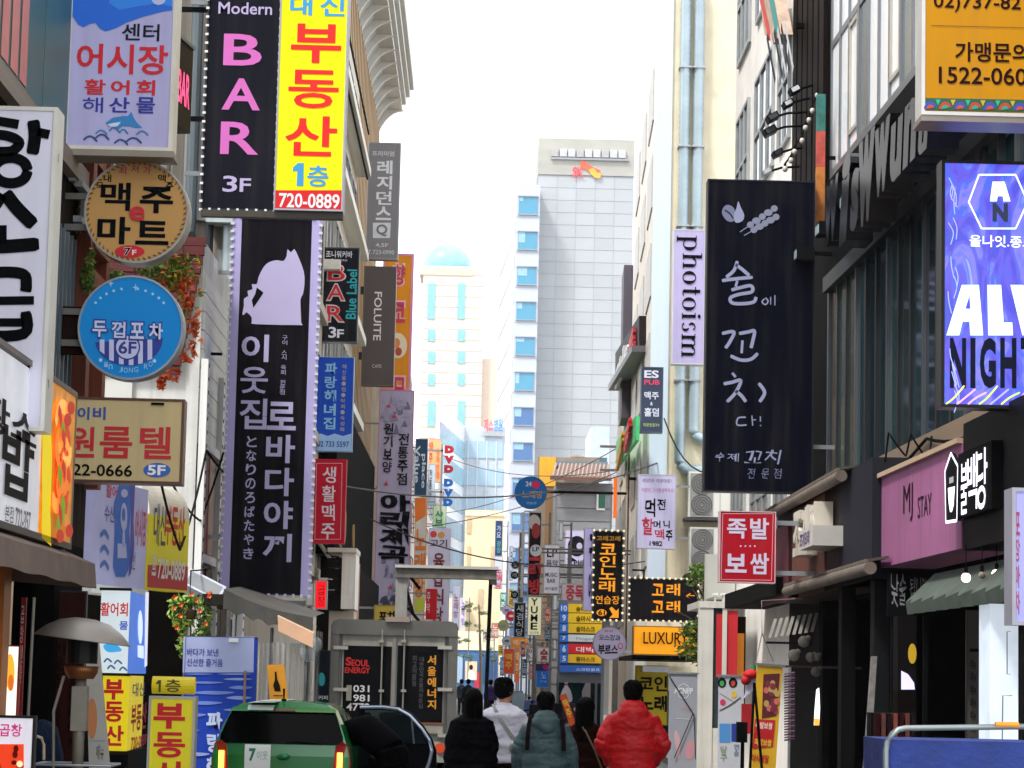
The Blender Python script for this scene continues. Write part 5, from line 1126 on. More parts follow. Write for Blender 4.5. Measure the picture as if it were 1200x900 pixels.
def roll(pl, px0, py0, px1, py1, X_, label):
    a = pl(px0, py0); b = pl(px1, py1); zz = (a[1]+b[1])/2
    t = T('rolled_awning', label, 'awning', pl, a[0], zz-.2)
    m = MB(); m.tube([(a[0], 0, zz), (b[0], 0, zz)], .07, mc('665c52', .8, 0, 0, .2), 16); t.part('canvas_roll', m, smooth=False)
    m = MB(); m.add([(a[0], -.02, zz+.1), (b[0], -.02, zz+.1), (b[0], .2, zz+.14), (a[0], .2, zz+.14), (a[0], -.02, zz+.07), (b[0], -.02, zz+.07), (b[0], .2, zz+.11), (a[0], .2, zz+.11)], [(0, 1, 2, 3), (4, 7, 6, 5), (0, 4, 5, 1), (1, 5, 6, 2), (3, 2, 6, 7), (0, 3, 7, 4)], mc('4a423c', .7)); t.part('cover', m)
    m = MB()
    for k in range(40): x = a[0]+(b[0]-a[0])*(k+.5)/40; m.box(x-.03, x+.03, -.05, .05, zz+.065, zz+.1, mc('6a6056', .7))
    t.part('fringe', m, stuff=True)
pla = line(4.25, 37.5, 4.25, 28)
roll(pla, 899, 603, 986, 561, 4, 'beige rolled awning over the chunky white letters'); roll(pla, 922, 691, 1020, 668, 4, 'beige rolled awning below the dark fascia with the chunky letters')
t = T('canopy', 'ragged grey-green canopy strip hanging under the pink fascia', 'canopy', line(4.42, 26.6, 4.5, 21.8), 0, 2.85); m = MB(); pl = t.pl
n = 24; L_ = math.hypot(.08, 4.8); gm = mc('465048', .8, 0, 0, .25, 4)
for i in range(n):
    a, b = L_*i/n, L_*(i+1)/n; f1, f2 = .03*math.sin(i*2.1), .03*math.sin((i+1)*2.1); m.quad((a, f1, 2.68+f1), (b, f2, 2.68+f2), (b, .3, 2.98), (a, .3, 2.98), gm); m.quad((a, f1, 2.68+f1), (a, f1+.02, 2.55), (b, f2+.02, 2.55), (b, f2, 2.68+f2), gm)
t.part('cloth', m)
t = T('chalkboard', 'black chalkboard with white handwriting under the green canopy', 'chalkboard', front(28), (1048-560)/3000*28, .1); pl = t.pl; q = rng(pl, 1040, 668, 1094, 722)
m = MB(); m.box(q[0], q[1], 0, .05, q[2], q[3], mc('16171a', .8)); t.part('board', m); ms = {}; W(ms, pl, '낮술', 1044, 672, 1062, 712, '8a8c90', .0, wob=.15); W(ms, pl, '됩니다..', 1066, 676, 1090, 702, '8a8c90', .0, wob=.15); letters(t, ms)
m = MB(); m.box(q[0]+.05, q[0]+.1, .05, .1, .1, q[2]+.1, dk); t.part('leg', m); m = MB(); m.box(q[1]-.1, q[1]-.05, .05, .1, .1, q[2]+.1, dk); t.part('leg', m)
# hanging bulbs
plb = front(23.2)
for i, (x, y, on, rr) in enumerate(((1132, 677, 1, 5.6), (1168, 673, 1, 6), (1151, 674, 0, 4.6), (1183, 671, 0, 4.6))):
    c = plb(x, y); r_ = rr/3000*23.2
    lab = ('glowing round bulb hanging left under the black fascia', 'glowing round bulb hanging right under the black fascia', 'unlit bulb hanging between the two glowing bulbs', 'unlit bulb hanging at the far right of the row of bulbs')[i]
    t = T('hanging_bulb', lab, 'light bulb', plb, c[0], c[1]-r_, 'bulbs under the right shop fascia')
    m = MB(); m.ell((c[0], 0, c[1]), (r_, r_, r_), mc('fff0d8' if on else '6f685c', .3, 4 if on else 0, 0, 0), 16, 10); t.part('bulb', m, smooth=True)
    m = MB(); m.cyl((c[0], 0, c[1]+r_*.8), .018, .06, dk, 10, 'z'); t.part('socket', m)
    m = MB(); m.cyl((c[0], 0, c[1]+r_*.8+.06), .005, 3.1-c[1]-r_*.8-.06, dk, 5, 'z'); t.part('cord', m)
# ================================================================== coin karaoke cluster
BG = 'signs down the right side of the street'
pl = front(66)
def bulbs(t, s0, s1, z0, z1, n1, n2, r=.034):
    m = MB(); bm = mc('e8dcb8', .3, .35, 0, .05)
    for i in range(n1+1):
        x = s0+(s1-s0)*i/n1
        for z in (z0, z1): m.ell((x, -.05, z), (r, r, r), bm, 8, 5)
    for i in range(1, n2):
        z = z0+(z1-z0)*i/n2
        for x in (s0, s1): m.ell((x, -.05, z), (r, r, r), bm, 8, 5)
    t.part('bulbs', m, stuff=True)
t = board('blade_sign', 'tall black coin karaoke sign with amber characters and a border of bulbs', pl, (695, 622, 730, 727), '1e1c20', .4, '26242a', .03, wall=None, group=BG)
ms = {}; A_ = 'f09a10'
W(ms, pl, '고래고래', 699, 628, 727, 634, 'b87c10', .05)
for i, ch in enumerate('코인노래'): W(ms, pl, ch, 703-i*.4, 637+i*14.5, 722-i*.4, 650+i*14.5, A_, .03, emit=.25)
W(ms, pl, '연습장', 698, 698, 726, 708, A_, .02, emit=.25); shape(ms, pl, ellipse(705, 718, 6, 4), A_, emit=.25); W(ms, pl, '61', 701, 715, 709, 721, '1e1c20', .05, y=-.03)
shape(ms, pl, [(714, 713), (717, 711), (722, 716), (725, 713), (725, 724), (714, 724), (718, 720)], A_, emit=.25)
letters(t, ms); bulbs(t, *t.s, 5, 12)
s0, s1, z0, z1 = t.s
for z in (z0+.4, z1-.4): m = MB(); m.box(s1-.12, s1-.06, .4, 9, z, z+.06, dk); t.part('bracket', m)
pl = front(69)
t = board('box_sign', 'wide black box sign with two lines of amber characters and bulbs above the LUXURY board', pl, (737, 678, 818, 728), '26242a', .5, '2c2a30', .03, wall=None, group=BG)
ms = {}; W(ms, pl, '고', 764, 684, 778, 698, A_, .035, emit=.25); W(ms, pl, '래', 781, 684, 797, 698, A_, .035, emit=.25); W(ms, pl, '고', 764, 704, 778, 718, A_, .035, emit=.25); W(ms, pl, '래', 781, 704, 797, 718, A_, .035, emit=.25); W(ms, pl, '←', 804, 695, 814, 701, A_, .04, emit=.25); letters(t, ms); bulbs(t, *t.s, 12, 7)
m = MB(); s0, s1, z0, z1 = t.s; m.box(s0+.5, s0+.58, .4, 6, z0+.5, z0+.58, dk); t.part('bracket', m); m = MB(); m.box(s1-.6, s1-.52, .4, 6, z0+.5, z0+.58, dk); t.part('bracket', m)
m = MB(); a = pl(741, 668); b = pl(768, 676); m.tube([(a[0], 0, a[1]), (b[0]-.3, 0, a[1]), (b[0]-.3, .3, b[1]-.1)], .03, dk, 6); t.part('lamp_arm', m)
pl = front(68)
t = board('shop_fascia', 'orange shop fascia reading LUXURY in black raised letters', pl, (742, 734, 830, 768), 'f09a18', .6, 'b87a1c', .03, wall=None, cat='shop sign', emit=.4)
ms = {}; W(ms, pl, 'LUXURY', 754, 741, 806, 755, '181410', .0, y=-.09, ext=.08); letters(t, ms)
m = MB(); s0, s1, z0, z1 = t.s; m.box(s0, s1, .3, 6.9, z0-.12, z0-.005, mc('1c1c1e', .6)); t.part('canopy_base', m)
m = MB(); a, b = pl(752, 776), pl(783, 771); m.box(a[0], b[0], -.5, -.1, z0-.45, z0-.3, mc('8f9294', .5)); t.part('rolled_awning', m)
t = board('wall_panel_sign', 'yellow wall covered with large black coin karaoke characters under the orange fascia', front(74.6), (744, 780, 783, 850), 'b8a41c', .1, '6a6420', .03, cat='sign')
pl = front(74.6); ms = {}; W(ms, pl, '코인', 749, 792, 782, 810, '16140c', .07); W(ms, pl, '노래', 749, 815, 782, 834, '16140c', .07); W(ms, pl, '고래고래', 750, 782, 780, 788, '2a2814', .04); letters(t, ms); t.o['category'] = 'sign'
t.o.location.z = t.zb
pl = front(63)
t = rboard('round_sign', 'round lavender sign with brush writing beside the coin karaoke sign', pl, 714.5, 754, 19.5, 'aaa2bc', .3, '8a8898', wall=None, group=BG)
m = MB(); m.box(t.s[1]-.3, t.s[1]-.24, .3, 12, t.c[1], t.c[1]+.06, dk); t.part('bracket', m)
ms = {}; W(ms, pl, '오스강과', 702, 744, 727, 751, '20202a', .03, wob=.1); W(ms, pl, '부르스', 701, 755, 724, 767, '20202a', .06, wob=.1); W(ms, pl, '요리', 708, 738, 718, 741, 'b03040', .02); stroke(ms, pl, ellipse(727, 757, 2.5, 3, 10)+[(729.5, 757)], 1, 'b03040'); letters(t, ms)
def rs(label, b, d, bc, texts, fc='a9a9a9', shp=(), emit=.14, wall=5.6, name='blade_sign', group=BG, th=.4):  # default emit is an added faint glow that lifts boards in shade
    pl = front(d); s1_ = pl(b[2], (b[1]+b[3])/2)[0]; far_ = wall is not None and wall-s1_ > .7
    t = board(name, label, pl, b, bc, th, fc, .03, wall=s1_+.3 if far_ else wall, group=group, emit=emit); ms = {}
    if far_: m = MB(); m.box(s1_+.28, s1_+.36, th*.3, th*.3+.08, .1, t.s[3], mc('77797c', .5, 0, .4)); t.part('mounting_pole', m)
    for k, sh in enumerate(shp): shape(ms, pl, sh[0], sh[1], y=-.01-.004*k)
    for tx in texts: W(ms, pl, tx[0], *tx[1], tx[2], tx[3] if len(tx) > 3 else .03, stack=(tx[4] if len(tx) > 4 else False), y=-.05)
    letters(t, ms); return t
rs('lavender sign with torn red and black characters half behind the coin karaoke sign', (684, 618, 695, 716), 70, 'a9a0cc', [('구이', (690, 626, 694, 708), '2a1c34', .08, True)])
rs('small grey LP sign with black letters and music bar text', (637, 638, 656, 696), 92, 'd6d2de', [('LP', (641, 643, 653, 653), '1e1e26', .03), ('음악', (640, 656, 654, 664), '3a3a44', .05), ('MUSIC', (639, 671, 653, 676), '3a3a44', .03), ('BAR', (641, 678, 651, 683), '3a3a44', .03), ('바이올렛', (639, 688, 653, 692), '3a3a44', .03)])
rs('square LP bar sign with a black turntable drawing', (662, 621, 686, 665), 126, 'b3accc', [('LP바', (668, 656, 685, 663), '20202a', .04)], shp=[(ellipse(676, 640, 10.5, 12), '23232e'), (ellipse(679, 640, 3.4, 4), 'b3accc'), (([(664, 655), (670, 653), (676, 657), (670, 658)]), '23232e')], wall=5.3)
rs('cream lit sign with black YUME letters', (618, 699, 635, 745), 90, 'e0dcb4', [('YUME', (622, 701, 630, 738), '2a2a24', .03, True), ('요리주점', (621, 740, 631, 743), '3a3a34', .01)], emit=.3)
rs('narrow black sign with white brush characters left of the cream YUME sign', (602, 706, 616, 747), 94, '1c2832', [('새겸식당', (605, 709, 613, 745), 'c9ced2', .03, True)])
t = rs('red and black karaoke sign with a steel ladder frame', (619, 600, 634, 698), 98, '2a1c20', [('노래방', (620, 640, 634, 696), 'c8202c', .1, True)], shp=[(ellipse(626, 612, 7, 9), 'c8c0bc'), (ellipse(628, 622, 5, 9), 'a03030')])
m = MB(); pl = t.pl; a = pl(615, 600); b = pl(613, 700); m.box(a[0]-.1, a[0], 0, .1, b[1], a[1], alu)
t.part('ladder_post', m)
for k in range(9): m = MB(); z = b[1]+(a[1]-b[1])*k/8; m.box(a[0]-.02, a[0]+.55, .03, .08, z, z+.06, alu); t.part('ladder_rung', m)
pl = front(99); t = rboard('oval_sign', 'blue oval karaoke sign with amber characters and a pink heart', pl, 622, 577, 19, '1c6fc0', .4, '2a5a90', wall=None, group=BG, ry=16); 
ms = {}; W(ms, pl, '노래방', 612, 575, 636, 584, 'c8a45c', .05); W(ms, pl, '24', 616, 564, 623, 570, 'd8d8e8', .05); shape(ms, pl, ellipse(628, 568, 5, 4.5), 'd8205c'); W(ms, pl, '연습장', 617, 588, 629, 591, 'b0c8e0', .03); letters(t, ms); m = MB(); m.box(t.s[1], 5.9, .1, .2, t.c[1], t.c[1]+.1, dk); t.part('bracket', m)
pl = front(91); t = rboard('round_sign', 'tiny white round LP sign above the cream YUME sign', pl, 628, 645, 7, 'd8dce4', .2, '9a9aa0', wall=5.4, group=BG); ms = {}; W(ms, pl, 'LP', 624, 641, 632, 646, '23232e', .03); letters(t, ms)
for (cx, cy, r_, bc, tx, lab) in ((604, 662, 4.5, '1c3038', '노', 'upper dark green disc sign on the red strip'), (603, 674, 4.5, '1c3038', '래', 'middle dark green disc sign on the red strip'), (603, 697, 4.5, '1c3038', '방', 'lower dark green disc sign on the red strip')):
    pl = front(105); t = rboard('disc_sign', lab, pl, cx, cy, r_, bc, .2, '6a7478', wall=6.3, group='dark disc signs'); ms = {}; W(ms, pl, tx, cx-2.5, cy-2.5, cx+2.5, cy+2.5, 'a9b4b8', .03); letters(t, ms)
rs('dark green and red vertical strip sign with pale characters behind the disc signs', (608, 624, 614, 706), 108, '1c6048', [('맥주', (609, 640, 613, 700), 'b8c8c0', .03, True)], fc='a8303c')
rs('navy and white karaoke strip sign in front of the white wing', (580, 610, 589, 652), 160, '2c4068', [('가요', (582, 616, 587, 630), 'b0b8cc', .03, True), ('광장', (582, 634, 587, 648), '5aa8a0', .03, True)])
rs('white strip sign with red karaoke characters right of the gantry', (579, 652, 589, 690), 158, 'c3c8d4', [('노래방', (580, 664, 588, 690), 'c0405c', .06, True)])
# scattered mid-distance signs around (590..615, 700..790)
for (cx, cy, r_, bc, sh, lab) in ((594, 715, 6, 'c0b8dc', '7a6ab0', 'round lilac sign highest of the cluster by the black brush sign'), (599, 722, 6, 'd0283c', 'e8d8d8', 'round red and white cartoon chicken style sign in the cluster'), (590, 733, 6.5, 'a9b070', '8a9aa0', 'round lime sign with grey rim in the cluster'), (594, 751, 6, 'bcc4d4', '4a5a8a', 'round pale blue sign lowest of the cluster')):
    pl = front(112+cx % 7); t = rboard('round_sign', lab, pl, cx, cy, r_, bc, .3, '9a9aa8', wall=6.6, group='round signs in the distance'); ms = {}; shape(ms, pl, ellipse(cx, cy, r_*.5, r_*.25, 12), sh, y=-.02); letters(t, ms)
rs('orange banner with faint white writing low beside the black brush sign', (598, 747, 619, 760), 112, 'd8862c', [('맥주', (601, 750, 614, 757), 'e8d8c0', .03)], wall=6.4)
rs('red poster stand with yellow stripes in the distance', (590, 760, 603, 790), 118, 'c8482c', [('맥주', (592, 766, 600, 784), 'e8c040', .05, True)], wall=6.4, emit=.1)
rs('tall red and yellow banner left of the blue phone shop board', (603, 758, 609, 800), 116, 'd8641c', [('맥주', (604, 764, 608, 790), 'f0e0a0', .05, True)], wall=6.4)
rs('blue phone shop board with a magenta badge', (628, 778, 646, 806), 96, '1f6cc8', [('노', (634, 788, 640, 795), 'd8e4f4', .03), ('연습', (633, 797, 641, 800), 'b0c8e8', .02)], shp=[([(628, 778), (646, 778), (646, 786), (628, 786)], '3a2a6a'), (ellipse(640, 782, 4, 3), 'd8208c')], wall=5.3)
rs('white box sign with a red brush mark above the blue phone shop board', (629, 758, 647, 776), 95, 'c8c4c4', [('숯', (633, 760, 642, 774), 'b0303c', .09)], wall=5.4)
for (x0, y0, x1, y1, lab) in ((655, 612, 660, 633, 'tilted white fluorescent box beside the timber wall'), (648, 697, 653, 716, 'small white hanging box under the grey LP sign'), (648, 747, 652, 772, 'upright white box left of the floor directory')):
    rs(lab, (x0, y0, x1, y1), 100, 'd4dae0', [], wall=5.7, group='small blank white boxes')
# floor directory
pl = front(84)
s0, s1, z0, z1 = rng(pl, 656, 707, 707, 793)
t = T('floor_directory', 'stack of floor signs numbered ten down to five in blue and yellow', 'sign', pl, (s0+s1)/2, z0, BG)
m = MB(); m.box(s0-.05, s1+.05, .2, .5, z0-.2, z1+.1, mc('6a7078', .6)); t.part('backing', m)
m = MB(); m.box(s1, 5.3, .25, .35, z0+.8, z0+.9, alu); t.part('bracket', m)
rows = [('10', 708, 718, 'dcb41c', '술마시는날', '4a3a10'), ('9', 719, 730, 'e0b81c', '술마시는집', '4a3a10'), ('8', 731, 742, 'd8b020', '술마스크', '3a3214'), ('7', 744, 752, 'c4ccd4', 'Fingerm', '9aa4ac'), ('6', 755, 766, 'c8182c', '대박', 'f0e8e8'), ('5', 767, 777, 'd8ac1c', '룸마스크', '4a3a10'), ('', 780, 788, '2a5cb0', '스크린골프', 'c8d8f0')]
for nn_, y0, y1, bc, tx, tc_ in rows:
    a, b, za, zb = rng(pl, 666 if nn_ else 656, y0, 707, y1); m = MB(); m.box(a, b, 0, .2, za, zb, mc(bc, .5, .1, 0, .06)); o = t.part('floor_sign', m)
    ms = {}; W(ms, pl, tx, 675, y0+3, 703 if len(tx) > 4 else 697, y1-1.5, tc_, .04, y=-.02)
    for mb in ms.values(): t.part('lettering', mb, parent=o)
    if nn_:
        a, b, za, zb = rng(pl, 656, y0, 666, y1); m = MB(); m.box(a, b-.01, 0, .2, za, zb, mc('2a6cc8', .5, .1)); o = t.part('number_plate', m); ms = {}; W(ms, pl, nn_, 657.5 if len(nn_) > 1 else 659, y0+1.5, 664.5 if len(nn_) > 1 else 663, y1-2, 'dce8f8', .05, y=-.02)
        for mb in ms.values(): t.part('number', mb, parent=o)
rs('pale board with large red characters above the floor directory', (658, 684, 690, 706), 88, 'c4b0b8', [('중독', (663, 686, 684, 704), 'c02c44', .07)], wall=5.3)
# bowling shopfront below it
t = T('bowling_shopfront', 'dark green shopfront with a white bowling pin cutout under the floor directory', 'shop', front(90), 3.5, 0); pl = t.pl
q = rng(pl, 655, 790, 704, 830); m = MB(); m.box(q[0], q[1], 0, 3, 0, q[3], mc('16343c', .4)); t.part('wall', m); ms = {}
shape(ms, pl, [(661, 794), (663.5, 791), (666, 794), (666, 799), (665, 803), (669, 810), (670, 822), (657, 822), (658, 811), (662, 803), (661, 799)], 'd8d4dc', smooth=3); shape(ms, pl, [(661.5, 801), (665.5, 801), (665.5, 803), (661.5, 803)], 'b03040', y=-.01); shape(ms, pl, [(672, 794), (675, 794), (675, 798), (672, 798)], 'd8d8dc'); shape(ms, pl, [(682, 810), (688, 796), (692, 795), (692, 822), (682, 822)], 'a9a4a8'); W(ms, pl, 'am', 687, 792, 697, 796, '8aa4a8', .02); letters(t, ms, name='cutout')
# green and red sign seen edge-on, black slanted board
pl = line(5.05, 95.0, 4.4, 76.5)
t = T('projecting_sign', 'bright green sign panel with red and yellow raised characters seen at an angle', 'sign', pl, 8, 8)
q = [pl(*p) for p in ((722, 517), (745, 487), (745, 516), (722, 549))]; m = MB(); m.prism(q, 0, .1, mc('15a858', .45, .1)); t.part('panel', m)
ms = {}; W(ms, pl, '홍', 725, 522, 733, 540, 'd8a41c', .08, y=-.12, ext=.1); W(ms, pl, '콩', 735, 502, 742, 522, 'c8202c', .08, y=-.12, ext=.1)
for mb in ms.values(): t.part('letter', mb)
m = MB(); m.box(8, 8.1, .2, 1.2, 8.6, 8.7, dk); t.part('bracket', m)
t = T('orange_tube_sign', 'vertical orange light strip under the green sign', 'sign', front(94), (721-560)/3000*94, 6); q = rng(t.pl, 719, 560, 723, 607); m = MB(); m.box(q[0], q[1], 0, .12, q[2], q[3], mc('e8681c', .4, .4)); t.part('strip', m); m = MB(); m.box(q[0]+.05, q[0]+.1, .1, 1.5, q[3]-.3, q[3]-.25, dk); t.part('bracket', m)
t = T('slanted_sign', 'black framed signboard with white and red raised letters seen steeply from below', 'sign', line(5.1, 96, 4.75, 76), 8, 11); pl = t.pl
q = [pl(*p) for p in ((721, 440), (748, 392), (748, 370), (721, 420))]; q2 = [pl(*p) for p in ((721, 455), (749, 409), (749, 370), (721, 414))]; m = MB(); m.prism(q2, 0, .3, mc('2a2424', .5)); t.part('panel', m); m = MB(); m.prism([pl(*p) for p in ((720, 458), (750, 412), (750, 405), (720, 451))], -.25, .3, mc('3a3c40', .4)); t.part('lower_box', m)
ms = {}; W(ms, pl, 'CH', 724, 422, 734, 446, 'c9ccd0', .06, y=-.12, ext=.1); W(ms, pl, 'R', 735, 405, 741, 424, 'd8dade', .06, y=-.12, ext=.1); W(ms, pl, 'E', 741, 392, 746, 412, 'c02838', .08, y=-.12, ext=.1)
for mb in ms.values(): t.part('letter', mb)
# rooftop-top coloured panel + floodlights on the black building (px 888..930, 0..240)
t = T('painted_board', 'curved red and teal painted board with dark ribs on the black building', 'sign', line(4.62, 40.5, 4.72, 37.2), 1.5, 11); pl = t.pl
q = [pl(*p) for p in ((888, 0), (902, 0), (926, 78), (915, 100), (905, 92), (898, 50))]; m = MB(); m.prism([pl(*p) for p in ((887, -20), (904, -20), (915, 40), (906, 52), (896, 40))], 0, .2, mc('b9a08c', .6, 0, 0, .3, 5)); t.part('board', m)
ms = {}; shape(ms, pl, [(887, -18), (891, -18), (905, 46), (901, 48)], 'c83028'); shape(ms, pl, [(898, -18), (904, -18), (914, 38), (909, 40)], '2a8a84'); letters(t, ms, name='painted_edge')
for k in range(6): x = 900+k*4.2; stroke_ = {}; stroke(stroke_, pl, [(x, 42-k*3), (x+10, 96-k*3)], 1.6, 'b9bcc0' if k % 2 else '2a2c2e', y=-.02); [t.part('rib', mb) for mb in stroke_.values()]
m = MB(); m.box(.8, .9, .15, .6, pl(905, 60)[1], pl(905, 60)[1]+.08, dk); t.part('bracket', m)
FLG = 'floodlights on the black building'
for i, (x, y, w_, ap) in enumerate(((931, 106, 13, 1), (923, 122, 12, 1), (905, 138, 14, 0), (902, 154, 15, 0), (911, 180, 12, 0), (898, 202, 10, 2))):
    Y = 38.4+i*.3; pl = front(Y); c = pl(x, y); r_ = w_/3000*Y/2
    t = T('floodlight', ('topmost square floodlight with pale glass at the black building', 'second square floodlight with pale glass at the black building', 'dark floodlight pointing left below the two pale ones', 'wide flat floodlight with a pale lower lens', 'black floodlight tilted downward above the skewer sign', 'pale round lamp lowest above the skewer sign')[i], 'floodlight', pl, c[0], c[1]-.1, FLG)
    m = MB(); rot = Matrix.Rotation(-.5, 3, 'Y'); 
    vs = [rot @ Vector((sx*r_, sy*.14, sz*r_*.55)) for sx in (-1, 1) for sy in (-1, 1) for sz in (-1, 1)]
    m.add([(c[0]+v.x, v.y, c[1]+v.z) for v in vs], [(0, 1, 3, 2), (4, 6, 7, 5), (0, 4, 5, 1), (2, 3, 7, 6), (0, 2, 6, 4), (1, 5, 7, 3)], mc('a9acae' if ap == 2 else '141517', .4)); t.part('housing', m)
    m = MB(); vs = [rot @ Vector((sx*r_*.75, -.142, sz*r_*.4)) for sx, sz in ((-1, -1), (1, -1), (1, 1), (-1, 1))]; m.add([(c[0]+v.x, v.y, c[1]+v.z) for v in vs], [(0, 1, 2, 3)], mc('c8ccce' if ap else '3a3e42', .2)); t.part('lens', m)
    m = MB(); m.tube([(c[0], 0, c[1]), (c[0]+.25, .1, c[1]+.1), (4.97, .2, c[1]+.15)], .02, dk, 5); t.part('arm', m)
t = T('bulb_string', 'string of unlit round bulbs on a cable down the black building', 'string lights', front(38.0), 4.6, 8.5); pl = t.pl
cab = [(963, 90)] + [(958, 112), (952, 130), (948, 141), (944, 150), (940, 165), (931, 178), (927, 188), (920, 198)]
m = MB(); m.tube([(pl(x, y-6)[0], 0, pl(x, y-6)[1]) for x, y in cab], .015, dk, 5); t.part('cable', m)
for x, y in cab[1:]: m = MB(); c = pl(x, y); m.ell((c[0], 0, c[1]), (.042, .042, .05), mc('b9b4a8', .3, 0, 0, .1), 10, 7); m.cyl((c[0], 0, c[1]+.04), .022, .04, dk, 8, 'z'); t.part('bulb', m, smooth=True)
t = T('mural_strip', 'narrow vertical painted strip in teal, red and orange beside the white glazing', 'sign', front(36.6), 4.9, 8); q = rng(t.pl, 957, 110, 967, 265); z = q[3]
for zz, c_ in ((.28, '2a6a62'), (.55, 'b0483c'), (1.0, 'b8702c')): m = MB(); z2 = q[2]+(q[3]-q[2])*(1-zz); m.box(q[0], q[1], 0, .12, z2, z, mc(c_, .6, 0, 0, .4, 6)); t.part('painted_panel', m); z = z2-.004
m = MB(); m.box(q[1]-.02, 5.1, .05, .1, q[2]+1, q[2]+1.05, dk); t.part('bracket', m)
# ---- more small boards crowding the far ends of the street
rnd = random.Random(21)
for (b, d, bc, tx, tc_, lab) in (((597, 640, 601, 680), 135, 'c8ccd8', '노래방', '3a5a9a', 'slim white strip sign left of the dark disc signs'), ((566, 738, 574, 752), 180, 'd8d4c8', '맥주', 'a83a2c', 'small cream sign beyond the gantry'), ((576, 730, 584, 748), 165, 'c87a6a', '노래', 'f0e8d8', 'small salmon sign left of the round lilac sign'), ((584, 756, 590, 768), 140, 'd8b048', '고래', '4a3018', 'tiny amber sign above the small blue strip sign'), ((612, 772, 618, 792), 103, '2a4a6a', '노래', 'c8d8e8', 'small dark blue sign low by the motorbikes'), ((620, 778, 627, 796), 100, 'c83a4a', '보쌈', 'f0e0e0', 'small red sign beside the blue phone shop board'), ((540, 700, 545, 735), 190, 'c8c4dc', '노래방', '7a5aa0', 'slim lilac strip sign just right of the slim white one'), ((586, 694, 593, 716), 150, '2a8a7a', '맥주', 'd8e8e0', 'small teal sign above the round lilac sign'), ((596, 690, 602, 712), 128, 'd8b83c', '고래', '5a3a10', 'small yellow sign left of the dark disc signs'), ((610, 752, 616, 770), 104, '8a2438', '맥주', 'f0d8c8', 'small maroon sign below the black brush sign'), ((619, 752, 626, 775), 101, 'd4d8dc', '할머니', 'b02c30', 'narrow white sign with red characters under the cream YUME sign'), ((586, 770, 592, 792), 122, '2a6ab0', '노래방', 'd8e8f8', 'small blue strip sign beside the blue shopfront'), ((638, 712, 646, 730), 90, 'b83a24', '족발', 'f0e0c8', 'small rust red sign between the YUME and grey LP signs'), ((638, 734, 647, 752), 93, '24486a', '노래', 'c8d8e8', 'small navy sign above the white box sign')):
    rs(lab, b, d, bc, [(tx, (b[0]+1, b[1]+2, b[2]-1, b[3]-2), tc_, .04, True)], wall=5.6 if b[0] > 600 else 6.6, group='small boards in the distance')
# ================================================================== plants
def leaf_mesh(mb, cen, rad, n, size, mats, flat=.6, seed=0, droop=0):
    rnd = random.Random(seed)
    for k in range(n):
        while True:
            v = Vector((rnd.uniform(-1, 1), rnd.uniform(-1, 1), rnd.uniform(-1, 1)))
            if .15 < v.length < 1: break
        v = v*(1-.25*rnd.random())
        p = Vector((cen[0]+v.x*rad[0], cen[1]+v.y*rad[1], cen[2]+v.z*rad[2]))
        a = Vector((rnd.gauss(0, 1), rnd.gauss(0, 1), rnd.gauss(0, flat))).normalized(); b = a.cross(Vector((rnd.gauss(0, 1), rnd.gauss(0, 1), rnd.gauss(0, 1)))).normalized()
        s = size*rnd.uniform(.6, 1.4)
        mb.add([p-a*s, p+b*s*.38-Vector((0, 0, droop*s)), p+a*s, p-b*s*.38], [(0, 1, 2, 3)], rnd.choice(mats))
gr = [mc(c, .6, 0, 0, .2, 4, 0, .3) for c in ('6a8c34', '547628', '7f9f40', '40602a', '90a84a')]
orr = [mc(c, .6, 0, 0, .2, 4, 0, .3) for c in ('d8581c', 'c8401c', 'e08048', 'd86838')]
yl = [mc(c, .6, 0, 0, .2, 4, 0, .3) for c in ('b8a830', '8a9a34', '6f8f34')]
# street tree on the right
pl = front(60); c = pl(806, 710)
t = T('street_tree', 'leafy green young tree in front of the black and orange karaoke boards', 'tree', pl, c[0], .1)
X0, Z0 = c[0]+.36, c[1]
m = MB(); m.tube([(X0+.1, 0, .1), (X0+.06, 0, 1.2), (X0-.02, 0, 2.3), (X0+.04, 0, 3.2), (X0, 0, 4.3)], [.11, .09, .07, .05, .02], mc('5a4836', .9, 0, 0, .3, 8, .6), 8)
for k in range(9):
    a = k*2.4; z = 2.1+k*.24; m.tube([(X0, 0, z), (X0+.35*math.cos(a), .35*math.sin(a), z+.25), (X0+.75*math.cos(a), .7*math.sin(a), z+.45)], [.035, .02, .008], mc('5a4836', .9, 0, 0, .3, 8, .6), 5)
t.part('trunk', m)
m = MB(); rnd = random.Random(4)
for k in range(26):
    a = rnd.uniform(0, 6.28); r_ = rnd.uniform(.1, .72); z = rnd.uniform(2.3, 4.5); f_ = 1-.5*abs(z-3.3)/1.2
    leaf_mesh(m, (X0+r_*f_*math.cos(a)*1.0, r_*f_*math.sin(a), z), (.3, .3, .22), 70, .075, gr, .5, seed=k)
t.part('crown', m, stuff=True)
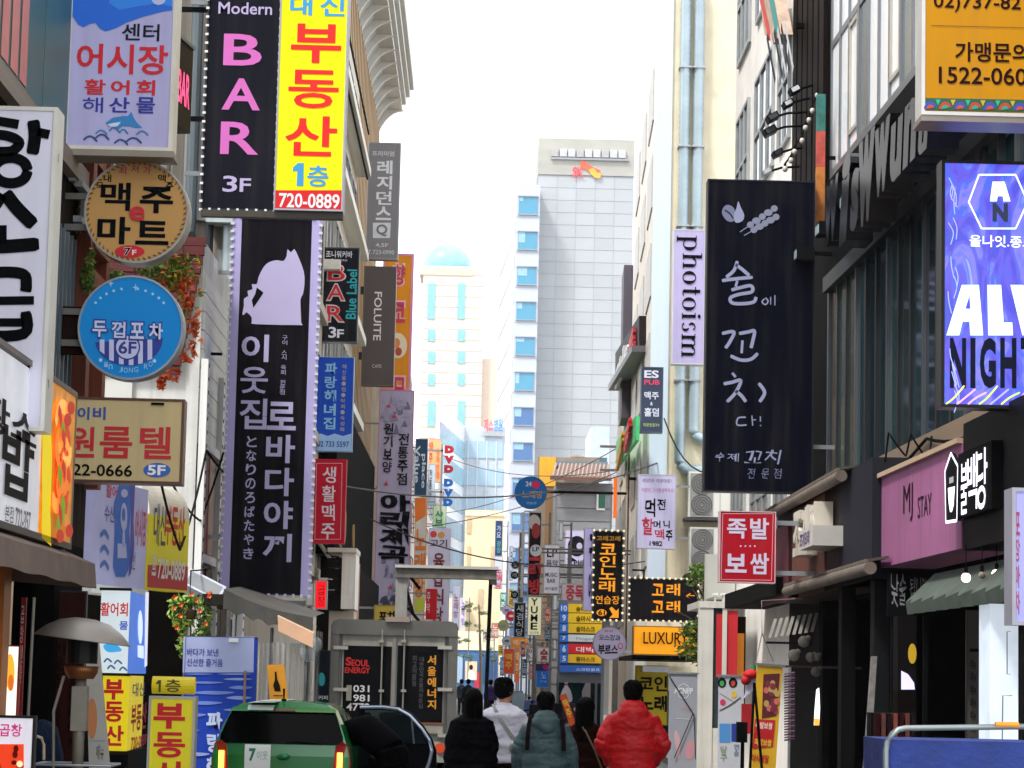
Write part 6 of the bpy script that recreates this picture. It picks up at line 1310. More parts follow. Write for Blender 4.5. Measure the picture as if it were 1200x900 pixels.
# pale pine far up the street
pl = front(170); c = pl(563, 712)
t = T('pine_tree', 'thin pale green pine with layered clumps in front of the cream corner house', 'tree', pl, c[0], 0)
m = MB(); m.tube([(c[0]+.2, 0, 0), (c[0]+.1, 0, 3), (c[0]-.1, 0, 6.6)], [.12, .1, .05], mc('7a6a54', .9), 7); t.part('trunk', m)
m = MB(); pn = [mc(x, .7) for x in ('8a9670', '96a27e', '7a8662')]
for i, (dx, z, r_) in enumerate(((-.9, 3.2, .6), (.7, 3.5, .6), (-1.2, 4.3, .6), (.3, 4.6, .7), (-.6, 5.3, .6), (1.1, 5.0, .5), (0, 6.2, .6), (-.9, 6.4, .4), (1.3, 2.9, .5))): [leaf_mesh(m, (c[0]+dx+random.uniform(-.45, .45), 0, z+random.uniform(-.25, .25)), (r_*.5, r_*.5, .13), 26, .1, pn, .3, seed=50+i*7+j) for j in range(5)]
t.part('crown', m, stuff=True)
# vines over the left timber house / behind the round signs
pl = front(26.2)
t = T('climbing_vine', 'green and orange climbing vine spilling behind the two round signs', 'vine', pl, pl(150, 400)[0], 4.2)
m = MB(); k = 0
for (x, y, rx, ry, n, mt) in ((78, 205, 12, 26, 160, yl), (84, 250, 12, 22, 90, yl), (108, 330, 16, 24, 260, gr), (128, 326, 22, 14, 260, gr), (150, 334, 26, 12, 220, gr), (104, 210, 10, 22, 90, gr), (180, 318, 22, 14, 160, gr), (206, 318, 22, 26, 380, gr+yl), (214, 330, 16, 22, 130, orr), (176, 330, 20, 12, 60, orr), (192, 318, 14, 12, 60, orr), (200, 300, 16, 9, 50, orr), (212, 372, 8, 16, 40, yl)):
    c = pl(x, y); u = 26.2/3000; leaf_mesh(m, (c[0], .1, c[1]), (rx*u, .12, ry*u), n, .04, mt, 1, seed=100+k); k += 1
rnd = random.Random(8)
for k in range(54):
    a = rnd.uniform(-.9, 1.15); x, y = 156+72*math.cos(a)+rnd.gauss(0, 3), 384+70*math.sin(a)+rnd.gauss(0, 4); c = pl(x, y); leaf_mesh(m, (c[0], .05, c[1]), (.03, .03, .03), 5, .045, orr, 1, seed=300+k)
for k in range(30):
    x, y = rnd.uniform(205, 236), rnd.uniform(285, 360); c = pl(x, y); leaf_mesh(m, (c[0], .05, c[1]), (.03, .03, .03), 4, .032, orr+yl, 1, seed=400+k)
pv_ = front(24.45); k = 0
for (x, y, rx, ry, n, mt) in ((80, 195, 12, 16, 110, yl+gr), (74, 240, 8, 22, 70, yl), (92, 250, 8, 30, 60, yl+gr), (100, 322, 10, 22, 160, gr), (104, 300, 6, 14, 60, gr+yl)): c = pv_(x, y); u = 24.4/3000; leaf_mesh(m, (c[0], -1.62, c[1]), (rx*u, .05, ry*u), n, .036, mt, 1, seed=700+k); k += 1
t.part('leaves', m, stuff=True)
m = MB()
for k in range(5): x = 90+k*30; a, b, c = pl(x, 400), pl(x+8, 330), pl(x+2, 270); m.tube([(a[0], .1, a[1]), (b[0], .12, b[1]), (c[0], .1, c[1])], .012, mc('5a4430', .8), 5)
m.box(-4.3, pl(230, 380)[0], .15, .2, pl(150, 300)[1], pl(150, 300)[1]+.04, mc('4a3a30', .6)); t.part('stems', m)
# hanging flower basket on the left
pl = front(35.2)
t = T('flower_basket', 'hanging basket of green trailing plants with orange flowers below the floodlight box', 'plant', pl, pl(222, 740)[0], 2.0)
m = MB(); k = 0; u = 35.2/3000
for (x, y, rx, ry, n, mt) in ((222, 706, 26, 10, 330, gr), (215, 725, 16, 18, 200, gr+yl), (238, 725, 12, 26, 200, [mc('b9a9a0', .6), mc('a9b48a', .6)]+gr), (228, 756, 8, 24, 110, gr), (214, 752, 7, 22, 80, gr+yl), (240, 745, 7, 20, 80, gr), (205, 715, 10, 14, 90, gr), (246, 700, 8, 6, 30, orr)): c = pl(x, y); leaf_mesh(m, (c[0], 0, c[1]), (rx*u, .16, ry*u), n, .042, mt, 1, seed=500+k); k += 1
t.part('leaves', m, stuff=True)
for k, (x, y) in enumerate(((214, 709), (207, 700), (213, 722), (209, 736), (206, 713), (247, 699), (226, 697), (236, 716), (243, 731), (232, 704))):
    m = MB(); c = pl(x, y)
    for j in range(6): a = j*PI/3; m.quad((c[0], -.17, c[1]), (c[0]+.028*math.cos(a-.4), -.19, c[1]+.028*math.sin(a-.4)), (c[0]+.036*math.cos(a), -.2, c[1]+.036*math.sin(a)), (c[0]+.028*math.cos(a+.4), -.19, c[1]+.028*math.sin(a+.4)), orr[j % 3])
    t.part('flower', m)
m = MB(); c = pl(222, 716); m.lathe([(.02, -.14), (.09, -.1), (.12, 0), (.12, .02)], (c[0], 0, c[1]), mc('4a3626', .9), 16); t.part('basket', m)
m = MB(); m.tube([(c[0], 0, c[1]), (c[0], 0, c[1]+.55), (-3.8, .7, c[1]+.6)], .012, dk, 5); t.part('hook', m)
# plant on the cream side, tiny sprout by the banner
# floodlight box
pl = front(35.6); c = pl(238, 690)
t = T('floodlight', 'large white angled floodlight box beside the tall black banner', 'floodlight', pl, c[0], c[1])
m = MB(); R3 = Matrix.Rotation(.45, 3, 'Y') @ Matrix.Rotation(-.5, 3, 'X')
vs = [R3 @ Vector((x*.28, y*.12, z*.13)) for x in (-1, 1) for y in (-1, 1) for z in (-1, 1)]
m.add([(c[0]+v.x, v.y, c[1]+v.z) for v in vs], [(0, 1, 3, 2), (4, 6, 7, 5), (0, 4, 5, 1), (2, 3, 7, 6), (0, 2, 6, 4), (1, 5, 7, 3)], mc('c4c9d8', .4)); t.part('housing', m)
m = MB(); vs = [R3 @ Vector((x*.24, -.122, z*.1)) for x, z in ((-1, -1), (1, -1), (1, 1), (-1, 1))]; m.add([(c[0]+v.x, v.y, c[1]+v.z) for v in vs], [(0, 1, 2, 3)], mc('8a8d90', .3)); t.part('lens', m)
m = MB(); m.tube([(c[0], .1, c[1]), (-3.8, .9, c[1]+.1)], .02, alu, 6); t.part('arm', m)
t = T('wall_disc_sign', 'white oval sign seen edge-on on the clapboard wall above the fabric signs', 'sign', front(36.6), -3.6, 5.3); pl = t.pl; c = pl(241, 415); m = MB(); m.ell((c[0], 0, c[1]), (.07, .32, .3), mc('b9c4d4', .4), 16, 12); t.part('panel', m, smooth=True); m = MB(); m.box(-3.8, c[0], .1, .14, c[1], c[1]+.04, dk); t.part('bracket', m)
# ================================================================== patio heater
pl = front(20.5); c = pl(97, 745)
t = T('patio_heater', 'steel patio heater with a wide tilted mushroom reflector in front of the dark shop', 'patio heater', pl, c[0], 0)
st = mc('8a8478', .4, 0, .4, .25); X = c[0]
m = MB(); R_ = .385; prof = [(0, .17), (.08, .168), (.2, .14), (.3, .08), (R_, 0), (R_, -.008), (.3, .06), (.2, .12), (0, .15)]
rt = Matrix.Rotation(.11, 3, 'Y'); n = 36; vs = []; zz = c[1]-.03
for r_, z in prof:
    for k in range(n): v = rt @ Vector((r_*math.cos(2*PI*k/n), r_*math.sin(2*PI*k/n), z)); vs.append((X+.0+v.x, v.y, zz+v.z))
m.add(vs, [(j*n+k, j*n+(k+1) % n, (j+1)*n+(k+1) % n, (j+1)*n+k) for j in range(len(prof)-1) for k in range(n)], mc('8f8880', .45, 0, .2, .2)); t.part('reflector', m, smooth=True)
m = MB(); m.cyl((X, 0, c[1]-.22), .125, .24, mc('1a1716', .5, 0, .5), 20, 'z'); t.part('burner_screen', m)
m = MB(); m.lathe([(.1, 0), (.13, .05), (.14, .1), (.12, .1)], (X, 0, c[1]-.34), mc('7a4a26', .4, 0, .5), 20); t.part('burner_base', m, smooth=True)
m = MB(); m.cyl((X, 0, .9), .045, c[1]-.3-.9, st, 14, 'z'); t.part('pole', m, smooth=True)
m = MB(); m.box(X-.06, X+.06, -.06, .06, c[1]-.75, c[1]-.4, st); t.part('control_box', m)
m = MB(); m.tube([(X-.12, -.1, c[1]-.32), (X-.19, -.1, c[1]-.6), (X-.17, -.1, .95)], .012, st, 6); t.part('gas_hose', m)
m = MB(); z = .95; m.box(X-.3, X+.3, -.28, .28, z, z+.02, st); t.part('tank_top', m)
m = MB(); m.tube([(X-.3, -.28, z+.1), (X+.3, -.28, z+.1), (X+.3, .28, z+.1), (X-.3, .28, z+.1), (X-.3, -.28, z+.1)], .01, alu, 5); t.part('top_rail', m)
m = MB(); m.lathe([(.28, 0), (.3, .03), (.27, .06), (.26, .93)], (X, 0, 0.02), mc('9a8a6a', .4, 0, .5), 24); t.part('tank_housing', m, smooth=True)
# lit stand menu bottom-left
pl = front(18.2)
t = board('menu_light_box', 'lit white menu box with pink characters and a photo of red stew', pl, (-50, 838, 40, 930), 'd8d4dc', .08, '16161a', .018, emit=.35, cat='menu board')
ms = {}; W(ms, pl, '소곱창', -14, 848, 26, 863, 'c02c7c', .04, emit=.3); shape(ms, pl, [(-40, 872), (28, 872), (28, 925), (-40, 925)], 'c0300c', emit=.7)
rnd = random.Random(12)
for k in range(26): x, y = rnd.uniform(-30, 24), rnd.uniform(877, 920); shape(ms, pl, ellipse(x, y, rnd.uniform(2, 6), rnd.uniform(2, 5), 9), rnd.choice(('e8582c', 'f0c89a', '5a1408', 'e8801c', '8a1c08')), y=-.008-.0005*k, emit=.6)
letters(t, ms); s0, s1, z0, z1 = t.s; m = MB(); m.box(s0+.1, s0+.15, 0, .05, .1, z0, dk); t.part('leg', m); m = MB(); m.box(s1-.15, s1-.1, 0, .05, .1, z0, dk); t.part('leg', m)
pl = front(20.8)
t = board('menu_light_box', 'small glowing white menu with an orange food picture behind the patio heater hose', pl, (4, 756, 22, 840), 'e8e0d0', .08, 'a01420', .012, emit=.9, cat='menu board'); ms = {}; shape(ms, pl, ellipse(12, 788, 5.5, 22, 16), 'e89a2c', emit=.9); shape(ms, pl, ellipse(13, 800, 3.5, 10, 12), 'c8641c', emit=.7, y=-.008); letters(t, ms); m = MB(); s0, s1, z0, z1 = t.s; m.box(s0, s1, .02, .06, .1, z0, dk); t.part('stand', m)
pl = front(21.2); t = board('banner_strip', 'thin red vertical banner strip beside the small glowing menu', pl, (22, 700, 28, 850), 'a0141c', .03, '7a1018', .004, cat='banner'); ms = {}; W(ms, pl, '곱창전골', 23, 710, 27, 800, 'd8c8c8', .01, stack=True); letters(t, ms); m = MB(); s0, s1, z0, z1 = t.s; m.box(s0, s1, .02, .04, .1, z0, dk); t.part('pole', m)
pl = front(24.5)
t = board('standing_board', 'dark brown board with faint black vertical characters behind the heater', pl, (50, 692, 98, 900), '3a1712', .06, '2a2c34', .015, cat='banner'); ms = {}; W(ms, pl, '이웃집', 60, 752, 76, 805, '140a0a', .05, stack=True); W(ms, pl, '로바다야끼', 80, 790, 92, 880, '140a0a', .05, stack=True); W(ms, pl, 'となりのろばたやき', 62, 812, 70, 880, '140a0a', .02, stack=True); letters(t, ms)
pl = front(23)
t = T('leaning_banner', 'white roll banner leaning beside the patio heater with an orange picture', 'banner', pl, pl(116, 830)[0], .1); m = MB(); q = [pl(*p) for p in ((100, 752), (116, 752), (134, 960), (106, 960))]; m.prism(q, 0, .03, mc('a9a59c', .6)); t.part('cloth', m); ms = {}; shape(ms, pl, ellipse(108, 842, 6, 24, 16), 'b8784a'); W(ms, pl, '메뉴', 113, 872, 122, 890, '5a5a60', .01, wob=.1); stroke(ms, pl, [(104, 868), (124, 868)], 1, '5a9ab0'); letters(t, ms); m = MB(); m.box(q[3][0]-.05, q[2][0]+.05, -.05, .12, .1, .2, alu); t.part('foot', m)
m = MB(); a = pl(40, 700); b = pl(32, 855); m_ = MB(); t = T('awning_pole', 'thin grey pole supporting the brown awning', 'pole', pl, b[0], .1); m_.tube([(a[0], 0, a[1]), (b[0], 0, b[1]), (b[0]-.05, 0, .1)], .014, mc('8a8478', .5), 7); t.part('pole', m_)
# person-sized blue clothed thing at (40..60, 820..900) : stacked chairs wrapped in blue
t = T('covered_stack', 'stack of chairs under a dark blue cover with a bent cream tube beside the heater', 'cover', pl, pl(45, 870)[0], .1)
c = pl(45, 850); m = MB(); m.lathe([(.26, .1-c[1]), (.24, -.6), (.2, -.25), (.14, -.02), (.05, .04), (0, .05)], (c[0], .2, c[1]), mc('1c2c44', .6, 0, 0, .5, 5, .6), 14); t.part('cover', m, smooth=True); m = MB(); a = pl(43, 862); b = pl(53, 872); c = pl(53, 890); m.tube([(a[0], -.08, a[1]), (b[0]-.02, -.08, a[1]-.02), (b[0], -.08, b[1]), (c[0], -.08, c[1])], .014, mc('b9a98a', .5), 7); t.part('tube', m)
# ================================================================== tent with plastic sheet, blue banner, yellow poster
pl = front(33.4)
t = board('door_banner', 'tall blue banner with white wave stripes and white characters in front of the tent', pl, (213, 746, 298, 1000), '1c3ea8', .05, '2a3a7a', .006, cat='banner')
ms = {}; shape(ms, pl, [(215, 746), (298, 746), (297, 788), (214, 788)], 'a0a8d0'); W(ms, pl, '바다가 보낸', 219, 760, 256, 769, '2a3a9a', .03, y=-.01); W(ms, pl, '신선한 즐거움', 219, 772, 261, 781, '2a3a9a', .03, y=-.01)
for k, (x, y, w_, h_) in enumerate(((222, 800, 40, 2.5), (262, 796, 34, 2.5), (225, 812, 50, 4), (265, 818, 30, 4), (216, 824, 45, 4), (262, 832, 32, 3), (216, 838, 26, 4), (255, 790, 40, 1.5), (214, 790, 36, 1.5), (266, 846, 30, 3), (214, 856, 20, 3), (216, 884, 30, 4), (268, 806, 28, 4))):
    shape(ms, pl, cr([(x, y), (x+w_*.4, y-h_*.6), (x+w_, y-h_*.2), (x+w_*.6, y+h_*.5)], 5), '8a9ad0' if k % 2 else '6a80c8', y=-.008-.0005*k)
for ch, y0 in (('파', 834), ('랑', 860), ('해', 886)): W(ms, pl, ch, 242, y0, 261, y0+22, 'b9c4e4', .08, y=-.02, wob=.1)
letters(t, ms); s0, s1, z0, z1 = t.s; m = MB(); x = pl(286, 800)[0]; m.box(x, x+.03, -.06, -.02, 1.0, pl(286, 786)[1], mc('8a6a60', .4)); t.part('handle_bar', m)
m = MB(); x = pl(274, 748); m.box(x[0]-.06, x[0]+.06, -.03, 0, x[1]-.05, x[1], white); t.part('clip', m)
pl = front(34.5)
t = T('street_tent', 'grey canvas street tent with clear plastic side sheets and a peach valance', 'tent', pl, pl(310, 760)[0], .1)
a0 = pl(262, 700)[0]; a1 = pl(366, 760)[0]; zt = pl(300, 700)[1]; cvs = mc('45433f', .85, 0, 0, .25, 2, .2)
m = MB(); n = 18; 
for i in range(n):
    u0, u1 = i/n, (i+1)/n; x0_, x1_ = a0+(a1-a0)*u0, a0+(a1-a0)*u1; za, zb = zt+.1-.35*u0, zt+.1-.35*u1
    m.quad((x0_, 0, za-.06*math.sin(PI*u0)), (x1_, 0, zb-.06*math.sin(PI*u1)), (x1_, 2.4, zb+.12), (x0_, 2.4, za+.12), cvs)
    m.quad((x0_, 0, za-.06*math.sin(PI*u0)), (x0_, -.02, za-.27+.03*math.sin(i*1.9)), (x1_, -.02, zb-.27+.03*math.sin(i*1.9+1.9)), (x1_, 0, zb-.06*math.sin(PI*u1)), cvs)
t.part('roof', m)
m = MB(); p1 = pl(326, 722); p2 = pl(368, 742); m.quad((p1[0], -.1, p1[1]), (p1[0]+.02, -.15, p1[1]-.2), (p2[0], -.15, p2[1]-.2), (p2[0], -.1, p2[1]), mc('c49a7c', .7)); m.quad((p1[0], -.1, p1[1]), (p2[0], -.1, p2[1]), (p2[0], .5, p2[1]+.1), (p1[0], .5, p1[1]+.1), mc('d8b89a', .7)); t.part('valance', m)
for i, x in enumerate((a0+.1, a0+1.2*.55, a1-.08)): m = MB(); m.tube([(x, .05, .1), (x, .05, zt-.3-.2*i*.5)], .025, mc('3a3c40', .4), 7); t.part('post', m)
vin = bpy.data.materials.new('clear_vinyl'); vin.use_nodes = True; nn_ = vin.node_tree.nodes; ll_ = vin.node_tree.links; b_ = nn_['Principled BSDF']; b_.inputs['Base Color'].default_value = (.42, .45, .46, 1); b_.inputs['Roughness'].default_value = .12
tp = nn_.new('ShaderNodeBsdfTransparent'); mx = nn_.new('ShaderNodeMixShader'); tc = nn_.new('ShaderNodeTexCoord'); mp = nn_.new('ShaderNodeMapping'); mp.inputs['Scale'].default_value = (9, 9, 1.2); nz = nn_.new('ShaderNodeTexNoise'); nz.inputs['Scale'].default_value = 1.5
rp = nn_.new('ShaderNodeValToRGB'); rp.color_ramp.elements[0].position = .4; rp.color_ramp.elements[0].color = (.12,)*3+(1,); rp.color_ramp.elements[1].position = .7; rp.color_ramp.elements[1].color = (.6,)*3+(1,)
ll_.new(tc.outputs['Object'], mp.inputs[0]); ll_.new(mp.outputs[0], nz.inputs['Vector']); ll_.new(nz.outputs[0], rp.inputs[0]); ll_.new(rp.outputs[0], mx.inputs[0]); ll_.new(tp.outputs[0], mx.inputs[1]); ll_.new(b_.outputs[0], mx.inputs[2]); ll_.new(mx.outputs[0], nn_['Material Output'].inputs[0])
m = MB(); n = 40; xa, xb = pl(300, 760)[0], a1-.06
for i in range(n):
    x0_, x1_ = xa+(xb-xa)*i/n, xa+(xb-xa)*(i+1)/n; f = lambda i: .05*math.sin(i*1.7)+.03*math.sin(i*3.1)
    m.quad((x0_, f(i), .1), (x1_, f(i+1), .1), (x1_, .5*f(i+1), zt-.6), (x0_, .5*f(i), zt-.6), vin)
t.part('plastic_sheet', m, smooth=True)
m = MB(); n = 20
for i in range(n):
    y0_, y1_ = 3*i/n, 3*(i+1)/n; f = lambda i: .05*math.sin(i*1.7)
    m.quad((a1-.05+f(i), y0_, .1), (a1-.05+f(i+1), y1_, .1), (a1-.05, y1_, zt-.4), (a1-.05, y0_, zt-.4), vin)
t.part('side_sheet', m, smooth=True)
m = MB(); c = pl(362, 762); m.ell((c[0], -.05, c[1]), (.14, .08, .16), vin, 10, 8); m.ell((c[0]+.08, -.08, c[1]+.08), (.1, .06, .1), vin, 10, 8); t.part('plastic_bundle', m)
m = MB(); m.box(-3.79, a0+.2, .6, 3, zt-.1, zt+.05, mc('3a3630', .7)); t.part('roof_joint', m)
pl = front(34.0); t = T('yellow_poster', 'yellow leaning poster with a dark bottle drawing in front of the plastic sheet', 'poster', pl, pl(325, 800)[0], .1); m = MB(); m.prism([pl(*p) for p in ((313, 779), (333, 779), (345, 880), (321, 880))], 0, .03, mc('d8901c', .5)); t.part('panel', m); ms = {}; shape(ms, pl, [(322, 787), (324, 787), (325, 796), (328, 803), (329, 810), (322, 810), (320, 803), (322, 797)], '2a2018'); stroke(ms, pl, [(320, 815), (333, 815)], 1.5, '5a3a1c'); stroke(ms, pl, [(322, 820), (332, 820)], 1, '7a4a1c'); shape(ms, pl, [(322, 826), (334, 822), (336, 830), (323, 831)], 'b85a5a'); letters(t, ms); m = MB(); c = pl(333, 875); m.tube([(c[0], 0, c[1]+.3), (c[0], .3, .1)], .015, dk, 5); t.part('prop', m)
# dark navy board near the truck's left
pl = front(37); t = board('standing_board', 'dark navy board with white and teal marks left of the truck', pl, (372, 762, 386, 860), '1c2430', .06, '2a2c30', .01, cat='banner'); ms = {}; shape(ms, pl, ellipse(377, 796, 4, 8, 14), '1c9a9a'); W(ms, pl, '커피', 373, 815, 384, 820, 'c8ccd0', .03); letters(t, ms)
# ================================================================== right: white booth, roll banners, dark stalls
pl = front(46)
t = T('white_booth', 'white framed glass booth with red posters beside the red sign', 'booth', pl, pl(845, 800)[0], .1)
q = rng(pl, 818, 706, 872, 900); x0, x1 = q[0], q[1]; zt = q[3]; wm = mc('c9c7c0', .6, 0, 0, .1, 2, 0, .3, .2)
for nm, a, b, c_, d_, z0_, z1_, mt in (('corner_post', x0, x0+.26, 0, .2, .1, zt-.1, wm), ('corner_post', x1-.4, x1-.32, 0, .12, .1, zt+.1, wm), ('roof_frame', x0, x1, -.02, 2.6, zt-.1, zt+.02, wm), ('glass_pane', x0+.26, x1-.4, .05, .08, 1.0, zt-.1, glass('3a4448')), ('base_panel', x0+.26, x1-.4, .02, .1, .1, 1.0, wm), ('red_poster', x0+.32, x0+.45, .03, .049, 1.9, zt-.2, mc('b8222c', .5)), ('red_poster', x0+.5, x0+.7, .03, .049, 1.9, zt-.14, mc('b8222c', .5)), ('inner_cabinet', x1-.3, x1+.05, .3, .8, .1, 3.0, mc('2a1c14', .6)), ('amber_menu', x1-.28, x1+.02, .28, .3, 1.7, 2.7, mc('b8701c', .5, .25))):
    m = MB(); m.box(a, b, c_, d_, z0_, z1_, mt); t.part(nm, m)
ms = {}; W(ms, pl, '족발', 851, 752, 858, 778, '5a2a10', .03, stack=True, y=.27); letters(t, ms)
for x in (x0+.28, x0+.42): m = MB(); m.box(x, x+.03, .1, .13, zt+.02, zt+.15, white); m.box(x-.03, x+.06, .0, .18, zt+.13, zt+.17, white); t.part('roof_camera', m)
t = T('white_box_building', 'white box shaped storefront top between the red sign and the booth', 'building', front(47), pl(870, 700)[0], .1); m = MB(); q = rng(t.pl, 843, 640, 905, 900); m.box(q[0], 5.0, 3.2, 3.4, .1, q[3], mc('c4c4bd', .7, 0, 0, .08, 1, 0, .3, .2)); t.part('wall', m); m = MB(); q = rng(t.pl, 845, 668, 890, 700); m.box(q[0], 5.0, 1.4, 3.1, q[2], q[2]+.05, mc('8f9088', .7)); t.part('canopy', m)
# air conditioners on the cream wall
for i, (x0, y0, x1, y1, lab) in enumerate(((807, 553, 846, 606, 'upper double-fan air conditioner on the cream wall under the ducts'), (808, 618, 846, 672, 'lower double-fan air conditioner on the cream wall behind the tree'))):
    pl = front(74.2); q = rng(pl, x0, y0, x1+18, y1); t = T('air_conditioner', lab, 'air conditioner', pl, (q[0]+q[1])/2, q[2], 'air conditioners on the cream wall'); xm = q[0]+(q[1]-q[0])*.5
    m = MB(); m.box(q[0], q[1], 0, .6, q[2], q[3], mc('d4d3cb', .5, 0, 0, .05)); t.part('case', m)
    m = MB(); m.box(q[0]+.05, xm, -.03, 0, q[2]+.05, q[3]-.05, mc('8a8a86', .6)); t.part('grille', m)
    for k in range(2):
        cz = q[2]+(q[3]-q[2])*(.27+.46*k); m = MB(); cx = (q[0]+.05+xm)/2; R_ = (xm-q[0])*.42
        for rr in (1, .75, .5, .25): m.tube([(cx+R_*rr*math.cos(a*PI/10), -.045, cz+R_*rr*math.sin(a*PI/10)) for a in range(21)], .01, mc('5a5a58', .5), 4, False)
        m.cyl((cx, -.04, cz), R_*.95, .008, mc('6f6f6c', .5), 22); t.part('fan_guard', m)
    m = MB(); m.box(q[0]-.1, q[1]+.1, -.1, .8, q[2]-.1, q[2]-.02, mc('3a3a3a', .5)); t.part('shelf', m)
    for k in range(2): m = MB(); m.box(xm+.2+k*.3, xm+.22+k*.3, -.01, 0, q[2]+.1, q[3]-.1, mc('a9a8a0', .5)); t.part('seam', m)
# roll-up banners
def rollup(name, label, b, d, bc, items, fc='8a8d90', z0b=.1):
    pl = front(d); q = rng(pl, *b); t = T(name, label, 'banner', pl, (q[0]+q[1])/2, z0b)
    m = MB(); m.box(q[0], q[1], 0, .012, .25, q[3], mc(bc, .5, 0, 0, .06)); t.part('cloth', m)
    m = MB(); m.box(q[0]-.03, q[1]+.03, -.02, .03, q[3], q[3]+.03, mc(fc, .4, 0, .5)); t.part('top_rail', m)
    m = MB(); m.tube([((q[0]+q[1])/2, .03, q[3]), ((q[0]+q[1])/2, .04, .15)], .012, dk, 5); t.part('pole', m)
    m = MB(); m.box(q[0]+.05, q[1]-.05, -.15, .2, .1, .16, dk); t.part('foot', m)
    ms = {}; items(ms, pl); letters(t, ms); return t
def it1(ms, pl):
    for i in range(8): a = PI*i/4; stroke(ms, pl, [(801+7*math.cos(a), 810+9*math.sin(a)), (801+7*math.cos(a+PI/4), 810+9*math.sin(a+PI/4))], .9, 'd8dae0')
    W(ms, pl, 'ACNPP', 790, 806, 812, 813, 'd8dae0', .04); stroke(ms, pl, [(792, 842), (812, 843)], .8, 'c8cad0'); W(ms, pl, '사전예약', 797, 828, 811, 833, 'b88a8a', .02)
    shape(ms, pl, [(790, 860), (793, 856), (797, 868), (797, 886), (794, 890), (792, 876)], 'c09aa0', smooth=3); shape(ms, pl, [(803, 878), (806, 870), (812, 868), (814, 880), (810, 890), (804, 888)], 'b8848c', smooth=3)
t = rollup('roll_up_banner', 'grey roll up banner with a white crest and faint pink figures', (783, 790, 816, 960), 43, '8f939c', it1)
m = MB(); pl = t.pl
for a, b in (((784, 792), (812, 836)), ((812, 836), (790, 888)), ((813, 836), (815, 890))): A1, B1 = pl(*a), pl(*b); m.tube([(A1[0], -.03, A1[1]), (B1[0], -.03, B1[1])], .008, dk, 5)
t.part('cord', m)
def it2(ms, pl):
    for x in (846, 859): shape(ms, pl, ellipse(x, 800, 5, 6), '16242a'); shape(ms, pl, ellipse(x, 801, 2.6, 3.4), 'b8402c' if x > 850 else '4a9a4a', y=-.008)
    shape(ms, pl, ellipse(860, 814, 3.4, 3.8), 'd8b43c'); shape(ms, pl, ellipse(847, 823, 3.4, 3.8), 'c8305c'); stroke(ms, pl, [(843, 833), (856, 826), (868, 817)], 1.4, '4a3a34'); stroke(ms, pl, [(843, 812), (862, 824)], .8, '8a6a5a')
    shape(ms, pl, [(843, 848), (856, 848), (856, 870), (843, 870)], '4a8ac8'); shape(ms, pl, [(857, 848), (868, 848), (868, 869), (857, 869)], '1c3a8a'); W(ms, pl, '당구', 844, 874, 852, 892, '8a9a7a', .03, stack=True); W(ms, pl, '연습', 860, 872, 866, 886, '5a6a8a', .03, stack=True)
rollup('roll_up_banner', 'white roll up banner for billiards with coloured balls and a cue', (841, 793, 871, 960), 40, 'b9bcc4', it2)
def it3(ms, pl):
    rnd = random.Random(2)
    shape(ms, pl, [(885, 790), (904, 788), (903, 838), (886, 842)], '5a1c24')
    for k in range(18): x, y = rnd.uniform(888, 902), rnd.uniform(794, 834); shape(ms, pl, ellipse(x, y, 3.2, 4, 9), rnd.choice(('a83a44', 'c86a5a', '7a2a3a', 'b89a5a')), y=-.008-.0004*k)
    for i, y in enumerate((846, 856, 866)): W(ms, pl, '족발보쌈', 879, y, 899, y+8, ('f0d8c8', 'c8141c', 'e8c030')[i], .06, y=-.01)
    shape(ms, pl, [(878, 843), (902, 843), (901, 874), (877, 878)], 'c01c20', y=-.007); W(ms, pl, '야식배달', 877, 884, 897, 894, 'b8141c', .06)
t = rollup('standing_sign', 'tilted yellow and red stand sign with a photo of meat', (876, 780, 906, 960), 34, 'd8a81c', it3); t.o.rotation_euler = (0, .06, t.pl.ang)
# santa-like red hat on white cloth and hangers
pl = front(35.5); c = pl(880, 812)
t = T('red_hat', 'red knitted hat over a white cloth hung from a wire hanger', 'hat', pl, c[0], c[1]-.3)
m = MB(); a = pl(880, 787); m.ell((a[0], 0, a[1]-.04), (.11, .11, .07), mc('b8141c', .8, 0, 0, .3, 6, .4), 14, 10); m.ell((a[0]-.07, 0, a[1]-.12), (.07, .09, .07), mc('a81018', .8, 0, 0, .3, 6, .4), 14, 10); t.part('hat', m, smooth=True)
m = MB(); m.prism([pl(*p) for p in ((884, 790), (898, 794), (895, 820), (886, 806), (872, 818), (876, 804))], -.02, .06, mc('b9b6d0', .8)); t.part('cloth', m)
m = MB(); m.box(c[0]-.12, c[0]+.1, .02, .1, pl(880, 860)[1], pl(880, 825)[1], mc('9a1018', .7)); t.part('red_box', m)
for x in (883, 904): m = MB(); b = pl(x, 782); m.cyl((b[0], 0, b[1]-.15), .035, .12, mc('b81c24', .5), 10, 'z'); m.cyl((b[0], 0, b[1]-.03), .03, .06, mc('2a8a3a', .5), 10, 'z'); t.part('bottle_ornament', m)
m = MB(); a, b, d = pl(893, 742), pl(886, 775), pl(906, 775); m.tube([(a[0], 0, a[1]), (b[0], 0, b[1]), (d[0], 0, d[1]), (a[0], 0, a[1])], .008, alu, 5); m.tube([(a[0], 0, a[1]), (a[0], .1, a[1]+.45), (4.5, .3, a[1]+.5)], .008, alu, 5); t.part('hanger', m)
t = T('easel', 'black folding easel and post in front of the red hat', 'easel', front(33), front(33)(870, 850)[0], .1); pl = t.pl
for (x0_, y0_, x1_, y1_) in ((884, 800, 876, 960), (884, 800, 898, 960), (870, 848, 868, 960)): a, b = pl(x0_, y0_), pl(x1_, y1_); m = MB(); m.tube([(a[0], 0, a[1]), (b[0], 0, .1)], .018, dk, 6); t.part('leg', m)
